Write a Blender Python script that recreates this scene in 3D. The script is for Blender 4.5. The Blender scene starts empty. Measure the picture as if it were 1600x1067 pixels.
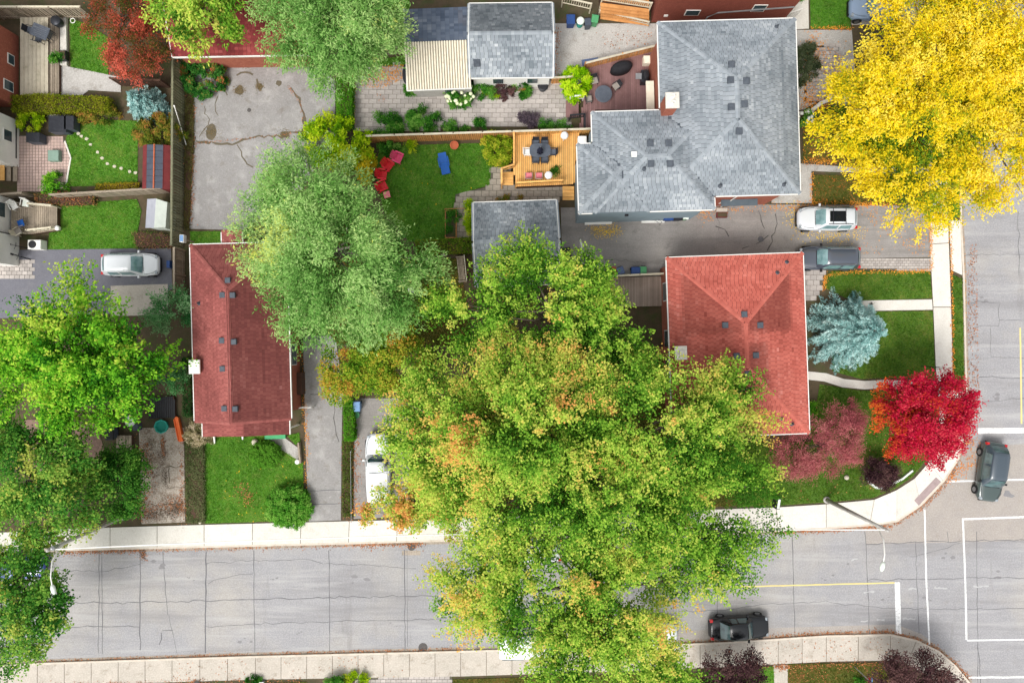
import bpy, bmesh, math, random
import numpy as np
from mathutils import Vector, Matrix
random.seed(7); RS = np.random.RandomState(11)
R = math.radians
scene = bpy.context.scene
C = scene.collection
# ---------------------------------------------------------------- camera, sky, sun, exposure
HCAM, KPX = 53.0, 20.0            # drone height (m) and photo pixels per metre on the ground
cam = bpy.data.cameras.new('drone_camera'); cam.sensor_width = 36.0; cam.lens = 36.0 * HCAM * KPX / 1600.0
cam.clip_end = 2000.0
camo = bpy.data.objects.new('drone_camera', cam); C.objects.link(camo)
camo.location = (0, 0, HCAM); camo.rotation_euler = (0, 0, 0); scene.camera = camo
SUN_EL, SUN_AZ = 56.0, 212.0      # azimuth clockwise from +Y (image up): light from lower left
world = bpy.data.worlds.new('World'); scene.world = world; world.use_nodes = True
wn = world.node_tree; bg = wn.nodes['Background']
sky = wn.nodes.new('ShaderNodeTexSky'); sky.sky_type = 'NISHITA'; sky.sun_disc = False
sky.sun_elevation = R(SUN_EL); sky.sun_rotation = R(SUN_AZ); sky.dust_density = 4.0; sky.air_density = 1.2
hs = wn.nodes.new('ShaderNodeHueSaturation'); hs.inputs['Saturation'].default_value = 0.12
wn.links.new(sky.outputs[0], hs.inputs['Color']); wn.links.new(hs.outputs[0], bg.inputs['Color'])
bg.inputs['Strength'].default_value = 0.15
sun = bpy.data.lights.new('sun', 'SUN'); sun.energy = 1.3; sun.angle = R(18); sun.color = (1.0, 0.965, 0.91)
suno = bpy.data.objects.new('sun', sun); C.objects.link(suno)
sd = Vector((math.sin(R(SUN_AZ)) * math.cos(R(SUN_EL)), math.cos(R(SUN_AZ)) * math.cos(R(SUN_EL)), math.sin(R(SUN_EL))))
suno.rotation_euler = sd.to_track_quat('Z', 'Y').to_euler(); suno.location = sd * 150
vs = scene.view_settings; vs.view_transform = 'Standard'; vs.look = 'None'; vs.gamma = 1.0; vs.exposure = 0.52
vs.use_curve_mapping = False
scene.cycles.max_bounces = 5; scene.cycles.diffuse_bounces = 3; scene.cycles.glossy_bounces = 2; scene.cycles.transmission_bounces = 3
# ---------------------------------------------------------------- helpers
def P(px, py, z=0.0):
    s = (HCAM - z) / HCAM / KPX
    return ((px - 800.0) * s, (533.5 - py) * s, z)
def P2(px, py, z=0.0): return P(px, py, z)[:2]
def S(r, g, b, k=1.0):
    def f(v):
        v /= 255.0
        return v / 12.92 if v <= 0.04045 else ((v + 0.055) / 1.055) ** 2.4
    return (f(r) * k, f(g) * k, f(b) * k)
MATS = {}
def M(name, c1, c2=None, rough=0.85, scale=2.0, layers=(), bump=0.0, bscale=30.0, metal=0.0, rnd=0.0, attr=False, transl=0.0, spec=0.3, coat=0.0, wave=None, streak=None):
    """procedural surface: base colour varied by noise, plus extra noise layers (colour, scale, lo, hi, amount)"""
    m = bpy.data.materials.new(name); m.use_nodes = True; nt = m.node_tree; N = nt.nodes; L = nt.links
    b = N['Principled BSDF']; b.inputs['Roughness'].default_value = rough; b.inputs['Metallic'].default_value = metal
    b.inputs['Specular IOR Level'].default_value = spec; b.inputs['Coat Weight'].default_value = coat; b.inputs['Coat Roughness'].default_value = 0.05
    tc = N.new('ShaderNodeTexCoord')
    def noise(sc, det=5.0):
        n = N.new('ShaderNodeTexNoise'); n.inputs['Scale'].default_value = sc; n.inputs['Detail'].default_value = det
        n.inputs['Roughness'].default_value = 0.65; L.new(tc.outputs['Object'], n.inputs['Vector']); return n
    def mix(a, bb, fac, typ='MIX'):
        x = N.new('ShaderNodeMix'); x.data_type = 'RGBA'; x.blend_type = typ
        for sock, v in ((x.inputs[0], fac), (x.inputs[6], a), (x.inputs[7], bb)):
            if isinstance(v, (int, float)): sock.default_value = v
            elif isinstance(v, tuple): sock.default_value = (*v[:3], 1.0)
            else: L.new(v, sock)
        return x.outputs[2]
    if attr:
        a = N.new('ShaderNodeAttribute'); a.attribute_name = 'tint'; col = a.outputs['Color']
        if c2 is not None:
            col = mix(col, c2, 0.5)
    else:
        col = c1
        if c2 is not None:
            n = noise(scale); r = N.new('ShaderNodeMapRange'); r.inputs[1].default_value = 0.3; r.inputs[2].default_value = 0.7
            L.new(n.outputs['Fac'], r.inputs[0]); col = mix(c1, c2, r.outputs[0])
    for (lc, sc, lo, hi, amt) in layers:
        n = noise(sc, 7.0); r = N.new('ShaderNodeMapRange'); r.inputs[1].default_value = lo; r.inputs[2].default_value = hi
        r.inputs[4].default_value = amt; L.new(n.outputs['Fac'], r.inputs[0]); col = mix(col, lc, r.outputs[0])
    for (lc, sx, sy, lo, hi, amt) in (streak or ()):
        mp = N.new('ShaderNodeMapping'); mp.inputs['Scale'].default_value = (sx, sy, 1); L.new(tc.outputs['Object'], mp.inputs['Vector'])
        n = noise(1.0, 4.0); L.new(mp.outputs[0], n.inputs['Vector']); r = N.new('ShaderNodeMapRange'); r.inputs[1].default_value = lo; r.inputs[2].default_value = hi; r.inputs[4].default_value = amt
        L.new(n.outputs['Fac'], r.inputs[0]); col = mix(col, lc, r.outputs[0])
    if wave:
        (wc, wsc, wdir, amt) = wave
        w = N.new('ShaderNodeTexWave'); w.bands_direction = wdir; w.inputs['Scale'].default_value = wsc; w.inputs['Distortion'].default_value = 2.5; w.inputs['Detail'].default_value = 3
        L.new(tc.outputs['Object'], w.inputs['Vector'])
        r = N.new('ShaderNodeMath'); r.operation = 'MULTIPLY'; r.inputs[1].default_value = amt; L.new(w.outputs['Fac'], r.inputs[0]); col = mix(col, wc, r.outputs[0])
    if rnd:
        oi = N.new('ShaderNodeObjectInfo'); r = N.new('ShaderNodeMapRange'); r.inputs[3].default_value = 1 - rnd; r.inputs[4].default_value = 1 + rnd
        L.new(oi.outputs['Random'], r.inputs[0])
        cc = N.new('ShaderNodeCombineColor')
        for i in range(3): L.new(r.outputs[0], cc.inputs[i])
        col = mix(col if not isinstance(col, tuple) else col, cc.outputs[0], 1.0, 'MULTIPLY')
    if isinstance(col, tuple): b.inputs['Base Color'].default_value = (*col[:3], 1)
    else: L.new(col, b.inputs['Base Color'])
    if bump:
        n = noise(bscale, 4.0); bm = N.new('ShaderNodeBump'); bm.inputs['Strength'].default_value = bump; bm.inputs['Distance'].default_value = 0.02
        L.new(n.outputs['Fac'], bm.inputs['Height']); L.new(bm.outputs[0], b.inputs['Normal'])
    if transl:
        df = N.new('ShaderNodeBsdfDiffuse'); L.new(col, df.inputs[0]) if not isinstance(col, tuple) else None
        t = N.new('ShaderNodeBsdfTranslucent'); ms = N.new('ShaderNodeMixShader'); ms.inputs[0].default_value = transl
        if isinstance(col, tuple): t.inputs[0].default_value = (*col[:3], 1)
        else: L.new(col, t.inputs[0])
        L.new(df.outputs[0], ms.inputs[1]); L.new(t.outputs[0], ms.inputs[2]); L.new(ms.outputs[0], N['Material Output'].inputs['Surface'])
    MATS[name] = m
    return m
def link(o, parent=None, kind=None, label=None, cat=None, group=None):
    C.objects.link(o)
    if parent is not None: o.parent = parent
    if kind: o['kind'] = kind
    if label: o['label'] = label
    if cat: o['category'] = cat
    if group: o['group'] = group
    return o
def thing(name, label, cat, loc=(0, 0, 0), rz=0.0, group=None):
    o = bpy.data.objects.new(name, None); o.empty_display_size = 0.3
    o.location = loc; o.rotation_euler = (0, 0, rz)
    return link(o, None, None, label, cat, group)
class MB:
    def __init__(s): s.v = []; s.f = []; s.mi = []; s.cur = 0
    def add(s, vs, fs):
        n = len(s.v); s.v += [tuple(v) for v in vs]
        for f in fs: s.f.append(tuple(i + n for i in f)); s.mi.append(s.cur)
        return s
    def box(s, x0, x1, y0, y1, z0, z1, rz=0.0, c=None, bev=0.0):
        if bev:
            b = bev
            vs = []
            for (z, i) in ((z0, 0), (z1 - b, 0), (z1, b)):
                vs += [(x0 + i, y0 + i, z), (x1 - i, y0 + i, z), (x1 - i, y1 - i, z), (x0 + i, y1 - i, z)]
            fs = [(3, 2, 1, 0), (8, 9, 10, 11)]
            for k in (0, 4):
                for i in range(4): fs.append((k + i, k + (i + 1) % 4, k + 4 + (i + 1) % 4, k + 4 + i))
        else:
            vs = [(x0, y0, z0), (x1, y0, z0), (x1, y1, z0), (x0, y1, z0), (x0, y0, z1), (x1, y0, z1), (x1, y1, z1), (x0, y1, z1)]
            fs = [(3, 2, 1, 0), (4, 5, 6, 7), (0, 1, 5, 4), (1, 2, 6, 5), (2, 3, 7, 6), (3, 0, 4, 7)]
        if rz:
            cx, cy = c if c else ((x0 + x1) / 2, (y0 + y1) / 2); ca, sa = math.cos(rz), math.sin(rz)
            vs = [(cx + (x - cx) * ca - (y - cy) * sa, cy + (x - cx) * sa + (y - cy) * ca, z) for x, y, z in vs]
        return s.add(vs, fs)
    def prism(s, poly, z0, z1):
        n = len(poly); a = sum(poly[i][0] * poly[(i + 1) % n][1] - poly[(i + 1) % n][0] * poly[i][1] for i in range(n))
        if a < 0: poly = poly[::-1]
        vs = [(p[0], p[1], z0) for p in poly] + [(p[0], p[1], z1) for p in poly]
        fs = [tuple(range(n, 2 * n)), tuple(range(n - 1, -1, -1))] + [(i, (i + 1) % n, n + (i + 1) % n, n + i) for i in range(n)]
        return s.add(vs, fs)
    def quad(s, a, b, c, d): return s.add([a, b, c, d], [(0, 1, 2, 3)])
    def tube(s, pts, r, n=6, cap=True):
        pts = [Vector(p) for p in pts]; m = len(pts); rs = r if isinstance(r, (list, tuple)) else [r] * m
        vs = []; up = Vector((0, 0, 1))
        for i, p in enumerate(pts):
            t = (pts[min(i + 1, m - 1)] - pts[max(i - 1, 0)])
            t = t.normalized() if t.length > 1e-9 else Vector((0, 0, 1))
            a = t.cross(up if abs(t.z) < 0.9 else Vector((1, 0, 0))).normalized(); b = t.cross(a).normalized()
            for k in range(n):
                an = 2 * math.pi * k / n; vs.append(p + (a * math.cos(an) + b * math.sin(an)) * rs[i])
        fs = []
        for i in range(m - 1):
            for k in range(n): fs.append((i * n + k, (i + 1) * n + k, (i + 1) * n + (k + 1) % n, i * n + (k + 1) % n))
        if cap: fs += [tuple(range(n)), tuple((m - 1) * n + k for k in range(n - 1, -1, -1))]
        return s.add(vs, fs)
    def lathe(s, prof, n=16, c=(0, 0), sx=1.0, sy=1.0):
        vs = []; fs = []; m = len(prof)
        for (r, z) in prof:
            for k in range(n):
                a = 2 * math.pi * k / n; vs.append((c[0] + r * sx * math.cos(a), c[1] + r * sy * math.sin(a), z))
        for i in range(m - 1):
            for k in range(n): fs.append((i * n + k, i * n + (k + 1) % n, (i + 1) * n + (k + 1) % n, (i + 1) * n + k))
        fs += [tuple(range(n - 1, -1, -1)), tuple((m - 1) * n + k for k in range(n))]
        return s.add(vs, fs)
    def obox(s, a, b, w, h):
        """beam from a to b, width w (horizontal), height h"""
        a, b = Vector(a), Vector(b); t = (b - a).normalized(); u = t.cross(Vector((0, 0, 1)))
        u = u.normalized() if u.length > 1e-6 else Vector((1, 0, 0)); v = u.cross(t)
        vs = [p + u * (i * w / 2) + v * (j * h / 2) for p in (a, b) for (i, j) in ((-1, -1), (1, -1), (1, 1), (-1, 1))]
        return s.add(vs, [(0, 1, 2, 3), (7, 6, 5, 4), (0, 4, 5, 1), (1, 5, 6, 2), (2, 6, 7, 3), (3, 7, 4, 0)])
    def mesh(s, name, mats, smooth=False):
        me = bpy.data.meshes.new(name); me.from_pydata(s.v, [], s.f)
        for m in (mats if isinstance(mats, (list, tuple)) else [mats]): me.materials.append(MATS[m] if isinstance(m, str) else m)
        if any(s.mi): me.polygons.foreach_set('material_index', s.mi)
        if smooth: me.polygons.foreach_set('use_smooth', [True] * len(s.f))
        me.update(); return me
    def build(s, name, mats, parent=None, smooth=False, **k):
        return link(bpy.data.objects.new(name, s.mesh(name, mats, smooth)), parent, **k)
def mb(): return MB()
def box_part(name, mat, parent, x0, x1, y0, y1, z0, z1, rz=0.0, bev=0.0, **k): return mb().box(x0, x1, y0, y1, z0, z1, rz, None, bev).build(name, mat, parent, **k)
def array_mesh(name, V, col, mat):
    """V: (n,k,3) polygons of k corners; col: (n,3)"""
    n, k = V.shape[:2]; me = bpy.data.meshes.new(name)
    me.vertices.add(n * k); me.vertices.foreach_set('co', V.reshape(-1).astype(np.float32))
    me.loops.add(n * k); me.loops.foreach_set('vertex_index', np.arange(n * k, dtype=np.int32))
    me.polygons.add(n); me.polygons.foreach_set('loop_start', np.arange(0, n * k, k, dtype=np.int32))
    me.update(calc_edges=True)
    ca = me.color_attributes.new('tint', 'FLOAT_COLOR', 'CORNER')
    cc = np.ones((n, k, 4), np.float32); cc[:, :, :3] = col[:, None, :]
    ca.data.foreach_set('color', cc.reshape(-1)); me.materials.append(MATS[mat]); me.update(); return me
def dup(root, loc=None, rz=None, label=None, group=None, parent=None):
    r = root.copy(); C.objects.link(r)
    if parent is not None: r.parent = parent
    if loc is not None: r.location = loc
    if rz is not None: r.rotation_euler = (0, 0, rz)
    if label: r['label'] = label
    if group: r['group'] = group
    for ch in list(root.children): dup(ch, parent=r)
    return r
def norm(a): return a / (np.linalg.norm(a, axis=-1, keepdims=True) + 1e-9)
def palette(stops, v):
    st = np.array(stops); v = np.clip(v, 0, 0.9999) * (len(st) - 1); i = v.astype(int); f = (v - i)[:, None]
    return st[i] * (1 - f) + st[np.minimum(i + 1, len(st) - 1)] * f
def inpoly(x, y, poly):
    r = np.zeros(len(x), bool); n = len(poly)
    for i in range(n):
        x0, y0 = poly[i]; x1, y1 = poly[(i + 1) % n]
        if y0 == y1: continue
        c = ((y0 > y) != (y1 > y)) & (x < (x1 - x0) * (y - y0) / (y1 - y0) + x0); r ^= c
    return r
_ph = [(RS.uniform(-1, 1), RS.uniform(-1, 1), RS.uniform(0, 6.28)) for _ in range(14)]
def wnoise(x, y, s=1.0):
    a = 0
    for i, (u, v, p) in enumerate(_ph): a = a + np.sin((u * x + v * y) * s * (1 + i * 0.35) + p) / (1 + i * 0.22)
    return a / 4.0
def polyw(pts, z=0.0): return [P2(a, b, z) for a, b in pts]
# ---------------------------------------------------------------- materials
M('soil', S(92, 78, 62), S(70, 66, 46), rough=0.95, scale=1.5, layers=[(S(60, 80, 36), 0.8, .5, .65, .6), (S(120, 92, 66), 12, .55, .7, .6)], bump=.6, bscale=18)
M('far_ground', S(88, 98, 58), S(98, 88, 66), rough=0.95, scale=.3, bump=.4)
M('road', S(156, 155, 157), S(144, 143, 146), rough=0.9, scale=.35, layers=[(S(172, 166, 157), 0.12, .48, .66, .7), (S(132, 130, 130), .5, .55, .7, .45), (S(146, 140, 134), 1.9, .58, .72, .5), (S(208, 206, 204), 9, .44, .68, .32), (S(126, 125, 124), 13, .44, .68, .32), (S(110, 106, 102), 9, .68, .76, .5)], bump=.35, bscale=60, streak=[(S(128, 126, 127), .05, .55, .5, .66, .55), (S(186, 184, 182), .08, 1.1, .54, .68, .45), (S(120, 116, 114), .9, .12, .6, .72, .35)])
M('gutter', S(178, 166, 152), S(150, 138, 124), rough=.9, scale=1.0, layers=[(S(96, 78, 62), 1.6, .55, .7, .7), (S(120, 110, 100), 10, .44, .66, .6)], bump=.3)
M('asphalt_lot', S(152, 149, 147), S(138, 135, 133), rough=.92, scale=.6, layers=[(S(176, 173, 170), .7, .5, .66, .7), (S(120, 112, 102), 1.3, .55, .7, .7), (S(190, 188, 186), 3.5, .6, .72, .5), (S(182, 180, 178), 9, .44, .68, .32), (S(108, 105, 102), 14, .44, .68, .32), (S(96, 88, 76), 6, .63, .73, .6)], bump=.4, bscale=60)
M('asphalt_drive', S(150, 145, 141), S(136, 131, 128), rough=.92, scale=.5, layers=[(S(166, 160, 154), .4, .48, .66, .7), (S(112, 108, 105), 1.2, .56, .72, .6), (S(180, 175, 170), 9, .44, .68, .32), (S(106, 103, 100), 14, .44, .68, .32), (S(98, 92, 86), 6, .65, .74, .5)], bump=.35, bscale=60, streak=[(S(116, 112, 108), .08, .9, .5, .66, .5), (S(174, 168, 162), .1, 1.4, .55, .7, .4)])
M('asphalt_dark', S(112, 112, 120), S(98, 98, 106), rough=.9, scale=.6, layers=[(S(132, 130, 134), .6, .52, .66, .5), (S(140, 138, 142), 14, .44, .68, .32)], bump=.3, bscale=60)
M('concrete', S(216, 211, 201), S(204, 199, 189), rough=.9, scale=.8, layers=[(S(186, 179, 166), 2.2, .52, .7, .5), (S(228, 225, 218), 10, .44, .66, .6), (S(172, 164, 152), 32, .6, .72, .5), (S(150, 138, 122), 5, .66, .76, .5)], bump=.15, bscale=60, rnd=.06)
M('slab_joint', S(132, 122, 108), S(110, 100, 88), rough=.95, scale=3)
M('oil', S(138, 136, 137), S(126, 124, 126), rough=.85, scale=6)
M('scuff', S(186, 186, 186), S(168, 167, 167), rough=.9, scale=8)
M('warm_patch', S(166, 158, 150), S(154, 147, 142), rough=.9, scale=.8, layers=[(S(150, 138, 126), 1.5, .55, .7, .5), (S(206, 200, 192), 9, .44, .68, .32), (S(126, 122, 118), 13, .44, .68, .32)], bump=.3, bscale=60)
M('concrete_old', S(190, 180, 168), S(172, 164, 152), rough=.92, scale=.9, layers=[(S(140, 126, 110), 1.4, .54, .68, .7), (S(206, 200, 190), 9, .44, .66, .6)], bump=.3, rnd=.04)
M('concrete_grey', S(178, 174, 168), S(162, 158, 152), rough=.92, scale=.8, layers=[(S(126, 116, 104), 1.0, .52, .68, .7), (S(200, 197, 191), 2.5, .56, .7, .5), (S(110, 102, 92), 6, .62, .73, .6), (S(206, 204, 200), 11, .44, .66, .6)], bump=.3, rnd=.04)
M('concrete_dirty', S(178, 166, 152), S(156, 144, 130), rough=.92, scale=.9, layers=[(S(116, 96, 78), .8, .46, .62, .85), (S(92, 72, 58), 2.0, .54, .66, .8), (S(206, 200, 190), 9, .44, .66, .6), (S(84, 70, 58), 8, .62, .72, .7)], bump=.3)
M('kerb', S(214, 204, 190), S(190, 178, 162), rough=.9, scale=1.2, layers=[(S(140, 116, 92), 1.8, .58, .7, .6)], bump=.2)
M('paver', S(186, 178, 172), S(166, 158, 152), rough=.9, scale=2, layers=[(S(140, 132, 126), 12, .55, .7, .5)], bump=.3, rnd=.17)
M('paver_pink', S(206, 178, 166), S(188, 164, 156), rough=.9, scale=2, layers=[(S(160, 144, 138), 12, .55, .7, .4)], bump=.3, rnd=.1)
M('paver_joint', S(110, 102, 94), S(92, 90, 76), rough=.95, scale=3, bump=.4)
M('flag', S(176, 166, 152), S(150, 142, 130), rough=.9, scale=2, layers=[(S(120, 112, 100), 6, .55, .7, .5)], bump=.4, rnd=.12)
M('crack', S(98, 95, 93), S(80, 77, 74), rough=.95, scale=4)
M('tar', S(112, 111, 114), S(94, 93, 96), rough=.8, scale=3)
M('crackdirt', S(112, 102, 86), S(92, 86, 70), rough=.95, scale=5, bump=.5)
M('white_line', S(240, 240, 238), S(226, 226, 226), rough=.8, scale=3, layers=[(S(176, 175, 176), 7, .5, .62, .75), (S(160, 159, 160), 2, .6, .7, .6)])
M('yellow_line', S(232, 212, 130), S(214, 198, 132), rough=.8, scale=3, layers=[(S(180, 176, 160), 14, .54, .66, .8)])
M('lawn', S(92, 142, 46), S(76, 122, 36), rough=.95, scale=.7, layers=[(S(128, 134, 68), 1.4, .52, .68, .6), (S(52, 84, 28), 9, .44, .66, .6), (S(120, 100, 62), 3, .62, .74, .5)], bump=.6, bscale=45)
M('lawn_mid', S(90, 126, 44), S(76, 110, 36), rough=.95, scale=.5, layers=[(S(112, 112, 58), 1.2, .5, .66, .6), (S(48, 70, 24), 9, .44, .66, .6), (S(110, 88, 54), 3, .6, .72, .5)], bump=.6, bscale=45)
M('lawn_dry', S(104, 102, 46), S(84, 92, 36), rough=.95, scale=.8, layers=[(S(140, 100, 52), 1.8, .52, .68, .6), (S(62, 72, 28), 9, .44, .66, .6)], bump=.6, bscale=45)
M('leafattr', (0, 0, 0), attr=True, rough=.6, transl=.36, spec=.25)
M('needleattr', (0, 0, 0), attr=True, rough=.65, transl=.08, spec=.25)
M('litter', (0, 0, 0), attr=True, rough=.8, spec=.15)
M('shingleattr', (0, 0, 0), attr=True, rough=.92, spec=.2, bump=.5, bscale=50)
M('bark', S(120, 108, 96), S(92, 84, 74), rough=.95, scale=6, bump=.9, bscale=14)
M('bark_pale', S(170, 162, 150), S(140, 132, 122), rough=.95, scale=6, bump=.7, bscale=14)
M('under_red', S(104, 40, 38), S(86, 34, 34), rough=.95, scale=3)
M('under_grey', S(84, 90, 98), S(70, 76, 84), rough=.95, scale=3)
M('brick', S(164, 96, 76), S(146, 82, 66), rough=.9, scale=3, layers=[(S(186, 124, 98), 9, .52, .68, .7), (S(122, 74, 60), 16, .52, .68, .7)], bump=.6, bscale=25)
M('brick_dark', S(140, 76, 62), S(124, 66, 54), rough=.9, scale=3, layers=[(S(160, 98, 80), 9, .52, .68, .7), (S(100, 56, 46), 16, .52, .68, .7)], bump=.6, bscale=25)
M('brick_pad', S(132, 108, 96), S(112, 92, 82), rough=.9, scale=2, layers=[(S(90, 76, 66), 4, .55, .7, .5)], rnd=.14)
M('siding_blue', S(150, 168, 178), S(140, 158, 168), rough=.7, scale=2, wave=(S(112, 130, 140), 3.2, 'Z', .35))
M('white_paint', S(240, 238, 232), S(228, 226, 220), rough=.6, scale=2, layers=[(S(200, 196, 186), 5, .6, .75, .4)])
M('white_gloss', S(242, 242, 240), rough=.3, spec=.5)
M('cream', S(240, 232, 212), S(226, 216, 194), rough=.55, scale=2.5, layers=[(S(176, 160, 130), 4, .57, .72, .5)])
M('stucco', S(238, 236, 230), S(222, 220, 214), rough=.85, scale=1, bump=.3, bscale=30)
M('glass', S(52, 66, 72), S(70, 90, 96), rough=.06, scale=1.2, spec=.8)
M('car_glass', S(36, 48, 52), S(92, 122, 124), rough=.05, scale=.9, spec=.9)
M('car_glass_light', S(86, 122, 126), S(150, 182, 184), rough=.05, scale=1.2, spec=.9)
M('black_plastic', S(42, 42, 46), S(32, 32, 36), rough=.5, scale=4)
M('dark_metal', S(62, 64, 70), S(48, 50, 56), rough=.45, scale=4, metal=.4)
M('grey_metal', S(170, 172, 174), S(150, 152, 154), rough=.4, scale=3, metal=.5)
M('vent', S(86, 92, 100), S(66, 72, 80), rough=.6, scale=5)
M('tyre', S(34, 34, 36), rough=.85)
M('rim', S(150, 152, 156), rough=.35, metal=.8)
M('lamp_clear', S(150, 158, 164), rough=.1, spec=.8)
M('lamp_red', S(190, 30, 34), rough=.2, spec=.6)
M('wood_new', S(232, 182, 110), S(214, 158, 86), rough=.7, scale=1.5, layers=[(S(190, 128, 66), 8, .55, .72, .5)], rnd=.16, bump=.2)
M('wood_fence', S(208, 150, 92), S(184, 126, 72), rough=.8, scale=1.5, layers=[(S(150, 100, 58), 6, .55, .7, .5)], rnd=.17, bump=.3)
M('wood_grey', S(166, 152, 134), S(140, 128, 112), rough=.9, scale=1.6, layers=[(S(106, 96, 84), 6, .55, .7, .6)], rnd=.22, bump=.4)
M('wood_pale', S(214, 206, 184), S(190, 180, 158), rough=.9, scale=1.2, layers=[(S(150, 146, 116), 2, .55, .7, .6)], rnd=.12, bump=.3)
M('wood_moss', S(134, 132, 108), S(112, 112, 88), rough=.95, scale=1.6, layers=[(S(90, 96, 70), 3, .5, .68, .6)], rnd=.25, bump=.4)
M('deck_mauve', S(142, 108, 106), S(126, 94, 92), rough=.75, scale=1.5, layers=[(S(160, 130, 126), 5, .56, .7, .4)], rnd=.12)
M('deck_taupe', S(178, 160, 148), S(160, 144, 132), rough=.8, scale=1.5, rnd=.14)
M('wood_dark', S(92, 66, 52), S(72, 52, 42), rough=.85, scale=2, rnd=.1)
M('red_plastic', S(226, 44, 56), S(210, 38, 50), rough=.45, scale=4, rnd=.06)
M('pink_plastic', S(232, 84, 128), S(220, 72, 116), rough=.45, scale=4)
M('pale_pink', S(226, 128, 136), S(214, 116, 124), rough=.5, scale=4)
M('blue_plastic', S(34, 96, 178), S(28, 84, 160), rough=.45, scale=4)
M('navy_fabric', S(34, 40, 64), S(28, 32, 52), rough=.9, scale=5, bump=.4)
M('bin_blue', S(44, 76, 134), S(36, 64, 116), rough=.5, scale=4)
M('bin_lightblue', S(122, 158, 200), S(106, 142, 186), rough=.5, scale=4)
M('bin_green', S(84, 156, 104), S(70, 138, 92), rough=.5, scale=4)
M('bin_teal', S(48, 156, 140), S(42, 140, 126), rough=.5, scale=4)
M('bin_grey', S(78, 84, 96), S(64, 70, 82), rough=.5, scale=4)
M('terracotta', S(196, 110, 78), S(176, 94, 64), rough=.85, scale=5)
M('orange_plastic', S(236, 120, 60), S(222, 104, 48), rough=.5, scale=4)
M('green_paint', S(70, 168, 110), S(58, 150, 96), rough=.5, scale=4)
M('tabletop', S(92, 98, 108), S(76, 82, 92), rough=.4, scale=3)
M('cushion', S(160, 152, 144), S(142, 134, 126), rough=.9, scale=5)
M('shed_grey', S(170, 172, 180), S(152, 154, 164), rough=.6, scale=2)
M('shed_white', S(226, 232, 222), S(206, 214, 204), rough=.6, scale=2)
M('shed_maroon', S(120, 48, 48), S(100, 40, 42), rough=.8, scale=2)
M('stone', S(206, 200, 180), S(186, 178, 156), rough=.9, scale=4, bump=.5)
M('black_fabric', S(40, 40, 44), S(30, 30, 34), rough=.8, scale=4, bump=.5)
M('tactile', S(168, 150, 148), S(150, 134, 132), rough=.9, scale=4)
M('iron', S(96, 92, 90), S(76, 72, 70), rough=.8, scale=8)
M('steel_plate', S(92, 104, 112), S(80, 92, 100), rough=.7, scale=2)
M('tarp_blue', S(96, 112, 146), S(84, 100, 134), rough=.6, scale=3)
M('green_box', S(136, 160, 146), S(122, 146, 132), rough=.7, scale=4)
M('solar_black', S(26, 28, 34), rough=.12, spec=.6)
for nm, c in (('white', S(222, 225, 228)), ('silverwhite', S(208, 212, 216)), ('charcoal', S(70, 76, 88)), ('black', S(16, 20, 24)), ('green', S(60, 74, 72)), ('blue', S(36, 66, 150)), ('steel', S(130, 150, 176)), ('slate', S(62, 74, 84))):
    M('paint_' + nm, c, rough=.28, spec=.5, coat=1.0)

pb = MATS['paint_black'].node_tree.nodes['Principled BSDF']; pb.inputs['Coat Weight'].default_value = .35; pb.inputs['Roughness'].default_value = .2
# ---------------------------------------------------------------- the setting: ground, road, kerbs, pavements, lawns
def sheet(name, pts, z, mat, thick=None, parent=None, **k):
    w = polyw(pts); m = mb()
    if thick: m.prism(w, z - thick, z)
    else:
        if sum(w[i][0] * w[(i + 1) % len(w)][1] - w[(i + 1) % len(w)][0] * w[i][1] for i in range(len(w))) < 0: w = w[::-1]
        m.add([(x, y, z) for x, y in w], [tuple(range(len(w)))])
    if parent is None and 'kind' not in k: k['kind'] = 'structure'
    return m.build(name, mat, parent, **k)
mb().box(-300, 300, -300, 300, -.3, -.04).build('ground', 'far_ground', kind='structure')
road = sheet('road', [(-700, 800), (1370, 800), (1370, 600), (1470, 600), (1470, -700), (1700, -700), (1700, 836), (2300, 836), (2300, 1046), (1700, 1046), (1700, 1800), (1440, 1800), (1400, 1046), (-700, 1046)], 0.0, 'road', thick=.04)
NPAIR = [(-700, 856, -700, 888), (-80, 836, -80, 867), (100, 825.5, 100, 857), (320, 819, 320, 852), (622, 811.5, 620, 844.5), (1212, 792, 1215, 827), (1290, 787, 1290, 823), (1365, 780, 1358, 818), (1400, 765, 1400, 812), (1428, 747, 1437, 787), (1450, 722, 1472, 750), (1462, 690, 1495, 715), (1467, 650, 1507, 660), (1464, 606, 1507, 612)]
SPAIR = [(-700, 1064, -700, 1100), (-80, 1045, -80, 1080), (60, 1037, 60, 1071), (270, 1030, 270, 1064), (400, 1026, 400, 1060), (720, 1018, 720, 1055), (1000, 1010, 1000, 1046), (1140, 1004, 1140, 1040), (1290, 994, 1290, 1032), (1390, 992, 1390, 1030), (1430, 1001, 1416, 1036), (1465, 1018, 1440, 1050), (1490, 1040, 1460, 1072), (1512, 1066, 1480, 1100), (1520, 1120, 1486, 1130), (1524, 1800, 1490, 1800)]
VPAIR = [(1464, 606, 1490, 606), (1461, 576, 1487, 576), (1457, 480, 1484.5, 480), (1452, 382, 1481, 380), (1450, 300, 1479, 300), (1446, -60, 1474, -60), (1440, -700, 1468, -700)]
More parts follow.
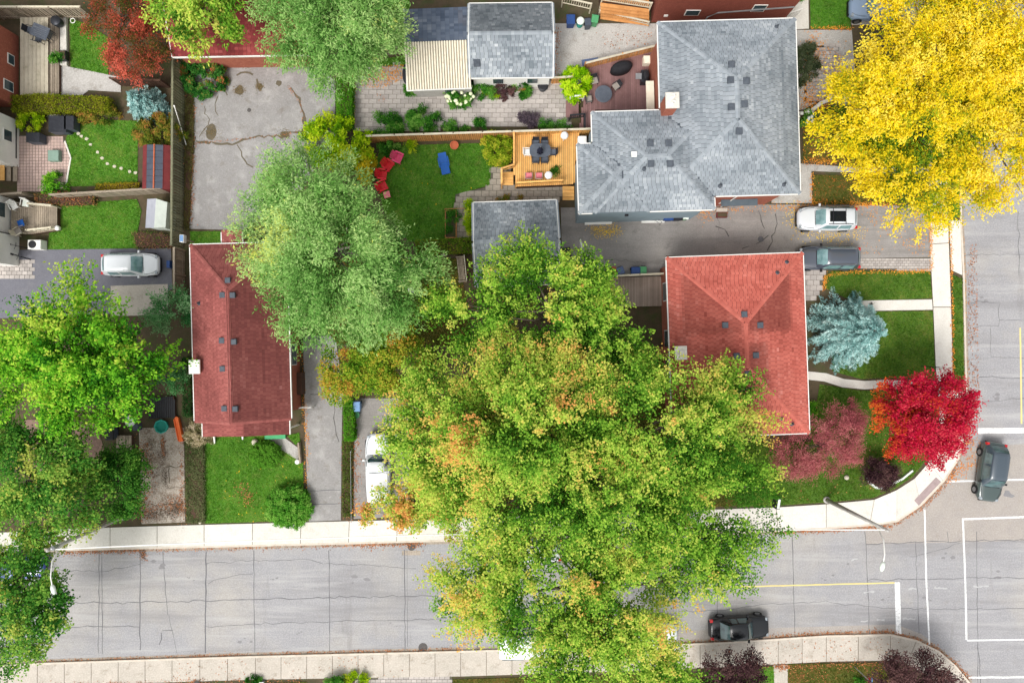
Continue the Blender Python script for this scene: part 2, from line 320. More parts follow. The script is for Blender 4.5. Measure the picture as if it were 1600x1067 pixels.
def slab_run(name, pairs, step, mat, z=0.12, cut=None):
    """pavement of separate slabs between two edge lines, joints recessed"""
    base = mb()
    for (a, b) in zip(pairs[:-1], pairs[1:]):
        base.prism([P2(a[0], a[1]), P2(b[0], b[1]), P2(b[2], b[3]), P2(a[2], a[3])], -.03, z - .025)
    root = base.build(name, 'slab_joint', kind='structure')
    for (a, b) in zip(pairs[:-1], pairs[1:]):
        la = math.hypot(b[0] - a[0], b[1] - a[1]); lb = math.hypot(b[2] - a[2], b[3] - a[3]); n = max(1, round((la + lb) / 2 / step))
        for i in range(n):
            t0, t1 = i / n, (i + 1) / n; g = .45 / step / n * 1.0
            t0 += g; t1 -= g
            q = [P2(a[0] + (b[0] - a[0]) * t0, a[1] + (b[1] - a[1]) * t0), P2(a[0] + (b[0] - a[0]) * t1, a[1] + (b[1] - a[1]) * t1),
                 P2(a[2] + (b[2] - a[2]) * t1, a[3] + (b[3] - a[3]) * t1), P2(a[2] + (b[2] - a[2]) * t0, a[3] + (b[3] - a[3]) * t0)]
            cx = sum(p[0] for p in q) / 4
            if abs(cx) > 50 or abs(sum(p[1] for p in q) / 4) > 36: continue
            dz = random.uniform(-.004, .004)
            mb().prism(q, z - .05, z + dz).build('slab', mat, root)
    return root
slab_run('pavement_north', NPAIR, 70, 'concrete')
slab_run('pavement_south', SPAIR, 41, 'concrete_old')
slab_run('pavement_east', VPAIR, 70, 'concrete')
def strip(m, pts, w, z0, z1, side=1):
    """offset band along polyline of world points"""
    n = len(pts); off = []
    for i in range(n):
        a = Vector(pts[max(i - 1, 0)]); b = Vector(pts[min(i + 1, n - 1)]); t = (b - a).normalized(); off.append((pts[i][0] - t.y * w * side, pts[i][1] + t.x * w * side))
    for i in range(n - 1): m.prism([pts[i], pts[i + 1], off[i + 1], off[i]], z0, z1)
    return off
kb = mb(); gt = mb()
kerb_lines = [([(p[2], p[3]) for p in NPAIR], -1), ([(p[0], p[1]) for p in SPAIR], 1),
              ([(1507, 612), (1505, 520), (1503, 432), (1499, 351), (1496, 200), (1492, -700)], -1)]
for pl, sd_ in kerb_lines:
    w = polyw(pl); o = strip(kb, w, .14, -.03, .125, sd_); o2 = strip(gt, o, .22, -.02, .004, sd_)
kb.build('kerb', 'kerb', kind='structure'); gt.build('gutter', 'gutter', kind='structure')
# blocks of earth the plots stand on
sheet('yard_ground', [(-700, 870), (-80, 850), (100, 840), (640, 826), (1212, 808), (1290, 803), (1365, 796), (1400, 785), (1440, 755), (1470, 710), (1487, 660), (1505, 612), (1503, 432), (1497, 200), (1492, -700), (-700, -700)], .06, 'soil', thick=.12)
sheet('yard_ground', [(-700, 1082), (400, 1043), (1000, 1028), (1290, 1012), (1390, 1012), (1430, 1020), (1470, 1055), (1500, 1110), (1507, 1800), (-700, 1800)], .06, 'soil', thick=.12)
# --- road joints, cracks and paint
def wob(pts, amp, step=12):
    out = []
    for (a, b) in zip(pts[:-1], pts[1:]):
        n = max(1, int(math.hypot(b[0] - a[0], b[1] - a[1]) / step))
        for i in range(n): out.append((a[0] + (b[0] - a[0]) * i / n + random.gauss(0, amp), a[1] + (b[1] - a[1]) * i / n + random.gauss(0, amp)))
    out.append(pts[-1]); return out
def ribbon(name, pts, wid, z, mat, parent, amp=.6, step=12, jit=.35):
    w = polyw(wob(pts, amp, step)); m = mb(); n = len(w); L_ = []; R_ = []
    for i in range(n):
        a = Vector(w[max(i - 1, 0)]); b = Vector(w[min(i + 1, n - 1)]); t = (b - a).normalized(); h = wid / 2 * random.uniform(1 - jit, 1 + jit)
        L_.append((w[i][0] - t.y * h, w[i][1] + t.x * h, z)); R_.append((w[i][0] + t.y * h, w[i][1] - t.x * h, z))
    for i in range(n - 1): m.quad(R_[i], R_[i + 1], L_[i + 1], L_[i])
    return m.build(name, mat, parent)
for x0, y0, x1, y1, wd in [(155, 864, 154, 1020, .05), (159, 864, 160, 1021, .05), (219, 862, 219, 1015, .07), (254, 862, 262, 960, .04), (263, 960, 277, 1022, .03), (322, 862, 321, 1020, .08), (396, 860, 398, 1019, .05), (514, 859, 515, 1017, .05), (632, 858, 633, 1014, .06), (636, 858, 637, 1010, .03), (745, 880, 746, 1012, .05), (1121, 925, 1121, 1000, .04), (1238, 836, 1242, 994, .05), (1352, 830, 1359, 990, .05), (1430, 846, 1436, 990, .04), (1526, 830, 1528, 1067, .04), (1514, 640, 1516, 700, .03), (860, 870, 860, 1008, .05), (980, 860, 981, 1005, .05)]:
    ribbon('joint_line', [(x0, y0), (x1, y1)], wd, .005, 'tar', road, .4)
for pts, wd in [([(100, 941), (219, 941), (322, 938), (514, 933), (640, 931), (760, 928)], .05), ([(100, 980), (155, 978), (219, 979)], .04), ([(320, 980), (397, 974), (515, 971), (640, 968), (760, 962)], .035), ([(322, 880), (397, 876), (470, 873), (515, 881), (600, 884), (650, 888)], .03), ([(324, 911), (345, 904), (375, 897), (395, 896)], .03),
                ([(90, 890), (160, 893), (219, 881)], .03), ([(1352, 850), (1430, 847), (1530, 845), (1620, 842)], .05), ([(1355, 905), (1433, 905), (1528, 902), (1620, 902)], .04), ([(1065, 955), (1130, 953), (1200, 943), (1290, 940), (1360, 948), (1440, 951), (1530, 951), (1620, 950)], .03), ([(1528, 1004), (1532, 1067)], .05),
                ([(1505, 399), (1600, 398)], .03), ([(1590, 330), (1592, 430)], .04), ([(1510, 472), (1560, 473), (1560, 510), (1525, 511)], .035), ([(1547, 512), (1547, 558), (1600, 560)], .03), ([(1530, 588), (1600, 590)], .05), ([(1560, 500), (1600, 501)], .03), ([(1532, 628), (1600, 622)], .03),
                ([(254, 985), (270, 984)], .05), ([(250, 1006), (252, 988)], .06), ([(1480, 830), (1482, 846)], .03), ([(1420, 870), (1470, 858), (1500, 848)], .025)]:
    ribbon('crack', pts, wd, .006, 'tar', road, .9, 9)
def paint(pts, wid, mat='white_line', name='painted_line'): return ribbon(name, pts, wid, .009, mat, road, .12, 16, .08)
paint([(1444.5, 794), (1447, 900), (1452, 1006)], .13); paint([(1504.5, 812), (1508, 900), (1510, 999)], .14)
paint([(1503, 811), (1640, 806)], .15); paint([(1511, 1000), (1640, 998)], .12); paint([(1480, 752), (1640, 748)], .13)
paint([(1513, 1058), (1640, 1057)], .14); paint([(1402, 909), (1404, 990)], .42, name='stop_line'); paint([(1528, 673), (1640, 672)], .42, name='stop_line')
paint([(1105, 918), (1240, 914), (1398, 910)], .1, 'yellow_line'); paint([(1594, 512), (1596, 662)], .12, 'yellow_line')
for (a, b) in [((1350, 925), (1366, 924)), ((1420, 919), (1432, 920)), ((1460, 917), (1480, 919)), ((1345, 970), (1356, 969)), ((1370, 967), (1382, 968)), ((1410, 966), (1430, 967)), ((1330, 874), (1340, 873)), ((1520, 916), (1545, 915))]:
    ribbon('scuffed_paint', [a, b], .12, .0085, 'scuff', road, .8, 4, .6)
for (ox, oy, orr) in [(470, 990, .25), (298, 905, .18), (560, 905, .3), (710, 992, .22), (250, 882, .3), (1290, 905, .2), (1180, 880, .26), (1335, 880, .16), (1475, 872, .3), (1560, 900, .25), (1560, 620, .3), (1450, 935, .2), (1390, 935, .25), (430, 905, .14), (612, 975, .16), (1545, 470, .3), (1575, 770, .35), (380, 1000, .2)]:
    for q in range(3):
        cx_, cy_ = P2(ox + random.gauss(0, 7), oy + random.gauss(0, 4)); rr_ = orr * random.uniform(.3, 1); m = mb(); m.prism([(cx_ + rr_ * math.cos(t) * random.uniform(.6, 1.2), cy_ + rr_ * .6 * math.sin(t) * random.uniform(.6, 1.2)) for t in np.linspace(0, 6.28, 12)[:-1]], 0, .0035 + q * .0008); m.build('oil_stain', 'oil', road)
m = mb(); m.lathe([(.36, 0), (.36, .006), (.33, .008)], 20, P2(661, 1011)); m.build('manhole_cover', 'iron', road)
m = mb(); m.lathe([(.3, 0), (.3, .006), (.28, .008)], 20, P2(643, 854)); m.build('manhole_cover', 'iron', road)
m = mb(); m.prism(polyw([(628, 860), (657, 860), (657, 867), (628, 867)]), 0, .004); m.build('patch', 'gutter', road)
m = mb(); m.prism(polyw([(1427, 781), (1461, 745), (1469, 752), (1434, 789)]), .1, .1285); m.build('tactile_strip', 'tactile', kind='structure')
# --- drives and paths
dr = sheet('driveway', [(876, 325), (1066, 325), (1066, 319), (1452, 322), (1455, 402), (1340, 404), (1255, 402), (1040, 400), (1040, 470), (880, 470)], .09, 'asphalt_drive', thick=.1)
for pts, wd in [([(1120, 354), (1130, 360), (1138, 370)], .07), ([(1185, 330), (1188, 345), (1194, 358)], .05), ([(1211, 335), (1212, 350), (1207, 370), (1198, 392)], .07), ([(1180, 382), (1192, 376), (1200, 368)], .06), ([(1160, 388), (1170, 385)], .06), ([(1122, 326), (1122, 360)], .03), ([(900, 403), (960, 407), (1036, 413)], .02)]: ribbon('crack', pts, wd, .097, 'crack', dr, 1.2, 6, .6)
m = mb(); m.lathe([(.24, .09), (.2, .098)], 9, P2(1188, 374)); m.build('tar_patch', 'tar', dr)
lot = sheet('parking_pad', [(303, 120), (340, 92), (480, 88), (524, 128), (524, 215), (470, 300), (380, 360), (296, 358), (300, 250)], .09, 'asphalt_lot', thick=.1)
for pts, wd in [([(306, 223), (340, 225), (362, 226), (376, 222), (400, 215), (440, 212), (470, 207), (478, 196), (474, 180), (467, 155), (455, 138)], .14), ([(372, 225), (378, 245), (388, 258), (396, 262)], .08), ([(340, 150), (338, 166), (342, 182)], .06), ([(320, 165), (328, 190), (312, 215)], .05), ([(352, 130), (356, 150)], .08), ([(405, 125), (408, 142)], .12), ([(370, 118), (384, 112), (396, 118)], .12)]:
    ribbon('crack', pts, wd, .097, 'crackdirt', lot, 1.3, 6, .6)
for cx, cy, rx, ry in [(331, 207, 10, 13), (375, 142, 7, 9), (388, 99, 10, 5), (436, 131, 5, 5), (446, 211, 8, 6), (407, 137, 4, 7), (476, 190, 4, 8)]:
    a = [P2(cx + rx * math.cos(t) * random.uniform(.75, 1.15), cy + ry * math.sin(t) * random.uniform(.75, 1.15)) for t in np.linspace(0, 6.28, 14)[:-1]]
    mb().prism(a, .08, .1).build('dirt_patch', 'crackdirt', lot)
mb().lathe([(.16, .08), (.16, .1), (.13, .104)], 14, P2(390, 173)).build('drain_cover', 'iron', lot)
d2 = sheet('driveway', [(474, 525), (524, 525), (536, 600), (534, 700), (533, 812), (483, 814), (478, 700)], .09, 'asphalt_lot', thick=.1)
ribbon('crack', [(486, 615), (510, 616), (522, 625), (523, 660), (530, 690)], .05, .096, 'crack', d2, .8, 6)
for y in (765, 786): ribbon('joint_line', [(483, y + 1), (533, y)], .05, .096, 'tar', d2, .4)
sheet('driveway', [(555, 622), (640, 622), (640, 806), (553, 810)], .085, 'asphalt_drive', thick=.1)
d4 = sheet('driveway', [(218, 668), (288, 668), (290, 815), (222, 818)], .09, 'concrete_dirty', thick=.1)
for pts in ([(262, 729), (288, 728)], [(262, 763), (290, 760)], [(266, 730), (266, 755)], [(220, 790), (290, 786)]): ribbon('crack', pts, .06, .096, 'crackdirt', d4, .8, 6, .6)
sheet('parking_pad', [(-60, 392), (268, 388), (270, 452), (180, 490), (-60, 500)], .09, 'asphalt_dark', thick=.1)
sheet('concrete_pad', [(174, 447), (263, 444), (264, 492), (176, 494)], .11, 'concrete_old', thick=.1)
sheet('concrete_pad', [(862, 38), (1030, 38), (1030, 90), (900, 140), (862, 122)], .09, 'concrete_grey', thick=.1)
sheet('path', [(1218, -20), (1238, -20), (1262, -20), (1263, 46), (1222, 48), (1232, 18)], .1, 'concrete', thick=.1)
sheet('paved_pad', [(1205, 48), (1330, 48), (1340, 180), (1290, 150), (1256, 172), (1205, 180)], .09, 'concrete_grey', thick=.1)
sheet('path', [(1205, 253), (1330, 262), (1450, 262), (1450, 274), (1267, 268), (1268, 318), (1205, 318)], .1, 'concrete_grey', thick=.1)
sheet('path', [(1330, 470), (1455, 468), (1456, 484), (1345, 486)], .11, 'concrete', thick=.1)
m = mb(); strip(m, polyw([(1232, 572), (1262, 580), (1290, 583), (1318, 592), (1350, 595), (1385, 593), (1464, 600)]), .65, 0, .11, -1); m.build('path', 'concrete', kind='structure')
m = mb(); strip(m, polyw([(1258, 178), (1280, 160), (1300, 152), (1330, 152)]), .28, 0, .2, -1); m.build('garden_edging', 'concrete', kind='structure')
sheet('driveway_apron', [(1482, 345), (1499, 345), (1502, 430), (1485, 422)], .11, 'concrete', thick=.1)
sheet('path', [(418, 686), (442, 681), (468, 700), (470, 722), (462, 716), (440, 702)], .11, 'concrete_grey', thick=.1)
sheet('pavement_pad', [(40, 655), (150, 660), (170, 720), (40, 740)], .09, 'brick_pad', thick=.1)
# paver strips made of single pavers, recessed joints
def pavers(name, poly, pw, ph, mat, z, rot=0.0, limit=300, jitter=True, offs=True, gap=.026, base='paver_joint'):
    w = polyw(poly); root = mb().prism(w, 0, z - .02).build(name, base, kind='structure')
    cx = sum(p[0] for p in w) / len(w); cy = sum(p[1] for p in w) / len(w); ca, sa = math.cos(rot), math.sin(rot)
    loc = [((x - cx) * ca + (y - cy) * sa, -(x - cx) * sa + (y - cy) * ca) for x, y in w]
    x0, x1 = min(p[0] for p in loc), max(p[0] for p in loc); y0, y1 = min(p[1] for p in loc), max(p[1] for p in loc)
    cells = []; y = y0; r = 0
    while y < y1:
        x = x0 - (pw * .5 if (r % 2 and offs) else 0)
        while x < x1:
            ww = pw
            cells.append((x, y, ww, ph)); x += ww
        y += ph; r += 1
    A = np.array(cells); mid = A[:, :2] + A[:, 2:] / 2; ok = inpoly(mid[:, 0], mid[:, 1], loc)
    A = A[ok]; mid = mid[ok]
    me = mb().box(-.5, .5, -.5, .5, -.04, 0, bev=0).mesh('paver', mat); stuff = mb(); order = sorted(range(len(A)), key=lambda i: mid[i][0] ** 2 + mid[i][1] ** 2)
    for k, i in enumerate(order):
        a = A[i]; dz = random.uniform(-.004, .004)
        gx, gy = cx + mid[i][0] * ca - mid[i][1] * sa, cy + mid[i][0] * sa + mid[i][1] * ca
        if k < limit:
            o = bpy.data.objects.new('paver', me); o.location = (gx, gy, z + dz); o.scale = (a[2] - gap, a[3] - gap, 1); o.rotation_euler = (0, 0, rot + random.uniform(-.008, .008)); link(o, root)
        else: stuff.box(gx - (a[2] - gap) / 2, gx + (a[2] - gap) / 2, gy - (a[3] - gap) / 2, gy + (a[3] - gap) / 2, z - .04, z + dz, rot)
    if stuff.v: stuff.build('paver_field', mat, root, kind='stuff')
    return root
pavers('patio', [(552, 105), (640, 100), (650, 132), (760, 132), (862, 124), (864, 110), (890, 130), (893, 196), (800, 196), (700, 202), (600, 206), (552, 205)], .62, .36, 'paver', .1)
pavers('patio', [(28, 212), (100, 214), (112, 250), (106, 275), (100, 296), (28, 300)], .24, .24, 'paver_pink', .1, limit=120, offs=False)
pavers('paver_strip', [(1340, 404), (1454, 403), (1455, 424), (1340, 420)], .3, .2, 'paver', .105, limit=200)
pavers('paver_pad', [(1235, 424), (1290, 424), (1286, 440), (1278, 455), (1270, 470), (1235, 470)], .5, .4, 'paver', .1)
pavers('paver_pad', [(1255, 75), (1310, 70), (1308, 150), (1256, 165)], .45, .3, 'paver', .11)
pavers('paver_path', [(0, 408), (52, 408), (52, 434), (0, 436)], .4, .3, 'paver', .11)
pavers('paver_pad', [(555, 1058), (706, 1056), (706, 1085), (555, 1085)], .4, .25, 'paver', .11)
# flagstones
pavers('flagstone_path', [(765, 262), (796, 262), (802, 290), (882, 290), (884, 312), (780, 316), (742, 318), (742, 345), (728, 372), (712, 372), (712, 304), (740, 298), (765, 292)], .58, .46, 'flag', .1, gap=.035)
m = mb(); m.prism(polyw([(1352, 820), (1440, 792), (1480, 752), (1510, 700), (1640, 690), (1640, 843), (1530, 846), (1353, 850)]), 0, .003); m.build('road_patch', 'warm_patch', road)
m = mb(); m.prism(polyw([(1060, 985), (1400, 975), (1440, 990), (1480, 1020), (1400, 1000), (1060, 1006)]), 0, .0025); m.build('road_patch', 'warm_patch', road)
# --- lawns
LAWNS = []
def lawn(pts, mat='lawn', dens=420, hue=0.0, z=.1):
    sheet('lawn', pts, z, mat, thick=.1); LAWNS.append((polyw(pts), mat, dens, z))
lawn([(595, 232), (640, 228), (700, 226), (765, 224), (768, 262), (765, 290), (740, 297), (712, 304), (708, 330), (697, 332), (694, 378), (640, 378), (600, 330), (585, 260)])
lawn([(640, 400), (716, 405), (735, 500), (735, 540), (640, 540), (600, 480)], 'lawn_dry')
lawn([(320, 690), (330, 675), (418, 680), (446, 704), (474, 722), (476, 812), (320, 817)])
lawn([(449, 680), (468, 676), (470, 692), (462, 694)])
lawn([(104, 218), (112, 200), (160, 188), (216, 190), (216, 290), (105, 292), (112, 250)])
lawn([(92, 320), (215, 312), (222, 330), (216, 362), (226, 388), (76, 390), (80, 350), (92, 350)])
lawn([(110, 30), (140, 40), (170, 60), (170, 118), (112, 108)])
lawn([(1290, 430), (1300, 424), (1452, 424), (1455, 466), (1330, 470), (1288, 450)], 'lawn_mid')
lawn([(1300, 488), (1456, 486), (1460, 592), (1380, 590), (1345, 592), (1300, 580)], 'lawn_mid')
lawn([(1280, 600), (1340, 610), (1462, 612), (1464, 650), (1458, 690), (1446, 718), (1424, 745), (1398, 762), (1364, 777), (1290, 784), (1212, 789), (1150, 791), (1150, 690), (1266, 690)], 'lawn_mid')
lawn([(1487, 430), (1502, 436), (1504, 520), (1505, 600), (1491, 600), (1488, 540)], 'lawn_mid')
lawn([(1265, -20), (1328, -20), (1328, 46), (1266, 46)])
lawn([(1254, 182), (1290, 168), (1330, 165), (1440, 168), (1440, 258), (1330, 258), (1254, 250)], 'lawn_dry')
lawn([(1270, 274), (1396, 276), (1446, 280), (1446, 318), (1270, 320)], 'lawn_dry')
lawn([(1140, 1042), (1208, 1040), (1210, 1090), (1140, 1090)]); lawn([(1230, 1036), (1390, 1034), (1400, 1090), (1230, 1090)], 'lawn_dry'); lawn([(708, 1060), (1100, 1050), (1100, 1090), (708, 1090)], 'lawn_dry')
lawn([(-40, 1080), (480, 1064), (480, 1090), (-40, 1100)], 'lawn_dry')
sheet('path', [(1208, 1038), (1230, 1037), (1230, 1100), (1210, 1100)], .1, 'concrete_old', thick=.1)
lawn([(298, 362), (352, 362), (352, 382), (298, 384)]); lawn([(560, 20), (640, 0), (640, 60), (560, 60)]); lawn([(590, 95), (632, 88), (634, 104), (590, 104)])
lawn([(480, 355), (600, 340), (640, 400), (600, 520), (530, 540), (480, 480)], 'lawn_dry'); lawn([(640, 600), (1040, 560), (1040, 690), (1150, 700), (1150, 790), (640, 808)], 'lawn_dry')
lawn([(1476, -40), (1495, -40), (1498, 340), (1481, 340)])
for q in ([(-700, -700), (1440, -700), (1440, -32), (-700, -32)], [(-700, -30), (-70, -30), (-70, 840), (-700, 860)], [(-700, 1102), (1480, 1102), (1486, 1800), (-700, 1800)]): sheet('outer_lawn', q, .075, 'lawn_mid', thick=.1)
gv = []; gc = []
for w, mt, dens, z in LAWNS:
    a = np.array(w); lo, hi = a.min(0), a.max(0); n = int(dens * np.prod(hi - lo)); xy = RS.uniform(lo, hi, (n, 2)); xy = xy[inpoly(xy[:, 0], xy[:, 1], w)]
    xy = xy[(abs(xy[:, 0]) < 43) & (abs(xy[:, 1]) < 29)]; n = len(xy)
    ang = RS.uniform(0, 6.28, n); d = np.stack([np.cos(ang), np.sin(ang), np.zeros(n)], 1); s = np.stack([-np.sin(ang), np.cos(ang), np.zeros(n)], 1)
    b = np.concatenate([xy, np.full((n, 1), z)], 1); h = RS.uniform(.03, .09, n)[:, None]; wd = RS.uniform(.012, .03, n)[:, None]
    tip = b + d * RS.uniform(.03, .12, n)[:, None] + np.array([0, 0, 1]) * h
    gv.append(np.stack([b - s * wd, b + s * wd, tip], 1))
    nz = wnoise(xy[:, 0], xy[:, 1], .9) * .4 + wnoise(xy[:, 0] + 9, xy[:, 1], 4.0) * .22 + .42 + RS.normal(0, .2, n) + (np.sin(np.floor(xy[:, 0] / .17) * 12.9898 + np.floor(xy[:, 1] / .17) * 78.233) * 43758.5453 % 1.0 - .5) * .34 + (np.sin(np.floor(xy[:, 0] / .45) * 39.3468 + np.floor(xy[:, 1] / .45) * 11.135) * 24634.6345 % 1.0 - .5) * .22
    st = [S(64, 112, 28), S(88, 144, 38), S(116, 166, 54), S(156, 172, 84)] if mt == 'lawn' else [S(56, 90, 24), S(82, 120, 34), S(106, 142, 46), S(146, 150, 74)] if mt == 'lawn_mid' else [S(66, 82, 28), S(92, 104, 40), S(128, 112, 58), S(160, 126, 70)]
    gc.append(palette(st, nz))
o = bpy.data.objects.new('grass', array_mesh('grass', np.concatenate(gv), np.concatenate(gc), 'leafattr')); link(o, None, 'stuff', 'short mown green grass on the lawns between houses and drives', 'grass')
# --- groundcover beds
# ---------------------------------------------------------------- buildings
def to_local(root, x, y):
    dx, dy = x - root.location.x, y - root.location.y; a = -root.rotation_euler.z
    return dx * math.cos(a) - dy * math.sin(a), dx * math.sin(a) + dy * math.cos(a)
class Rect:
    def __init__(s, x0, x1, y0, y1, gable=''):
        s.x0, s.x1, s.y0, s.y1, s.g = x0, x1, y0, y1, gable
    def d(s, x, y):
        inf = np.full_like(x, 1e3)
        return np.stack([inf if 'W' in s.g else x - s.x0, inf if 'E' in s.g else s.x1 - x, inf if 'S' in s.g else y - s.y0, inf if 'N' in s.g else s.y1 - y])
    def inside(s, x, y): return (x > s.x0) & (x < s.x1) & (y > s.y0) & (y < s.y1)
    def solid(s, m, ze, sl):
        w, h = s.x1 - s.x0, s.y1 - s.y0
        e = [(s.x0, s.y0, ze), (s.x1, s.y0, ze), (s.x1, s.y1, ze), (s.x0, s.y1, ze)]
        if 'W' in s.g or 'E' in s.g or (not s.g and w > h):
            hh = h / 2; zr = ze + sl * hh; a = (s.x0 + (0 if 'W' in s.g else hh), s.y0 + hh, zr); b = (s.x1 - (0 if 'E' in s.g else hh), s.y0 + hh, zr)
            m.add(e + [a, b], [(0, 1, 5, 4), (2, 3, 4, 5), (3, 0, 4), (1, 2, 5), (3, 2, 1, 0)]); hips = [(e[0], a), (e[3], a), (e[1], b), (e[2], b)]
        else:
            hh = w / 2; zr = ze + sl * hh; a = (s.x0 + hh, s.y0 + (0 if 'S' in s.g else hh), zr); b = (s.x0 + hh, s.y1 - (0 if 'N' in s.g else hh), zr)
            m.add(e + [a, b], [(0, 1, 4), (1, 2, 5, 4), (2, 3, 5), (3, 0, 4, 5), (3, 2, 1, 0)]); hips = [(e[0], a), (e[1], a), (e[2], b), (e[3], b)]
        return [(a, b)], hips
def roof(root, rects, ze, sl, pal, under, stain_shade=None, fascia='white_paint', course=.19, tab=.3, base=.5, var=.16, caps=True, name='roof', gut=True, barge=True):
    m = mb(); ridges = []; hips = []
    for r in rects:
        a, b = r.solid(m, ze, sl); ridges += a; hips += b
    rf = m.build(name, under, root)
    V = []; K = []
    def hmax(x, y):
        return np.max(np.stack([np.where(r.inside(x, y), r.d(x, y).min(0), -1) for r in rects]), 0)
    cv = course * math.cos(math.atan(sl))
    for r in rects:
        for side, g in enumerate('WESN'):
            if g in r.g: continue
            ln = (r.y1 - r.y0) if side < 2 else (r.x1 - r.x0); dp = min(r.x1 - r.x0, r.y1 - r.y0) / 2 if not r.g else max(r.x1 - r.x0, r.y1 - r.y0)
            rows = np.arange(0, dp, cv)
            for k, v0 in enumerate(rows):
                u = np.arange(-(tab * RS.rand()), ln, tab); v = np.full_like(u, v0)
                uc = np.clip(u + tab / 2, .01, ln - .01); vc = v + cv / 2
                def pt(uu, vv):
                    if side == 0: return r.x0 + vv, r.y0 + uu
                    if side == 1: return r.x1 - vv, r.y1 - uu
                    if side == 2: return r.x0 + (ln - uu), r.y0 + vv
                    return r.x0 + uu, r.y1 - vv
                x, y = pt(uc, vc); d = r.d(x, y); ok = r.inside(x, y) & (d.argmin(0) == side) & (d.min(0) >= hmax(x, y) - .004)
                if not ok.any(): continue
                u = u[ok]; v = v[ok]; x = x[ok]; y = y[ok]; n = len(u); g_ = .012; u0 = np.clip(u + g_, 0, ln); u1 = np.clip(u + tab - g_, 0, ln); va = v + .012; vb = v + cv + .02
                lift = .014 + RS.uniform(0, .008, n)
                q = []
                for uu, vv, lf in ((u0, va, lift), (u1, va, lift), (u1, vb, .004), (u0, vb, .004)):
                    X, Y = pt(uu, vv); q.append(np.stack([X, Y, ze + sl * vv + lf], 1))
                V.append(np.stack(q, 1)[:, ::-1])
                val = base + RS.normal(0, var, n) + .25 * wnoise(x + root.location.x, y + root.location.y, .8)
                val = val + RS.normal(0, .05) + .12 * wnoise(x * 4 + 3, y * 4, 1.1)
                cc = palette(pal, val)
                if stain_shade is not None: cc = cc * stain_shade(x, y, side)[:, None]  # real stains, plus light and shade painted per roof side
                K.append(cc)
    if caps:
        for (a, b) in ridges + hips:
            a, b = Vector(a), Vector(b); L_ = (b - a).length
            if L_ < .2: continue
            t = (b - a) / L_; s_ = Vector((-t.y, t.x, 0)).normalized(); n = int(L_ / .22)
            for i in range(n):
                p = a + t * (i * .22); q = a + t * min(L_, i * .22 + .26); mx, my = (p.x + q.x) / 2, (p.y + q.y) / 2
                zz = ze + sl * float(hmax(np.array([mx]), np.array([my]))[0])
                if zz > (p.z + q.z) / 2 + .05: continue
                w = .15; c1 = p + Vector((0, 0, .035)); c2 = q + Vector((0, 0, .028)); dz = Vector((0, 0, -w * sl * .8)) if (a, b) in [(Vector(x[0]), Vector(x[1])) for x in ridges] else Vector((0, 0, -w * sl * .55))
                kc = palette(pal, np.array([base + .08 + RS.normal(0, .1)]))[0]
                for sg in (1, -1):
                    qd = [c1, c2, c2 + s_ * (w * sg) + dz, c1 + s_ * (w * sg) + dz]
                    V.append(np.array([[tuple(z) for z in qd]])); K.append(np.array([kc]))
    link(bpy.data.objects.new('shingles', array_mesh('shingles', np.concatenate(V), np.concatenate(K), 'shingleattr')), rf, 'stuff')
    if gut:
        for r in rects:
            for g, (a, b) in (('W', ((r.x0, r.y0), (r.x0, r.y1))), ('E', ((r.x1, r.y0), (r.x1, r.y1))), ('S', ((r.x0, r.y0), (r.x1, r.y0))), ('N', ((r.x0, r.y1), (r.x1, r.y1)))):
                # only edges on the outline
                pts = [(a[0] + (b[0] - a[0]) * t, a[1] + (b[1] - a[1]) * t) for t in np.linspace(.02, .98, 40)]
                keep = [not any(o is not r and o.x0 - .02 < p[0] < o.x1 + .02 and o.y0 - .02 < p[1] < o.y1 + .02 for o in rects) for p in pts]
                if not any(keep): continue
                i0 = keep.index(True); i1 = len(keep) - 1 - keep[::-1].index(True); t0 = 0 if i0 == 0 else pts and .02 + i0 * .96 / 39; t1 = 1 if i1 == 39 else .02 + i1 * .96 / 39
                A = (a[0] + (b[0] - a[0]) * t0, a[1] + (b[1] - a[1]) * t0); B = (a[0] + (b[0] - a[0]) * t1, a[1] + (b[1] - a[1]) * t1); ox, oy = {'W': (-.06, 0), 'E': (.06, 0), 'S': (0, -.06), 'N': (0, .06)}[g]
                if g in r.g and not barge: continue
                if g in r.g:
                    c = ((A[0] + B[0]) / 2, (A[1] + B[1]) / 2); zr = ze + sl * (abs(B[0] - A[0]) + abs(B[1] - A[1])) / 2
                    for E in (A, B):
                        mb().obox((E[0] + ox * .4, E[1] + oy * .4, ze - .06), (c[0] + ox * .4, c[1] + oy * .4, zr - .06), .05, .18).build('barge_board', fascia, rf)
                else:
                    m2 = mb(); x0, x1 = sorted((A[0], B[0])); y0, y1 = sorted((A[1], B[1]))
                    if g in 'WE': m2.box(A[0] - .06 if g == 'W' else A[0], A[0] if g == 'W' else A[0] + .06, y0, y1, ze - .16, ze + .012)
                    else: m2.box(x0, x1, A[1] - .06 if g == 'S' else A[1], A[1] if g == 'S' else A[1] + .06, ze - .16, ze + .012)
                    m2.build('gutter', fascia, rf)
    rf['_'] = 0; del rf['_']
    return rf, (lambda x, y: ze + sl * float(hmax(np.array([x]), np.array([y]))[0]))
def walls(root, rects, ze, mat, inset=.4, name='wall'):
    for i, r in enumerate(rects):
        k = .003 * i
        m = mb().box(r.x0 + inset + k, r.x1 - inset - k, r.y0 + inset + k, r.y1 - inset - k, -.05, ze - .01 - k)
        zr = None
        m.build(name, mat, root)
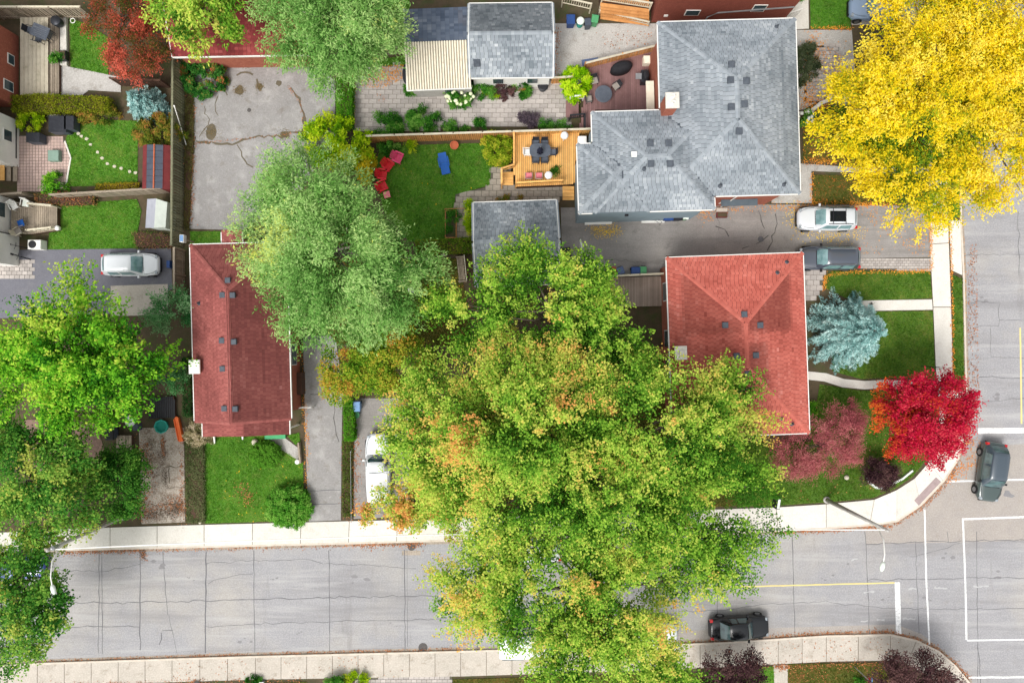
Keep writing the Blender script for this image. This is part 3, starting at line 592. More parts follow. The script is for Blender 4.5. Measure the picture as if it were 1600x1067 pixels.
def gable_fill(root, r, ze, sl, mat, inset=.4):
    m = mb()
    if 'W' in r.g or 'E' in r.g:
        c = (r.y0 + r.y1) / 2; zr = ze + sl * ((r.y1 - r.y0) / 2 - inset)
        for xx in (r.x0 + inset, r.x1 - inset): mb().add([(xx, r.y0 + inset, ze - .02), (xx, r.y1 - inset, ze - .02), (xx, c, zr)], [(0, 1, 2)]).build('gable', mat, root)
        return
    else:
        c = (r.x0 + r.x1) / 2; zr = ze + sl * ((r.x1 - r.x0) / 2 - inset)
        m.add([(r.x0 + inset, r.y0 + inset, ze - .02), (r.x1 - inset, r.y0 + inset, ze - .02), (c, r.y0 + inset, zr)], [(0, 1, 2)])
    m.build('gable', mat, root)
def vents(root, rf, hz, px_list, ztop, sz=.3, mat='vent', name='roof_vent'):
    for (px, py) in px_list:
        x, y = to_local(root, *P2(px, py, ztop))
        for _ in range(2): z = hz(x, y)
        x, y = to_local(root, *P2(px, py, z + .15)); z = hz(x, y)
        m = mb().box(x - sz * .55, x + sz * .55, y - sz * .55, y + sz * .55, z - .12, z + .06); m.box(x - sz * .62, x + sz * .62, y - sz * .62, y + sz * .62, z + .1, z + .16, 0, None, .03)
        m.box(x - sz * .45, x + sz * .45, y - sz * .45, y + sz * .45, z + .05, z + .11); m.build(name, mat, rf)
def pipes(root, rf, hz, px_list, ztop):
    for (px, py) in px_list:
        x, y = to_local(root, *P2(px, py, ztop)); z = hz(x, y); m = mb().lathe([(.2, z - .08), (.12, z + .05), (.06, z + .1), (.06, z + .32), (.045, z + .32), (.045, z + .2)], 10, (x, y)); m.build('vent_pipe', 'vent', rf)
def window(root, x, y, z0, z1, w, face, frame='white_paint', name='window', parent=None):
    """framed window on a wall facing N/S/E/W"""
    par = parent or root; m = mb(); g = mb(); t = .06
    if face in 'EW':
        s = 1 if face == 'E' else -1
        X = sorted((x, x + s * .05)); m.box(X[0], X[1], y - w / 2, y + w / 2, z0, z1); X = sorted((x + s * .02, x + s * .056)); g.box(X[0], X[1], y - w / 2 + t, y + w / 2 - t, z0 + t, z1 - t)
    else:
        s = 1 if face == 'N' else -1
        Y = sorted((y, y + s * .05)); m.box(x - w / 2, x + w / 2, Y[0], Y[1], z0, z1); Y = sorted((y + s * .02, y + s * .056)); g.box(x - w / 2 + t, x + w / 2 - t, Y[0], Y[1], z0 + t, z1 - t)
    f = m.build(name, frame, par); g.build('pane', 'glass', f); return f
PAL_ROOF_BRIGHT = [S(150, 74, 64), S(176, 92, 80), S(190, 106, 93), S(202, 128, 116)]
PAL_ROOF_DARKRED = [S(112, 62, 58), S(132, 74, 70), S(150, 88, 82), S(166, 108, 102)]
PAL_ROOF_GREY = [S(108, 116, 122), S(132, 139, 145), S(154, 160, 165), S(184, 188, 191)]
PAL_ROOF_NAVY = [S(66, 76, 92), S(84, 94, 110), S(104, 112, 126), S(140, 146, 152)]
def local_rect(root, px0, px1, py0, py1, z, gable=''):
    cx, cy = root.location.x, root.location.y; s = (HCAM - z) / HCAM / KPX
    return Rect((px0 - 800) * s - cx, (px1 - 800) * s - cx, (533.5 - py1) * s - cy, (533.5 - py0) * s - cy, gable)
# ---- right red bungalow
x, y = P2(1152.5, 539.5, 4.0); hb = thing('bungalow', 'brick bungalow with a bright red hip roof behind the blue spruce', 'house', (x, y, .06), R(2.1))
rb = Rect(-4.93, 4.93, -6.5, 6.5)
def stain_light_B(x, y, side):  # real stains, plus side tones painted for light: north paler, east darker
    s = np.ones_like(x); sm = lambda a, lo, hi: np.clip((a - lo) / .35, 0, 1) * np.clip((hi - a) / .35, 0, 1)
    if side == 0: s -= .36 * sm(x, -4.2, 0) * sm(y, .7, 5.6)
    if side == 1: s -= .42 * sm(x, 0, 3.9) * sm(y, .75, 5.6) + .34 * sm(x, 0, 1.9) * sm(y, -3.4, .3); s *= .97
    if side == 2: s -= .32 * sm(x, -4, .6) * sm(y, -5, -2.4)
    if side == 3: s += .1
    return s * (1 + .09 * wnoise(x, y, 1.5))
rfB, hzB = roof(hb, [rb], 4.0, .37, PAL_ROOF_BRIGHT, 'under_red', stain_light_B, var=.11, base=.45)
walls(hb, [rb], 4.0, 'brick')
vents(hb, rfB, hzB, [(1163, 491), (1133, 508), (1188, 508), (1151, 556), (1181, 555), (1168, 584)], 5.7, .34)
pipes(hb, rfB, hzB, [(1230, 410), (1213, 427), (1220, 653), (1238, 662)], 4.4)
for wy in (4.2, 0.6, -1.4): window(hb, -4.53, wy, .9, 2.3, 1.4, 'W')
m = mb().box(-4.9, -4.2, -.75, .05, 0, 5.6); m.build('chimney_stack', 'brick', hb)
m = mb().box(-4.98, -4.12, -.83, .13, 5.6, 5.75, 0, None, .03); m.box(-4.7, -4.4, -.5, -.2, 5.75, 5.95); m.build('chimney_cap', 'concrete', hb)
m = mb().obox((-4.96, -.75, 3.9), (-4.96, -1.9, 3.9), .12, .1); m.build('downspout', 'white_paint', hb)
# ---- grey hip-roofed house with rear addition
x, y = P2(1138.5, 169.5, 5.7); hc = thing('two_storey_house', 'large brick house with weathered grey hip roof and rear addition', 'house', (x, y, .06), R(1.6))
rc = [Rect(-4.8, 4.8, -6.1, 6.1), local_rect(hc, 900, 1010, 219, 327.4, 5.7), local_rect(hc, 924, 1112, 170, 327, 5.7)]
rfC, hzC = roof(hc, rc, 5.7, .375, PAL_ROOF_GREY, 'under_grey', lambda x, y, s: (.92 if s in (0, 1) else 1.0) * (1 + .12 * wnoise(x, y, 1.2)), var=.1, base=.42)  # east and west slopes darkened in colour as shade; noise is weathering
walls(hc, [rc[0]], 5.7, 'brick'); walls(hc, rc[1:], 5.7, 'siding_blue', .3)
vents(hc, rfC, hzC, [(1143, 101), (1142, 125), (1166, 127), (1143, 167), (1163, 163), (1155, 205), (1016, 224), (1045, 224), (1017, 256), (1047, 256)], 7.2, .36)
vents(hc, rfC, hzC, [(991, 241)], 6.2, .3, 'white_paint', 'roof_vent')
pipes(hc, rfC, hzC, [(1213, 43), (1125, 290), (1225, 288), (1003, 268)], 6.0)
cx, cy = to_local(hc, *P2(1040, 178, 0))
bx, by = to_local(hc, *P2(1050, 158, 7.6)); bx0 = bx
m = mb().box(bx - .38, bx + .38, by - .45, by + .45, 0, 7.6); m.build('chimney_stack', 'brick', hc)
m = mb().box(bx - .46, bx + .46, by - .53, by + .53, 7.6, 7.74, 0, None, .03); ch = m.build('chimney_cap', 'concrete', hc)
for dy in (-.22, .2): mb().lathe([(.14, 7.74), (.13, 8.0), (.1, 8.0), (.1, 7.8)], 10, (bx, by + dy)).build('chimney_pot', 'white_paint', hc)
ww = rc[0]; xs = ww.x0 + .4; ysouth = ww.y0 + .4
window(hc, -1.0, ysouth, 4.2, 5.2, 1.2, 'S'); window(hc, 1.2, ysouth, 1.0, 2.2, 1.3, 'S')
m = mb().tube([(1.0, ysouth - .1, .1), (1.0, ysouth - .1, 4.6), (1.5, ysouth - .25, 5.5)], .05, 6); m.build('downspout', 'white_paint', hc)
r1 = rc[1]; m = mb().box(r1.x0 + 1.0, r1.x0 + 3.1, r1.y0 + .14, r1.y0 + .3, .0, .25); m.build('door_sill', 'white_paint', hc)
m = mb().box(r1.x0 + 5.4, r1.x0 + 7.2, r1.y0 + .14, r1.y0 + .3, .0, .25); m.build('door_sill', 'white_paint', hc)
m = mb().box(r1.x0 + 3.6, r1.x0 + 3.85, r1.y0 + .15, r1.y0 + .3, 3.2, 3.4); m.build('wall_lamp', 'black_plastic', hc)
r2 = rc[2]; xw = ww.x0
m = mb().box(xw - .28, xw + .3, r2.y1 + .15, ww.y1 - 2.9, 2.5, 2.62); m.build('awning', 'cream', hc)
m = mb().box(0.3, 3.0, ysouth - .5, ysouth - .02, 2.4, 2.48); m.build('door_canopy', 'steel_plate', hc)
# ---- left red house
x, y = P2(376.5, 518, 3.6); ha = thing('bungalow', 'long brick bungalow with a dark red roof beside the narrow driveway', 'house', (x, y, .06), R(1.5))
ra = Rect(-3.52, 3.52, -6.4, 6.4, 'S')
rfA, hzA = roof(ha, [ra], 3.6, .6, PAL_ROOF_DARKRED, 'under_red', lambda x, y, s: {0: 1.1, 1: .7, 3: .85, 2: 1.0}[s] * (1 + .12 * wnoise(x, y, 1.4)), var=.09, base=.45, barge=False)  # west slope painted lit, north and east painted shaded, east partly moss
walls(ha, [ra], 3.6, 'brick'); gable_fill(ha, ra, 3.6, .6, 'white_paint')
vents(ha, rfA, hzA, [(356, 438), (348, 461), (362, 461), (347, 532), (364, 534), (348, 576), (351, 638), (366, 639)], 5.3, .32)
pipes(ha, rfA, hzA, [(311, 474)], 4.2)
px0, py0 = to_local(ha, *P2(318, 652, 3.1)); px1, py1 = to_local(ha, *P2(454, 678, 3.1))
rp = Rect(px0, px1, py1, py0 + .2, 'NS'); rfp, _ = roof(ha, [rp], 3.25, .16, PAL_ROOF_DARKRED, 'under_red', lambda x, y, s: {0: 1.15, 1: .7}.get(s, 1.0) * np.ones_like(x), var=.09, base=.45, name='porch_roof', caps=False, barge=False)  # light painted into the west porch slope, shade into the east
for xx in (rp.x0 + .35, (rp.x0 + rp.x1) / 2 + .6, rp.x1 - .35): mb().tube([(xx, rp.y0 + .35, 0), (xx, rp.y0 + .35, 3.0)], .07, 8).build('porch_post', 'white_paint', ha)
cx, cy = to_local(ha, *P2(304, 573, 4.6)); m = mb().box(cx - .32, cx + .32, cy - .42, cy + .42, 0, 4.5); m.build('chimney_stack', 'brick', ha); m = mb().box(cx - .4, cx + .4, cy - .5, cy + .5, 4.5, 4.62, 0, None, .03); m.build('chimney_cap', 'white_paint', ha)
cx, cy = to_local(ha, *P2(362, 371, 3.4)); rn = Rect(cx - .75, cx + .75, cy - .8, cy + .4, 'NS'); roof(ha, [rn], 3.3, .25, PAL_ROOF_DARKRED, 'under_red', None, name='porch_roof', barge=False); mb().box(rn.x0 + .2, rn.x1 - .2, rn.y0, rn.y1 - .2, 0, 3.28).build('porch_wall', 'brick', ha)
for wy, w_, h_ in ((-1.8, 1.6, 1.2), (2.2, 1.2, 1.2)): window(ha, 3.12, wy, .9, .9 + h_, w_, 'E')
m = mb().box(3.12, 3.5, -4.9, -3.2, .0, .9); m.build('side_step', 'wood_dark', ha)
m = mb()
for z in (1.0, .55): m.obox((3.3, -5.9, z), (4.2, -5.9, z), .06, .06)
for xx in (3.3, 4.2): m.box(xx - .03, xx + .03, -5.93, -5.87, 0, 1.05)
m.build('handrail', 'white_paint', ha)
cx, cy = to_local(ha, *P2(431, 680, .3)); m = mb().box(cx - .8, cx + .8, cy - .25, cy + .2, .38, .45); m.box(cx - .75, cx - .6, cy - .2, cy + .15, 0, .38); m.box(cx + .6, cx + .75, cy - .2, cy + .15, 0, .38); m.box(cx - .8, cx + .8, cy + .18, cy + .24, .45, .85)
bench = m.build('garden_bench', 'green_paint'); bench.location = ha.location; bench.rotation_euler = ha.rotation_euler; bench['label'] = 'green bench under the porch of the dark red roof'; bench['category'] = 'bench'
for (a, b) in (((332, 657), (335, 692)), ((377, 655), (379, 686))):
    x0, y0 = to_local(ha, *P2(*a, 2.6)); x1, y1 = to_local(ha, *P2(*b, .3)); mb().obox((x0, y0 + .3, 2.9), (x0, y0 - .05, 2.4), .09, .09).obox((x0, y0 - .05, 2.4), (x1, y1, .2), .1, .1).build('downspout', 'white_paint', ha)
# ---- garages
def garage(label, px0, px1, py0, py1, ze, sl, rot, pal, wallmat, st=None, base=.45, gable='WE', **k):
    x, y = P2((px0 + px1) / 2, (py0 + py1) / 2, ze); s = (HCAM - ze) / HCAM / KPX; g = thing('garage', label, 'garage', (x, y, .06), R(rot)); w, h = (px1 - px0) * s, (py1 - py0) * s
    r = Rect(-w / 2, w / 2, -h / 2, h / 2, gable); rf, hz = roof(g, [r], ze, sl, pal, 'under_grey', st, base=base, **k); walls(g, [r], ze, wallmat, .2); gable_fill(g, r, ze, sl, wallmat, .2); return g, r, rf, hz
gd, rd, rfd, hzd = garage('grey shingled garage half hidden under the spreading maple', 742, 871, 315, 446, 2.5, .45, 2.0, PAL_ROOF_GREY, 'brick', lambda x, y, s: (.86 if s == 3 else 1.0) * (1 + .14 * np.sin(x * 3.2) * (y > 0) + .08 * wnoise(x, y, 1.6)), base=.36)  # north slope colour darkened to stand for shade; streaks are weathering
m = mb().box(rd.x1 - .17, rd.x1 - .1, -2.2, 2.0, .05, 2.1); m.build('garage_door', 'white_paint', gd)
ge, re_, rfe, hze = garage('grey shingled garage above the patio, north slope colour darkened as shade', 734, 863, 6, 122, 2.6, .45, .6, PAL_ROOF_GREY, 'white_paint', lambda x, y, s: (.5 if s == 3 else 1.0) * (1 + .06 * wnoise(x, y, 1.6)), base=.45)  # shade painted into the north slope of the same grey shingles
vents(ge, rfe, hze, [(745, 98)], 2.9, .4)
window(ge, 1.6, re_.y0 + .2, 1.0, 2.0, .9, 'S'); window(ge, -1.0, re_.y0 + .2, 1.0, 2.0, .9, 'S')
# carport: dark low slope behind, cream corrugated sheet in front
x, y = P2(684, 70, 2.5); cp = thing('carport', 'lean-to shed with cream corrugated roof beside the grey garage', 'shed', (x, y, .06), R(2.2))
hw = 2.36; mb().add([(-hw, 0, 3.0), (hw, 0, 3.0), (hw, 2.65, 2.6), (-hw, 2.65, 2.6), (-hw, 0, 2.92), (hw, 0, 2.92), (hw, 2.65, 2.52), (-hw, 2.65, 2.52)], [(0, 1, 2, 3), (7, 6, 5, 4), (0, 4, 5, 1), (1, 5, 6, 2), (2, 6, 7, 3), (3, 7, 4, 0)]).build('rear_roof', 'under_grey', cp)
V = []; K = []
for k in range(12):
    y0 = 2.62 - k * .215
    for u in np.arange(-hw + .02, hw - .2, .33):
        z = lambda yy: 3.0 - .4 * yy / 2.65
        V.append([(u, y0, z(y0) + .02), (u, y0 - .23, z(y0 - .23) + .006), (u + .315, y0 - .23, z(y0 - .23) + .006), (u + .315, y0, z(y0) + .02)]); K.append(palette(PAL_ROOF_NAVY, np.array([.35 + RS.normal(0, .13) + .3 * wnoise(u, y0, 1.5)]))[0] * (1 if wnoise(u * 2 + 3, y0 * 2, 1) < .45 else np.array((1.25, 1.1, 1.0))))
link(bpy.data.objects.new('shingles', array_mesh('shingles', np.array(V), np.array(K), 'shingleattr')), cp, 'stuff')
nr = 25
for i in range(nr):
    xa = -hw - .05 + i * (2 * hw + .1) / nr; wd = (2 * hw + .1) / nr; m = mb(); pr = [(.0, -.05), (.12, .0), (.22, .04), (.6, .04), (.7, 0), (.78, -.05)]; vs_ = []
    for (yy, zz) in ((-.02, 3.05), (-3.35, 2.57)):
        for (t, h) in pr: vs_.append((xa + t * wd, yy, zz + h))
    m.add(vs_, [(k, k + 6, k + 7, k + 1) for k in range(5)]); m.build('corrugated_sheet', 'cream', cp)
m = mb().box(-hw + .25, hw - .05, -3.0, 2.4, 0, 2.4); m.build('wall', 'concrete_grey', cp); mb().add([(-hw, 0, 2.98), (hw, 0, 2.98), (hw, -3.3, 2.5), (-hw, -3.3, 2.5)], [(3, 2, 1, 0)]).build('sheet_support', 'wood_grey', cp); mb().box(-hw - .05, hw + .05, -3.42, -3.36, 2.46, 2.6).build('gutter', 'white_paint', cp); mb().box(-hw - .07, -hw, -3.4, 2.66, 2.5, 2.64).build('barge_board', 'white_paint', cp)
mb().box(.3, .95, -3.06, -2.98, .9, 1.5).build('window', 'glass', cp)
# dark red garage at the top
x, y = P2(375, 30, 2.8); gr = thing('garage', 'garage with maroon shingle roof at the north end of the asphalt pad', 'garage', (x, y, .06), R(1.0)); s = (HCAM - 2.8) / HCAM / KPX
rr_ = Rect(-106 * s, 106 * s, -58 * s, 120 * s, 'WE'); roof(gr, [rr_], 2.8, .35, [S(104, 44, 46), S(124, 52, 52), S(144, 66, 64), S(166, 96, 92)], 'under_red', None, base=.4); walls(gr, [rr_], 2.8, 'brick', .25)
# brick house at the top edge
x, y = P2(1119, 36); hf = thing('brick_house', 'red brick house wall with basement window behind the grey hip roof', 'house', (x, y, .06), 0)
mb().box(-5.1, 5.1, 0, 8.0, -.05, 6.0).build('wall', 'brick_dark', hf); rT = Rect(-5.5, 5.5, -.4, 8.4); roof(hf, [rT], 6.0, .4, PAL_ROOF_GREY, 'under_grey', None)
window(hf, -2.3, 0, 1.2, 2.0, 1.1, 'S'); window(hf, 2.5, 0, 1.8, 2.8, 1.0, 'S')
mb().tube([(-1.0, -.08, .1), (-1.0, -.08, 1.0), (-.4, -.08, 1.7), (5.0, -.08, 2.6)], .06, 6).build('conduit', 'grey_metal', hf)
mb().box(-4.35, -4.05, -.06, 0, 1.0, 1.25).build('wall_vent', 'white_paint', hf)
m = mb()
for i in range(6): m.box(5.15 + i * .14, 5.19 + i * .14, .1, .14, 0, 1.2 + .12 * i)
m.obox((5.1, .12, 1.2), (5.95, .12, 1.95), .06, .06); m.obox((5.1, .12, .3), (5.95, .12, .3), .06, .06); m.build('porch_railing', 'white_paint', hf)
# houses at the left edge
def edge_house(label, y0, y1, bx, h, mat, wins, roofpal=PAL_ROOF_GREY):
    x, ya = P2(bx, y0); _, yb = P2(bx, y1); o = thing('row_house', label, 'house', (x, (ya + yb) / 2, .06)); hh = (ya - yb) / 2
    mb().box(-9, 0, -hh, hh, -.05, h).build('wall', mat, o); r = Rect(-9.4, .3, -hh - .25, hh + .25); roof(o, [r], h, .4, roofpal, 'under_grey', None)
    for (wy, z0, z1, w) in wins: window(o, 0, wy, z0, z1, w, 'E')
    return o
edge_house('brick house edge beside the pale wooden deck', 58, 168, 30, 5.5, 'brick', [(1.0, 2.4, 3.4, .7), (.6, .5, 1.2, .8), (-1.5, .6, 1.6, .8)])
o = edge_house('white stucco house edge beside the pink paved patio', 190, 262, 31, 5.5, 'stucco', [(.3, .8, 1.7, .9)]); mb().box(0, .03, -1.2, 1.6, .3, .4).build('wall_trim', 'black_plastic', o)
edge_house('white stucco house edge beside the small wooden porch', 312, 366, 22, 5.5, 'stucco', [(.3, .9, 2.3, 1.2)]); edge_house('white rear wing next to the bicycles and paver path', 370, 416, 31, 3.0, 'stucco', [])
# ---------------------------------------------------------------- vehicles (front towards local +X)
def interp(tab, t):
    for (a, b) in zip(tab[:-1], tab[1:]):
        if a[0] <= t <= b[0]: return a[1] + (b[1] - a[1]) * (t - a[0]) / (b[0] - a[0] + 1e-9)
    return tab[-1][1]
def car(name, label, px, py, heading, L, W, H, paint, roof_mat=None, kind='suv', z=0.0, glass='car_glass', rails=False, sunroof=False, cat='car', group=None, bars=False, front_white=False):
    x, y = P2(px, py, z + .9); root = thing(name, label, cat, (x, y, z), R(heading), group)
    plan = [(0, .50), (.012, .64), (.04, .80), (.09, .91), (.17, .965), (.25, .985), (.55, 1.0), (.82, .98), (.92, .93), (.965, .84), (.988, .74), (1.0, .62)]   # from the front
    belt = {'suv': .98, 'hatch': .94, 'sedan': .92, 'pickup': 1.05, 'van': 1.1}[kind] * (H / 1.65 if kind not in ('van', 'pickup') else 1)
    nose = {'suv': .80, 'hatch': .74, 'sedan': .68, 'pickup': .95, 'van': .95}[kind]
    ws0, ws1, rr, rb_ = {'suv': (.27, .40, .87, .955), 'hatch': (.25, .40, .84, .95), 'sedan': (.29, .42, .70, .84), 'pickup': (.30, .39, .52, .545), 'van': (.10, .19, .985, .995)}[kind]
    tail = {'suv': belt, 'hatch': belt, 'sedan': belt - .02, 'pickup': belt - .02, 'van': belt}[kind]
    top = [(0, nose - .16), (.02, nose), (.10, nose + .07), (ws0, belt - .02), (ws0 + .05, belt), (.9, tail), (.985, tail - .06), (1.0, tail - .2)]
    ts = [0, .008, .02, .04, .07, .11, .16, .22, ws0, ws0 + .04, .4, .5, .6, .7, .8, .88, .93, .96, .98, .992, 1.0]; sec = []
    for t in ts:
        hw = W / 2 * interp(plan, t); zt = interp(top, t); zb = .22 if .04 < t < .96 else .32
        half = [(.88 * hw, zb), (.985 * hw, zb + .12), (hw, .52), (.995 * hw, zt - .22), (.955 * hw, zt - .07), (.86 * hw, zt - .015), (.45 * hw, zt + .025)]
        ring = half + [(0, zt + .032)] + [(-a, b) for a, b in half[::-1]]; sec.append([(L / 2 - t * L, a, b) for a, b in ring])
    m = mb(); n = len(sec[0]); vs_ = [p for s_ in sec for p in s_]; fs = []
    for i in range(len(sec) - 1):
        for k in range(n): fs.append((i * n + k, i * n + (k + 1) % n, (i + 1) * n + (k + 1) % n, (i + 1) * n + k))
    fs += [tuple(range(n - 1, -1, -1)), tuple((len(sec) - 1) * n + k for k in range(n))]
    m.add(vs_, fs); body = m.build('body', paint, root, smooth=True)
    X = lambda t: L / 2 - t * L
    wb, wt = W / 2 * .90, W / 2 * (.70 if kind != 'van' else .9); zr = H
    # cabin frame: lofted from windscreen base over the roof to the tail
    st = [(ws0, wb * .86, belt - .03, wb * .95, belt - .06), ((ws0 + ws1) / 2, wt * 1.02, (belt + zr) / 2 + .06, wb, belt - .05), (ws1, wt * .95, zr - .05, wb * 1.0, belt - .05), (ws1 + .05, wt * .98, zr - .01, wb, belt - .05), ((ws1 + rr) / 2, wt, zr, wb, belt - .05), (rr - .05, wt * .97, zr - .015, wb * .99, belt - .05), (rr, wt * .93, zr - .05, wb * .98, belt - .05), ((rr + rb_) / 2, wt * .98, (belt + zr) / 2 + .06, wb * .97, belt - .05), (rb_, wb * .84, belt - .02, wb * .92, belt - .06)]
    vs_ = []
    for (t, a, z1, b, z0) in st:
        c = .035 if z1 > belt + .2 else .01
        vs_ += [(X(t), b, z0), (X(t), a + (b - a) * .12, z1 - (z1 - z0) * .12), (X(t), a * .88, z1), (X(t), a * .4, z1 + c * .8), (X(t), 0, z1 + c), (X(t), -a * .4, z1 + c * .8), (X(t), -a * .88, z1), (X(t), -a - (b - a) * .12, z1 - (z1 - z0) * .12), (X(t), -b, z0)]
    fs = []
    for i in range(len(st) - 1):
        for k in range(8): fs.append((i * 9 + k, i * 9 + k + 1, (i + 1) * 9 + k + 1, (i + 1) * 9 + k))
    mb().add(vs_, fs).build('cabin', roof_mat or paint, root, smooth=True)
    def pane(nm, a, b, c, d, lift=.022, ins=.07):
        a, b, c, d = map(Vector, (a, b, c, d)); ce = (a + b + c + d) / 4; nn = (b - a).cross(d - a).normalized()
        if nn.dot(ce - Vector((ce.x * .6, 0, belt * .7))) < 0: nn = -nn
        q = [p + (ce - p) * ins + nn * lift for p in (a, b, c, d)]
        q2 = [p - nn * .03 for p in q]
        return mb().add(q + q2, [(0, 1, 2, 3), (0, 4, 5, 1), (1, 5, 6, 2), (2, 6, 7, 3), (3, 7, 4, 0)]).build(nm, glass, root)
    zt_ = zr - .05
    # curved windscreen and rear window in three strips
    def screen(nm, t0, w0, z0, t1, w1, z1, bow):
        m = mb(); pts = []
        for j in range(7):
            f = -1 + j / 3.0; cv = bow * (1 - f * f); dz = .035 * (1 - f * f)
            for (t, w, z, fr) in ((t0, w0, z0, .04), ((t0 + t1) / 2, (w0 + w1) / 2, (z0 + z1) / 2 + .075, 0), (t1, w1, z1, -.04)): pts.append((X(t) + cv * .3, f * w, z + dz + .022))
        fs = []
        for j in range(6):
            for k in range(2): fs.append((j * 3 + k, j * 3 + k + 1, (j + 1) * 3 + k + 1, (j + 1) * 3 + k))
        return m.add(pts, fs).build(nm, glass, root, smooth=True)
    screen('windscreen', ws0 + .012, wb * .84, belt + .0, ws1 - .008, wt * .84, zr - .07, .12)
    if kind != 'van': screen('rear_window', rb_ - .006, wb * .76, belt + .03, rr + .008, wt * .80, zr - .075, -.1)
    for sg in (1, -1):
        ma = (ws1 + .004, (ws1 + rr) / 2 - .01); mc = ((ws1 + rr) / 2 + .012, rr - .035)
        for (t0, t1, sl0) in ((ma[0] - .05, ma[1], .055), (mc[0], mc[1] + .02, 0)):
            if t1 - t0 < .06: continue
            pane('side_window', (X(t0), sg * wb * 1.0, belt), (X(t1), sg * wb, belt), (X(t1 - (0 if sl0 else .02)), sg * (wt + .03), zr - .13), (X(t0 + sl0), sg * (wt + .03), zr - .13), .015, .05)
        for t in (.165, .80):
            w = mb(); cx = X(t); r_ = .34 if kind != 'pickup' else .38; yy = sg * (W / 2 - .09)
            w.add([(cx + r_ * math.cos(a), yy + d, r_ + r_ * math.sin(a)) for d in (-.11, .11) for a in np.linspace(0, 2 * math.pi, 18, endpoint=False)], [tuple(range(17, -1, -1)), tuple(range(18, 36))] + [(i, (i + 1) % 18, 18 + (i + 1) % 18, 18 + i) for i in range(18)])
            wo = w.build('wheel', 'tyre', root)
            q = mb(); q.add([(cx + .2 * math.cos(a), yy + sg * d, r_ + .2 * math.sin(a)) for d in (.1, .118) for a in np.linspace(0, 2 * math.pi, 10, endpoint=False)], [tuple(range(10, 20))] + [(i, (i + 1) % 10, 10 + (i + 1) % 10, 10 + i) for i in range(10)]); q.build('rim', 'rim', wo)
        # mirror
        mx = X(ws0 + .075); mb().box(mx - .07, mx + .07, *sorted((sg * W / 2 * .97, sg * (W / 2 + .17))), belt - .06, belt + .1, 0, None, .03).build('mirror', 'black_plastic' if paint not in ('paint_white', 'paint_silverwhite') else paint, root)
        hx = X(.035); mb().box(hx - .14, hx + .05, *sorted((sg * W / 2 * .52, sg * W / 2 * .8)), nose - .1, nose + .005 + .03, 0, None, .03).build('headlight', 'lamp_clear', root)
        tx = X(.97); mb().box(tx - .09, tx + .14, *sorted((sg * W / 2 * .62, sg * W / 2 * .86)), tail - .26, tail - .03, 0, None, .03).build('tail_light', 'lamp_red', root)
        if rails: mb().tube([(X(ws1 + .03), sg * wt * .9, zr), (X(ws1 + .06), sg * wt * .92, zr + .06), (X(rr - .06), sg * wt * .92, zr + .06), (X(rr - .03), sg * wt * .9, zr)], .022, 5).build('roof_rail', 'grey_metal' if paint != 'paint_silverwhite' else 'black_plastic', root)
    if bars:
        for t in (ws1 + .1, rr - .16): mb().tube([(X(t), -wt * .95, zr + .08), (X(t), wt * .95, zr + .08)], .025, 6).build('roof_bar', 'black_plastic', root)
    if sunroof: mb().box(X(rr - .16), X(ws1 + .05), -wt * .62, wt * .62, zr - .02, zr + .045, 0, None, .02).build('sunroof', 'solar_black', root)
    mb().box(L / 2 - .1, L / 2 + .015, -W * .3, W * .3, .3, nose - .2, 0, None, .03).build('grille', 'black_plastic', root)
    mb().box(-L / 2 - .015, -L / 2 + .1, -W * .32, W * .32, .3, .55, 0, None, .03).build('rear_bumper', 'black_plastic', root)
    mb().tube([(X(ws0 - .002), -W * .3, belt + .015), (X(ws0 + .004), W * .3, belt + .015)], .02, 4).build('wiper_cowl', 'black_plastic', root)
    for sg in (1, -1):
        mb().tube([(X(t), sg * W / 2 * interp(plan, t) * k2, interp(top, t) + .012) for t, k2 in ((.03, .62), (.08, .76), (.15, .83), (ws0 - .01, .86))], .012, 4).build('bonnet_seam', 'black_plastic', root)
        mb().obox((X(ws0 + .03), sg * W * .25, belt + .07), (X(ws0 + .005), sg * .06, belt + .045), .03, .02).build('wiper', 'black_plastic', root)
        for t in (ws0 + .1, (ws1 + rr) / 2, rr - .02): mb().obox((X(t), sg * (W / 2 * .985), belt - .2), (X(t), sg * (W / 2 * .90), belt - .005), .014, .02).build('door_seam', 'black_plastic', root)
    if kind == 'pickup':
        mb().box(X(.985), X(.565), -W * .42, W * .42, tail - .05, tail + .075, 0, None, .03).build('tonneau_cover', 'white_gloss', root)
        mb().box(X(.995), X(.93), -W * .42, W * .42, tail + .0, tail + .06, 0, None, .02).build('tailgate_cap', 'black_plastic', root)
    return root
car('parked_car', 'white SUV with glass sunroof parked on the asphalt driveway', 1294, 341, 180, 4.55, 1.86, 1.68, 'paint_silverwhite', kind='suv', z=.09, glass='car_glass_light', sunroof=True, rails=True, bars=True)
car('parked_car', 'charcoal SUV with silver roof rails parked beside the red roof', 1297, 403, 180, 4.75, 1.85, 1.7, 'paint_charcoal', kind='suv', z=.09, glass='car_glass_light', rails=True)
car('parked_car', 'white hatchback parked on the dark asphalt pad', 201, 413, 0, 4.45, 1.8, 1.55, 'paint_white', kind='hatch', z=.09, glass='car_glass_light')
car('parked_pickup', 'white pickup truck with covered bed parked under the yellowing maple', 590, 732, 91, 5.4, 1.9, 1.8, 'paint_white', kind='pickup', z=.085, cat='pickup')
car('driving_car', 'dark green hatchback waiting at the crosswalk on the cross street', 1553, 738, -98, 4.6, 1.85, 1.6, 'paint_green', roof_mat='paint_slate', kind='hatch', glass='car_glass')
car('driving_car', 'black sedan at the kerb behind the stop line', 1157, 983, 3, 4.6, 1.82, 1.5, 'paint_black', kind='sedan')
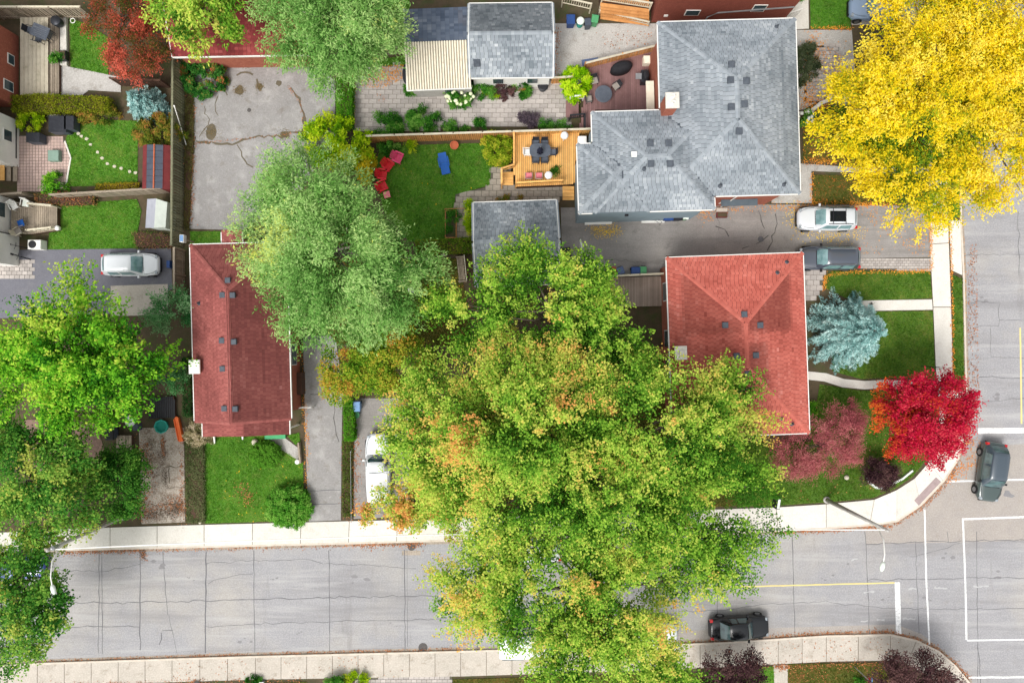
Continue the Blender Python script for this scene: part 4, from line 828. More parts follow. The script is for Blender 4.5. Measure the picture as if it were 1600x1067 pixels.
car('parked_car', 'white car under the street maple at the north kerb', 832, 862, 181, 4.5, 1.8, 1.5, 'paint_white', kind='sedan')
car('parked_van', 'white van under the street maple at the south kerb', 829, 1003, 1, 4.9, 1.95, 2.0, 'paint_white', kind='van', cat='van')
car('parked_car', 'white car half hidden under foliage behind the black sedan', 1014, 993, 2, 4.5, 1.8, 1.5, 'paint_white', kind='hatch')
car('parked_car', 'blue car mostly hidden under the lamp-side maple', 20, 888, 2, 4.5, 1.8, 1.5, 'paint_blue', kind='sedan')
car('parked_car', 'steel blue car at the top partly under the golden tree', 1376, 10, 180, 4.6, 1.85, 1.55, 'paint_steel', kind='suv', z=.09, glass='car_glass_light')
sheet('driveway', [(1328, -30), (1450, -30), (1450, 40), (1330, 40)], .085, 'concrete_grey', thick=.1)
# ---------------------------------------------------------------- plants
def leaves(pos, nrm, along, ln, wd, fold=.25):
    """diamond leaves, folded along the midrib, returned as (n,4,3)"""
    n = len(pos); nrm = norm(nrm); t = norm(along - nrm * (along * nrm).sum(1, keepdims=True)); s = np.cross(nrm, t)
    l = ln[:, None]; w = wd[:, None]
    a = pos - t * l * .5; c = pos + t * l * .5; up = nrm * w * fold
    return np.stack([a, pos + s * w * .5 + up - t * l * .08, c, pos - s * w * .5 + up - t * l * .08], 1)
def sphere(n): return norm(RS.normal(0, 1, (n, 3)))
def crown_arrays(lobes, br=1.7, cr=.6, bd=.35, nc=14, nl=26, leaf=(.22, .15), pal=None, elong=1.0, tipk=.35, upk=.8, zmin=-.35, base=.35, var=.22, hang=0.0, extra=None, leafvar=.13, inner=.12, shrink=1.0, nn=.45):
    V = []; K = []; bpos = []
    for lb in lobes:
        c = np.array(lb[0]); r = np.maximum(np.array(lb[1]) - shrink * (.62 * br + .45 * cr) * np.array([1, 1, .8]), np.array(lb[1]) * .45); off = lb[2] if len(lb) > 2 else 0.0
        area = 4 * math.pi * ((r[0] * r[1]) ** 1.6 / 3 + (r[0] * r[2]) ** 1.6 / 3 + (r[1] * r[2]) ** 1.6 / 3) ** (1 / 1.6) * .75
        nb = max(3, int(area * bd)); d = sphere(nb * 3); d = d[d[:, 2] > zmin][:nb]; nb = len(d)
        rad = 1 - np.abs(RS.normal(0, inner, nb)) + RS.normal(0, .05, nb); rad[RS.rand(nb) < .15] *= .7
        b = c + d * r * rad[:, None]; bpos.append(b)
        out = norm(d / r); bn = RS.normal(0, var, nb)
        cd = norm(RS.normal(0, 1, (nb * nc, 3)) + np.repeat(out, nc, 0) * .75 + np.array([0, 0, .45]))
        bs = np.repeat(RS.uniform(.65, 1.2, nb), nc)
        cp = np.repeat(b, nc, 0) + cd * br * bs[:, None] * RS.uniform(.45, 1.05, (nb * nc, 1)) * np.array([1, 1, .75])
        sc = norm(cd * .5 + np.repeat(out, nc, 0) * .8 - np.array([0, 0, hang]))
        N = nb * nc * nl; cd2 = np.repeat(sc, nl, 0); u = RS.uniform(-.9, 1, N)
        p = np.repeat(cp, nl, 0) + cd2 * (u * cr * elong)[:, None] + RS.normal(0, .42, (N, 3)) * cr * np.array([1, 1, .6]) * (1.15 - .45 * u)[:, None] / (1 + .5 * (elong - 1))
        p[:, 2] = np.maximum(p[:, 2], .12)
        nrm = np.array([0, 0, upk]) + cd2 * .35 + RS.normal(0, nn, (N, 3))
        ln = leaf[0] * RS.uniform(.7, 1.3, N); wd = leaf[1] * RS.uniform(.7, 1.3, N)
        V.append(leaves(p, nrm, cd2 + RS.normal(0, .55, (N, 3)), ln, wd))
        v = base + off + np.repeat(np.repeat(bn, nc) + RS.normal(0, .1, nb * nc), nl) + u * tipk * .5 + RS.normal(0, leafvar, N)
        if extra is not None: v = v + extra(p)
        K.append(palette(pal, v))
    return np.concatenate(V), np.concatenate(K), np.concatenate(bpos)
def lob(px, py, z, rx, ry, rz, off=0.0): return (P(px, py, z), (rx, ry, rz), off)
def tree(name, label, base_px, lobes, trunk_r=.25, cat='tree', group=None, bark='bark', mat='leafattr', nlimb=26, crown_name='crown', **k):
    bx, by = P2(*base_px); root = thing(name, label, cat, (bx, by, .05), 0, group)
    V, K, B = crown_arrays(lobes, **k); V = V - np.array([bx, by, .05])
    o = bpy.data.objects.new(crown_name, array_mesh(crown_name, V, K, mat)); link(o, root)
    B = B - np.array([bx, by, .05]); m = mb(); top = B[:, 2].max(); cz = B[:, 2].mean()
    cen = B.mean(0); sp = [(0, 0, -.05), (cen[0] * .15, cen[1] * .15, cz * .35), (cen[0] * .5, cen[1] * .5, cz * .7), (cen[0] * .9, cen[1] * .9, cz * 1.0)]
    m.tube(sp, [trunk_r * 1.25, trunk_r, trunk_r * .75, trunk_r * .4], 9)
    m.build('trunk', bark, root, smooth=True)
    m = mb(); idx = RS.choice(len(B), min(nlimb, len(B)), replace=False)
    for i in idx:
        t = RS.uniform(.35, .95); s = [np.array(sp[1]) * (1 - t) + np.array(sp[3]) * t]; e = B[i]; md = (s[0] + e) / 2 + RS.normal(0, .25, 3); md[2] -= .1 * abs(e[2] - s[0][2])
        r0 = trunk_r * RS.uniform(.22, .42)
        m.tube([s[0], md, e, e + (e - md) * .25 + np.array([0, 0, .1])], [r0, r0 * .65, r0 * .3, r0 * .1], 5)
    m.build('branches', bark, root, smooth=True)
    return root
def shrub(name, label, px, py, rx, ry, h, pal, cat='shrub', group=None, leaf=(.12, .085), bd=5.0, nc=8, nl=22, br=.3, cr=.18, z0=.0, stem=True, **k):
    x, y = P2(px, py, h * .5); root = thing(name, label, cat, (x, y, .06), 0, group)
    V, K, B = crown_arrays([((0, 0, h * .45), (rx, ry, h * .55))], br=br, cr=cr, bd=bd, nc=nc, nl=nl, leaf=leaf, pal=pal, zmin=-.5, shrink=.25, **k)
    link(bpy.data.objects.new('foliage', array_mesh('foliage', V, K, 'leafattr')), root)
    if stem:
        m = mb()
        for i in range(5):
            a = i * 1.26; m.tube([(.05 * math.cos(a), .05 * math.sin(a), -.06), (rx * .35 * math.cos(a), ry * .35 * math.sin(a), h * .5)], [.03, .012], 5)
        m.build('stem', 'bark', root)
    return root
def box_hedge(name, label, poly, h, pal, z0=.05, dens=420, leaf=(.1, .07), cat='hedge', rough=.08, mat='leafattr', **k):
    """clipped hedge: leaves spread over the top and sides of a body"""
    w = polyw(poly, h); cx = sum(p[0] for p in w) / len(w); cy = sum(p[1] for p in w) / len(w); root = thing(name, label, cat, (cx, cy, .05))
    w = [(x - cx, y - cy) for x, y in w]; a = np.array(w); lo, hi = a.min(0), a.max(0); n = int(np.prod(hi - lo) * dens); xy = RS.uniform(lo, hi, (n, 2)); xy = xy[inpoly(xy[:, 0], xy[:, 1], w)]; n = len(xy)
    z = h - np.abs(RS.normal(0, h * .12, n)) + wnoise(xy[:, 0] * 3 + cx, xy[:, 1] * 3 + cy) * rough; p = [np.concatenate([xy, z[:, None]], 1)]
    for i in range(len(w)):
        p0, p1 = np.array(w[i]), np.array(w[(i + 1) % len(w)]); ln = np.linalg.norm(p1 - p0); q = int(ln * h * dens * .45); t = RS.rand(q, 1)
        p.append(np.concatenate([p0 + (p1 - p0) * t + RS.normal(0, .06, (q, 2)), RS.uniform(0.05, h, (q, 1))], 1))
    p = np.concatenate(p); n = len(p); nr = np.array([0, 0, .8]) + RS.normal(0, .5, (n, 3))
    V = leaves(p, nr, RS.normal(0, 1, (n, 3)), leaf[0] * RS.uniform(.7, 1.4, n), leaf[1] * RS.uniform(.7, 1.4, n))
    K = palette(pal, .45 + .3 * wnoise(p[:, 0] + cx, p[:, 1] + cy, 2.2) + RS.normal(0, .2, n))
    link(bpy.data.objects.new('foliage', array_mesh('foliage', V, K, mat)), root)
    m = mb(); ins = [(x * .9, y * .9) for x, y in w]; m.prism(ins, -.04, h * .78); m.build('inner_stems', 'wood_dark', root)
    return root
def spruce(name, label, bpx, bpy_, Hh, rad, pal, nb=260, nq=110, label_cat='tree', wobx=1.0):
    x, y = P2(bpx, bpy_); root = thing(name, label, label_cat, (x, y, .05)); V = []; K = []
    for i in range(nb):
        lv = int(15 * (1 - math.sqrt(RS.rand()))); z = Hh * lv / 15.0 + .25 + RS.normal(0, .05)
        r = rad * max(.03, 1 - z / Hh) ** .85 * RS.uniform(.7, 1.15); a = lv * 1.7 + 6.283 / 11 * RS.randint(11) + RS.normal(0, .12); n = max(24, int(nq * (.35 + r / rad)))
        t = RS.rand(n) ** .7; w = (.24 * r * (1 - t) * t * 2.2 + .05) * RS.uniform(-1, 1, n); rise = .25 * r * t - .42 * r * t * t
        d = np.array([math.cos(a), math.sin(a), 0]); s = np.array([-math.sin(a), math.cos(a), 0])
        p = d * (t * r)[:, None] + s * w[:, None]; p[:, 2] = z + rise + RS.normal(0, .04, n)
        al = d * .9 + s * (np.sign(w) * .75)[:, None] + RS.normal(0, .3, (n, 3)) + np.array([0, 0, .15])
        V.append(leaves(p, np.array([0, 0, .8]) + RS.normal(0, .5, (n, 3)), al, RS.uniform(.14, .3, n), RS.uniform(.03, .07, n), .5))
        K.append(palette(pal, .4 + .45 * (t - .5) + RS.normal(0, .14) + RS.normal(0, .18, n)))
    V = np.concatenate(V); V[:, :, 2] = np.maximum(V[:, :, 2], .06)
    link(bpy.data.objects.new('crown', array_mesh('crown', V, np.concatenate(K), 'needleattr')), root)
    mb().tube([(0, 0, -.05), (0, 0, Hh * .5), (0, 0, Hh * .97)], [.16, .1, .02], 8).build('trunk', 'bark', root, smooth=True)
    return root
PAL_MAPLE = [S(56, 104, 30), S(102, 154, 46), S(148, 190, 66), S(182, 206, 84), S(212, 212, 100), S(230, 190, 98), S(228, 162, 94)]
PAL_WILLOW = [S(74, 124, 52), S(116, 166, 80), S(154, 194, 110), S(186, 214, 138), S(212, 220, 106)]
PAL_BRIGHT = [S(40, 98, 28), S(80, 150, 36), S(122, 190, 48), S(162, 212, 64), S(196, 214, 84)]
PAL_DARK = [S(44, 98, 34), S(78, 138, 50), S(118, 168, 66), S(154, 188, 80), S(188, 192, 90)]
PAL_YELLOW = [S(96, 138, 40), S(160, 172, 36), S(226, 202, 32), S(250, 220, 40), S(252, 232, 90)]
PAL_RED = [S(224, 118, 50), S(200, 66, 50), S(184, 28, 58), S(202, 34, 72), S(222, 84, 92)]
PAL_PINK = [S(120, 62, 66), S(162, 84, 92), S(190, 110, 112), S(204, 132, 128)]
PAL_PURPLE = [S(48, 32, 38), S(78, 54, 58), S(104, 76, 76), S(124, 92, 88)]
PAL_SPRUCE = [S(80, 124, 120), S(126, 172, 168), S(172, 210, 206), S(210, 234, 228)]
PAL_SHRUB = [S(34, 82, 26), S(60, 124, 38), S(96, 158, 56), S(140, 182, 86)]
PAL_RUST = [S(110, 84, 40), S(168, 92, 52), S(204, 104, 66), S(226, 124, 84)]
PAL_LIME = [S(88, 138, 20), S(140, 184, 24), S(184, 210, 34), S(214, 222, 60)]
PAL_OLIVE = [S(66, 96, 32), S(108, 130, 42), S(150, 140, 58), S(190, 130, 70)]
# the big maples in the middle
def mapx(p):
    a = wnoise(p[:, 0] * 1.1 + 5, p[:, 1] * 1.1, .8)
    return .12 * wnoise(p[:, 0], p[:, 1], .35) + np.where(a > .95, .28, 0)
tree('maple_tree', 'tall yellow-green maple between both red-roofed houses, crown reaching over the pavement', (880, 745),
     [lob(830, 660, 10.5, 6.2, 4.6, 3.2, .12), lob(1020, 665, 9.5, 5.6, 4.6, 3.0, -.05), lob(700, 680, 8.6, 3.7, 4.8, 2.8, .04), lob(960, 770, 9.8, 6.0, 4.2, 3.0, -.04), lob(1120, 780, 8.4, 4.2, 5.0, 2.6, -.12), lob(800, 770, 9.0, 5.0, 3.8, 2.8, .06), lob(1130, 630, 8.0, 2.7, 2.9, 2.2, .06), lob(860, 610, 9.5, 4.0, 2.6, 2.2, .14)],
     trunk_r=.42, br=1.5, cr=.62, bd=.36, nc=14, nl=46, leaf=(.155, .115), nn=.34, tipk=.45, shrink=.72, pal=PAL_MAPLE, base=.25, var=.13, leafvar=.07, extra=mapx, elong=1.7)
tree('maple_tree', 'spreading green maple with spiky upright shoots over the grey garage roof', (870, 520),
     [lob(850, 480, 8.6, 4.6, 3.8, 2.4, .0), lob(740, 490, 7.6, 3.4, 2.8, 2.0, -.02), lob(955, 522, 8.0, 3.6, 2.8, 2.2, -.06), lob(815, 425, 7.4, 2.2, 2.3, 1.8, .04), lob(915, 445, 7.0, 1.7, 2.1, 1.6, .08)],
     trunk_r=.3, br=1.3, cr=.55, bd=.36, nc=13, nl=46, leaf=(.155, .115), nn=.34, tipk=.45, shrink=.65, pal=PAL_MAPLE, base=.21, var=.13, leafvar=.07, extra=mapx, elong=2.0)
tree('maple_tree', 'street maple with orange-tinged leaves hanging over the parked white cars', (900, 832),
     [lob(850, 905, 9.0, 5.8, 4.2, 2.8, .04), lob(745, 910, 7.6, 2.8, 3.6, 2.2, .1), lob(970, 930, 8.8, 4.2, 4.4, 2.8, .04), lob(930, 1020, 8.2, 4.8, 3.2, 2.6, .02), lob(1085, 875, 7.8, 3.8, 3.0, 2.2, -.1), lob(870, 965, 8.0, 2.6, 2.0, 2.0, .06), lob(1040, 1060, 7.0, 2.8, 2.6, 2.0, -.05)],
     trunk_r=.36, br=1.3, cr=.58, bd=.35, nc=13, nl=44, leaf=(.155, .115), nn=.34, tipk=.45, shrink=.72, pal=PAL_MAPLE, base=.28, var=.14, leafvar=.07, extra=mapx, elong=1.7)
tree('young_maple_tree', 'small yellowing maple leaning over the parked white pickup', (650, 775),
     [lob(646, 770, 4.6, 2.2, 2.1, 1.5, .08), lob(598, 798, 3.6, 1.5, .7, .7, .1), lob(680, 800, 4.6, 2.2, 1.5, 1.4, .12)], trunk_r=.14, br=.9, cr=.45, bd=.7, nc=10, nl=26, pal=PAL_MAPLE, base=.45, elong=1.4, leaf=(.18, .13), shrink=.5)
tree('ornamental_maple', 'small maple turning orange at its tip beside the asphalt driveway', (560, 590),
     [lob(536, 588, 3.4, 1.4, 1.7, 1.3, .16), lob(582, 578, 4.2, 1.8, 1.6, 1.4, -.02), lob(622, 565, 4.8, 2.0, 2.4, 1.5, -.08)], trunk_r=.14, br=.8, cr=.4, shrink=.3, bd=1.1, nc=12, nl=28, pal=[S(84, 130, 32), S(128, 164, 46), S(170, 182, 60), S(196, 164, 64), S(206, 130, 68)], base=.32, leaf=(.15, .11))
# willow-like feathery trees
WK = dict(br=1.2, cr=.62, bd=.62, nc=13, nl=40, leaf=(.22, .065), pal=PAL_WILLOW, elong=1.5, base=.36, var=.12, leafvar=.08, shrink=.85, nn=.35, upk=.6, hang=.15)
tree('elm_tree', 'large feathery pale green tree between the left red roof and the back lawn', (535, 395),
     [lob(488, 305, 10.0, 3.4, 3.2, 2.8, .0), lob(532, 405, 10.4, 4.1, 4.2, 3.0, .0), lob(440, 370, 8.8, 2.8, 4.0, 2.6, .16), lob(620, 430, 8.6, 2.8, 3.4, 2.4, -.1), lob(490, 470, 8.4, 3.4, 2.6, 2.2, -.06), lob(580, 480, 7.6, 2.6, 2.4, 2.0, -.1)], trunk_r=.35, bark='bark_pale', extra=lambda p: .1 * wnoise(p[:, 0], p[:, 1], .5) + np.where((p[:, 0] + 15.2) ** 2 + (p[:, 1] - 6.6) ** 2 < 3.2, .3, 0), **WK)
tree('elm_tree', 'feathery pale green tree overhanging the dark red garage roof', (560, 40),
     [lob(470, 35, 8.4, 2.8, 3.2, 2.2, .0), lob(540, 40, 9.2, 3.6, 3.4, 2.4, -.04), lob(530, 95, 7.4, 2.9, 1.7, 1.8, .0), lob(590, 60, 8.0, 1.9, 2.8, 2.0, .05), lob(575, 5, 9.0, 2.4, 2.4, 2.0, .08)], trunk_r=.3, bark='bark_pale', **WK)
tree('backyard_tree', 'leafy yellow-green tree shading the top of the grey board fence', (300, 10),
     [lob(270, 15, 6.4, 2.0, 2.0, 1.6, .2), lob(325, 20, 6.8, 2.6, 2.6, 1.8, .15), lob(310, 65, 5.6, 1.8, 1.3, 1.2, .28), lob(370, -10, 6.8, 1.8, 1.6, 1.5, .0)], trunk_r=.2, br=.9, cr=.45, bd=.7, nc=12, nl=22, pal=PAL_MAPLE[:5], base=.36, leaf=(.24, .12), elong=1.3)
tree('cherry_tree', 'rusty red shrub-like tree beside the small blue spruce', (185, 60),
     [lob(185, 40, 3.4, 2.5, 2.4, 1.5, .0), lob(235, 75, 3.0, 1.3, 1.8, 1.2, -.06), lob(205, 98, 2.8, 2.3, 1.2, 1.1, .25), lob(190, 5, 3.6, 2.6, 1.8, 1.4, .05)], trunk_r=.14, br=.7, cr=.38, bd=.9, nc=10, nl=22, pal=[S(84, 86, 40), S(132, 78, 52), S(172, 84, 62), S(206, 96, 78), S(226, 120, 98)], base=.36, leaf=(.13, .08), shrink=.5)
# yellow locust
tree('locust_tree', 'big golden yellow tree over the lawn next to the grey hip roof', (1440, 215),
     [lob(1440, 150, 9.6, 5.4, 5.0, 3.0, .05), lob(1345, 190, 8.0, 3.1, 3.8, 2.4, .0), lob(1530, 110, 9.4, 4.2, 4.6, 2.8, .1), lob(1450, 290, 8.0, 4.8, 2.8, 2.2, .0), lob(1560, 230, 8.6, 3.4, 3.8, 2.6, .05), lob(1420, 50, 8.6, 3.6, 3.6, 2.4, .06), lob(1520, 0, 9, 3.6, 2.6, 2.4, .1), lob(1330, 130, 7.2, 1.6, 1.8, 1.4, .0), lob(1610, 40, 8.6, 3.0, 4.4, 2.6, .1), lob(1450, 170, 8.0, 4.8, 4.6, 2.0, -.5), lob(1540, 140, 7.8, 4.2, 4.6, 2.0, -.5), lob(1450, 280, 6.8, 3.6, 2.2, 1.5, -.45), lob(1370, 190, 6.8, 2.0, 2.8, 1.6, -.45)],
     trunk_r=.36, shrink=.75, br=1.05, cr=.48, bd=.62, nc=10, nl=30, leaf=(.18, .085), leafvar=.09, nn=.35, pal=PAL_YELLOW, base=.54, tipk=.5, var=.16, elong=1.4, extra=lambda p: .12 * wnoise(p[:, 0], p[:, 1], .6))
tree('red_maple', 'bright scarlet maple with an orange edge on the street corner', (1405, 640),
     [lob(1450, 645, 4.6, 2.7, 3.0, 2.2, .12), lob(1400, 655, 3.6, 1.5, 2.4, 1.5, -.16), lob(1475, 625, 4.8, 1.9, 2.1, 1.7, .12), lob(1450, 690, 4.0, 2.4, 1.6, 1.6, .14), lob(1385, 610, 3.0, .9, 1.0, .8, -.3)],
     trunk_r=.15, br=.75, cr=.36, bd=1.1, nc=11, nl=24, leaf=(.14, .1), pal=PAL_RED, base=.46, tipk=.15, var=.1, elong=1.2, shrink=.6, extra=lambda p: np.clip((p[:, 0] - 27.3) * .32, -.5, .05))
tree('bright_ash_tree', 'bright green tree with long finger-like shoots beside the dark parking pad', (140, 560),
     [lob(110, 545, 8.0, 4.4, 3.6, 2.6, .05), lob(190, 560, 7.2, 3.2, 3.4, 2.2, -.04), lob(60, 590, 7.4, 3.6, 3.4, 2.4, .0), lob(140, 625, 6.8, 4.2, 2.2, 2.0, -.08), lob(245, 580, 5.6, 1.6, 2.4, 1.6, -.16), lob(120, 480, 7.0, 1.9, 2.6, 1.6, .16), lob(30, 530, 7.4, 2.4, 2.0, 1.8, .12), lob(175, 650, 5.4, 1.4, 1.4, 1.2, .1)],
     trunk_r=.28, br=1.1, cr=.55, bd=.5, nc=12, nl=28, pal=PAL_BRIGHT, base=.36, elong=2.2, leaf=(.2, .13), extra=lambda p: .1 * wnoise(p[:, 0], p[:, 1], .5))
tree('norway_maple', 'dark green maple with yellowing patches over the brick paved pad', (70, 745),
     [lob(60, 735, 6.8, 3.8, 3.2, 2.2, .0), lob(20, 700, 6.6, 2.6, 2.4, 2.0, .12), lob(110, 770, 6.2, 3.0, 2.8, 1.9, .03), lob(40, 810, 6.0, 3.2, 2.2, 1.9, .02)], trunk_r=.26, br=1.0, cr=.5, bd=.55, nc=12, nl=26, pal=PAL_DARK, base=.38, leaf=(.18, .13), extra=mapx)
tree('round_linden', 'dense round dark green tree beside the dirty concrete driveway', (190, 750), [lob(186, 755, 3.6, 2.5, 2.7, 1.9, .0)], trunk_r=.14, br=.7, cr=.4, bd=1.4, nc=12, nl=26, pal=PAL_DARK[:4], base=.26, leaf=(.13, .1), var=.1)
tree('street_maple', 'green and yellow maple over the left street lamp and blue car', (60, 840),
     [lob(40, 930, 7.2, 3.6, 3.4, 2.2, -.04), lob(25, 995, 6.6, 2.2, 2.6, 1.8, .04), lob(90, 915, 6.4, 1.7, 1.5, 1.3, -.16), lob(35, 865, 6.6, 2.4, 2.0, 1.7, .16), lob(70, 945, 6.4, 1.7, 1.4, 1.3, -.06)], trunk_r=.28, br=.95, cr=.48, bd=.6, nc=12, nl=26, pal=PAL_DARK, base=.42, leaf=(.18, .13), extra=mapx)
spruce('blue_spruce', 'large silvery blue spruce in front of the bright red hip roof', 1309, 518, 6.8, 3.25, PAL_SPRUCE, nb=300, nq=120)
spruce('blue_spruce', 'small bushy blue spruce against the grey board fence', 236, 168, 3.0, 1.75, PAL_SPRUCE, nb=150, nq=80)
spruce('blue_spruce', 'narrow blue spruce tucked behind the bushy one at the fence', 260, 176, 2.2, .9, PAL_SPRUCE, nb=60, nq=60)
tree('smoke_bush', 'thin dusty pink ornamental tree south of the bright red roof', (1275, 690),
     [lob(1310, 675, 2.8, 2.1, 1.9, .9, .0), lob(1245, 715, 2.4, 2.2, 1.4, .8, .05), lob(1285, 700, 2.6, 3.0, 1.9, .9, .0), lob(1330, 650, 2.6, 1.3, 1.2, .8, -.1)], trunk_r=.1, br=.55, cr=.34, bd=1.3, nc=10, nl=26, pal=PAL_PINK, base=.5, leaf=(.1, .05), var=.14, shrink=.3)
tree('plum_shrub', 'dark purple bush at the tip of the corner lawn', (1373, 738), [lob(1375, 738, 1.3, 1.2, 1.1, .8, .0)], trunk_r=.06, br=.4, cr=.24, bd=6, nc=9, nl=22, pal=PAL_PURPLE, base=.35, leaf=(.09, .06), cat='shrub', shrink=.3)
tree('plum_tree', 'purple-leaved plum tree behind the black car', (1135, 1050), [lob(1145, 1048, 3.0, 2.1, 1.5, 1.2, .0), lob(1135, 1075, 3, 2.0, 1.4, 1.1, .0)], trunk_r=.12, br=.6, cr=.34, bd=1.6, nc=10, nl=24, pal=PAL_PURPLE, base=.45, leaf=(.12, .08), shrink=.3)
tree('plum_tree', 'purple-leaved plum tree by the curved south pavement', (1410, 1055), [lob(1430, 1050, 2.8, 2.0, 1.3, 1.2, .05), lob(1395, 1062, 2.6, 1.5, .9, .9, .1), lob(1475, 1065, 2.4, 1.2, 1.1, .9, -.1), lob(1440, 1090, 3, 2.4, 1.2, 1, 0)], trunk_r=.12, br=.6, cr=.34, bd=1.6, nc=10, nl=24, pal=PAL_PURPLE, base=.5, leaf=(.12, .08), shrink=.3)
tree('lilac_tree', 'grey-green round shrub tree by the left wall of the long red roof', (262, 485), [lob(266, 486, 3.0, 1.5, 1.6, 1.3, .05)], trunk_r=.1, br=.6, cr=.34, bd=1.3, nc=10, nl=22, pal=[S(50, 110, 56), S(84, 146, 84), S(128, 180, 120), S(160, 198, 144)], base=.4, leaf=(.13, .07), shrink=.3)
tree('lilac_tree', 'grey-green lower shrub tree beside the dark shed platform', (262, 590), [lob(262, 592, 2.4, 1.2, 1.3, 1.0, .0)], trunk_r=.08, br=.5, cr=.3, bd=1.4, nc=9, nl=20, pal=[S(40, 96, 48), S(70, 132, 72), S(110, 166, 104), S(150, 190, 136)], base=.36, leaf=(.12, .06), shrink=.3)
# shrubs
shrub('lilac_bush', 'lime green bush by the red lawn chairs', 528, 222, 2.6, 1.9, 2.2, PAL_LIME, base=.4, leaf=(.16, .11), bd=2.2, br=.5, cr=.3)
shrub('forsythia_bush', 'yellow bush beside the red lawn chairs', 572, 262, .5, 1.2, 1.4, [S(140, 150, 30), S(196, 190, 36), S(232, 204, 50)], base=.6)
shrub('ivy_mound', 'mound of dark ivy at the corner of the cracked asphalt pad', 318, 118, 1.75, 1.6, 1.0, [S(34, 84, 34), S(56, 120, 46), S(96, 150, 66), S(190, 110, 70)], base=.34)
shrub('dwarf_tree', 'round lime bush at the corner of the mauve deck', 899, 130, 1.0, 1.2, 1.9, [S(90, 150, 10), S(140, 196, 16), S(184, 224, 30), S(214, 232, 60)], base=.4)
shrub('dwarf_tree', 'round yellow-green bush beside the new wooden deck', 777, 233, 1.05, 1.2, 1.7, [S(84, 120, 24), S(132, 162, 36), S(176, 190, 54), S(206, 190, 70)], base=.45)
shrub('round_bush', 'clipped oval bush beside the front path', 415, 710, 1.08, .95, 1.0, [S(64, 116, 32), S(88, 146, 44), S(118, 172, 60)], base=.55, leaf=(.09, .065), br=.16, cr=.12, bd=34, nl=16, var=.06, leafvar=.2)
shrub('round_bush', 'dense dark green bush at the pavement corner of the front lawn', 451, 791, 1.6, 1.5, 1.2, [S(48, 106, 30), S(76, 142, 44), S(112, 176, 62), S(150, 196, 90)], base=.5, leaf=(.1, .07), bd=11)
for i, (px, py, rx, ry, h, lb_, pl) in enumerate([
    (605, 196, 1.1, .9, 1.1, 'loose blue-green bush on the patio edge next to the fence start', PAL_SHRUB), (662, 188, 1.2, .9, 1.3, 'broad green bush spilling over the orange fence', PAL_SHRUB),
    (712, 199, .9, .4, .7, 'low green bush along the orange fence beside the paving', PAL_SHRUB), (748, 197, .6, .35, .7, 'small green bush midway along the orange fence', PAL_SHRUB),
    (824, 190, .8, .55, .9, 'purple-grey barberry bush behind the orange fence', [S(70, 62, 74), S(98, 86, 96), S(124, 110, 116)]),
    (852, 195, .38, .36, 1.0, 'little cone bush by the fence next to the purple bush', PAL_SHRUB), (868, 196, .33, .33, .9, 'little cone bush by the fence, middle of three', PAL_SHRUB), (882, 196, .33, .33, .9, 'little cone bush by the fence next to the deck stairs', PAL_SHRUB),
    (757, 138, .75, .8, 1.0, 'green bush in the bed under the grey garage eave', PAL_SHRUB), (787, 138, .7, .75, .9, 'dark maroon bush in the bed under the grey garage eave', PAL_PURPLE), (813, 138, .7, .8, 1.0, 'green bush right of the maroon one under the garage eave', PAL_SHRUB), (766, 149, .5, .3, .5, 'low lime plants at the front of the garage bed', PAL_LIME), (822, 148, .8, .3, .45, 'low yellow plants at the end of the garage bed', PAL_OLIVE),
    (645, 141, .55, .5, .8, 'small dark bush under the corrugated carport corner', PAL_SHRUB),
    (250, 207, 1.75, 1.35, 1.8, 'olive bush over the maroon shed roof', PAL_OLIVE), (87, 288, .85, .75, .9, 'bright green bush at the corner of the pink patio', PAL_BRIGHT[:4]),
    (45, 187, 1.1, .75, .9, 'yellow-green bush above the pink patio', PAL_LIME), (155, 180, 1.6, .6, .8, 'pale green bush between the white strip and the lawn', PAL_OLIVE),
    (1258, 103, .85, 1.5, 1.6, 'dark olive bush against the east side of the grey roof', [S(52, 66, 44), S(78, 90, 62), S(104, 112, 84)]),
    (1236, -6, .9, .8, 1.0, 'clipped dark bush beside the top concrete path', PAL_SHRUB[:3]),
    (312, 676, 1.1, 1.0, .9, 'bush of dried cream flower heads by the red roof corner', [S(96, 110, 60), S(150, 140, 100), S(206, 190, 158), S(226, 212, 188)]),
    (705, 345, .45, 1.1, .6, 'leafy plants in the wooden raised bed', PAL_SHRUB), (735, 340, .35, 1.3, 1.6, 'ivy climbing the west wall of the grey garage', PAL_LIME),
    (640, 228, .5, .35, .6, 'yellow flowering plant below the orange fence', PAL_LIME), (608, 232, .7, .5, .7, 'grey-green plant at the lawn corner under the fence', PAL_SHRUB), (1267, 655, .3, 1.6, .6, 'narrow strip of green plants along the red roof wall', PAL_BRIGHT[:4]),
    (520, 1062, .9, .5, .8, 'dark green bush south of the far pavement', PAL_SHRUB), (558, 1062, .9, .5, .8, 'yellow bush south of the far pavement', PAL_LIME), (395, 1068, .6, .4, .5, 'small green plant south of the far pavement', PAL_SHRUB),
    (795, 312, .9, .25, .4, 'low flowers along the north wall of the grey garage', PAL_OLIVE), (665, 590, 1.0, 1.4, 1.4, 'dark bush deep in the shade beneath the maples', PAL_SHRUB), (560, 520, .9, .9, 1.6, 'dark green bush behind the orange-tipped maple', PAL_SHRUB),
    (1345, 1060, .35, .3, .4, 'small plant by the corner sign', PAL_SHRUB)]):
    shrub('bush', lb_, px, py, rx, ry, h, pl, base=.46, leaf=(.1, .07) if rx > .5 else (.08, .055), group=None)
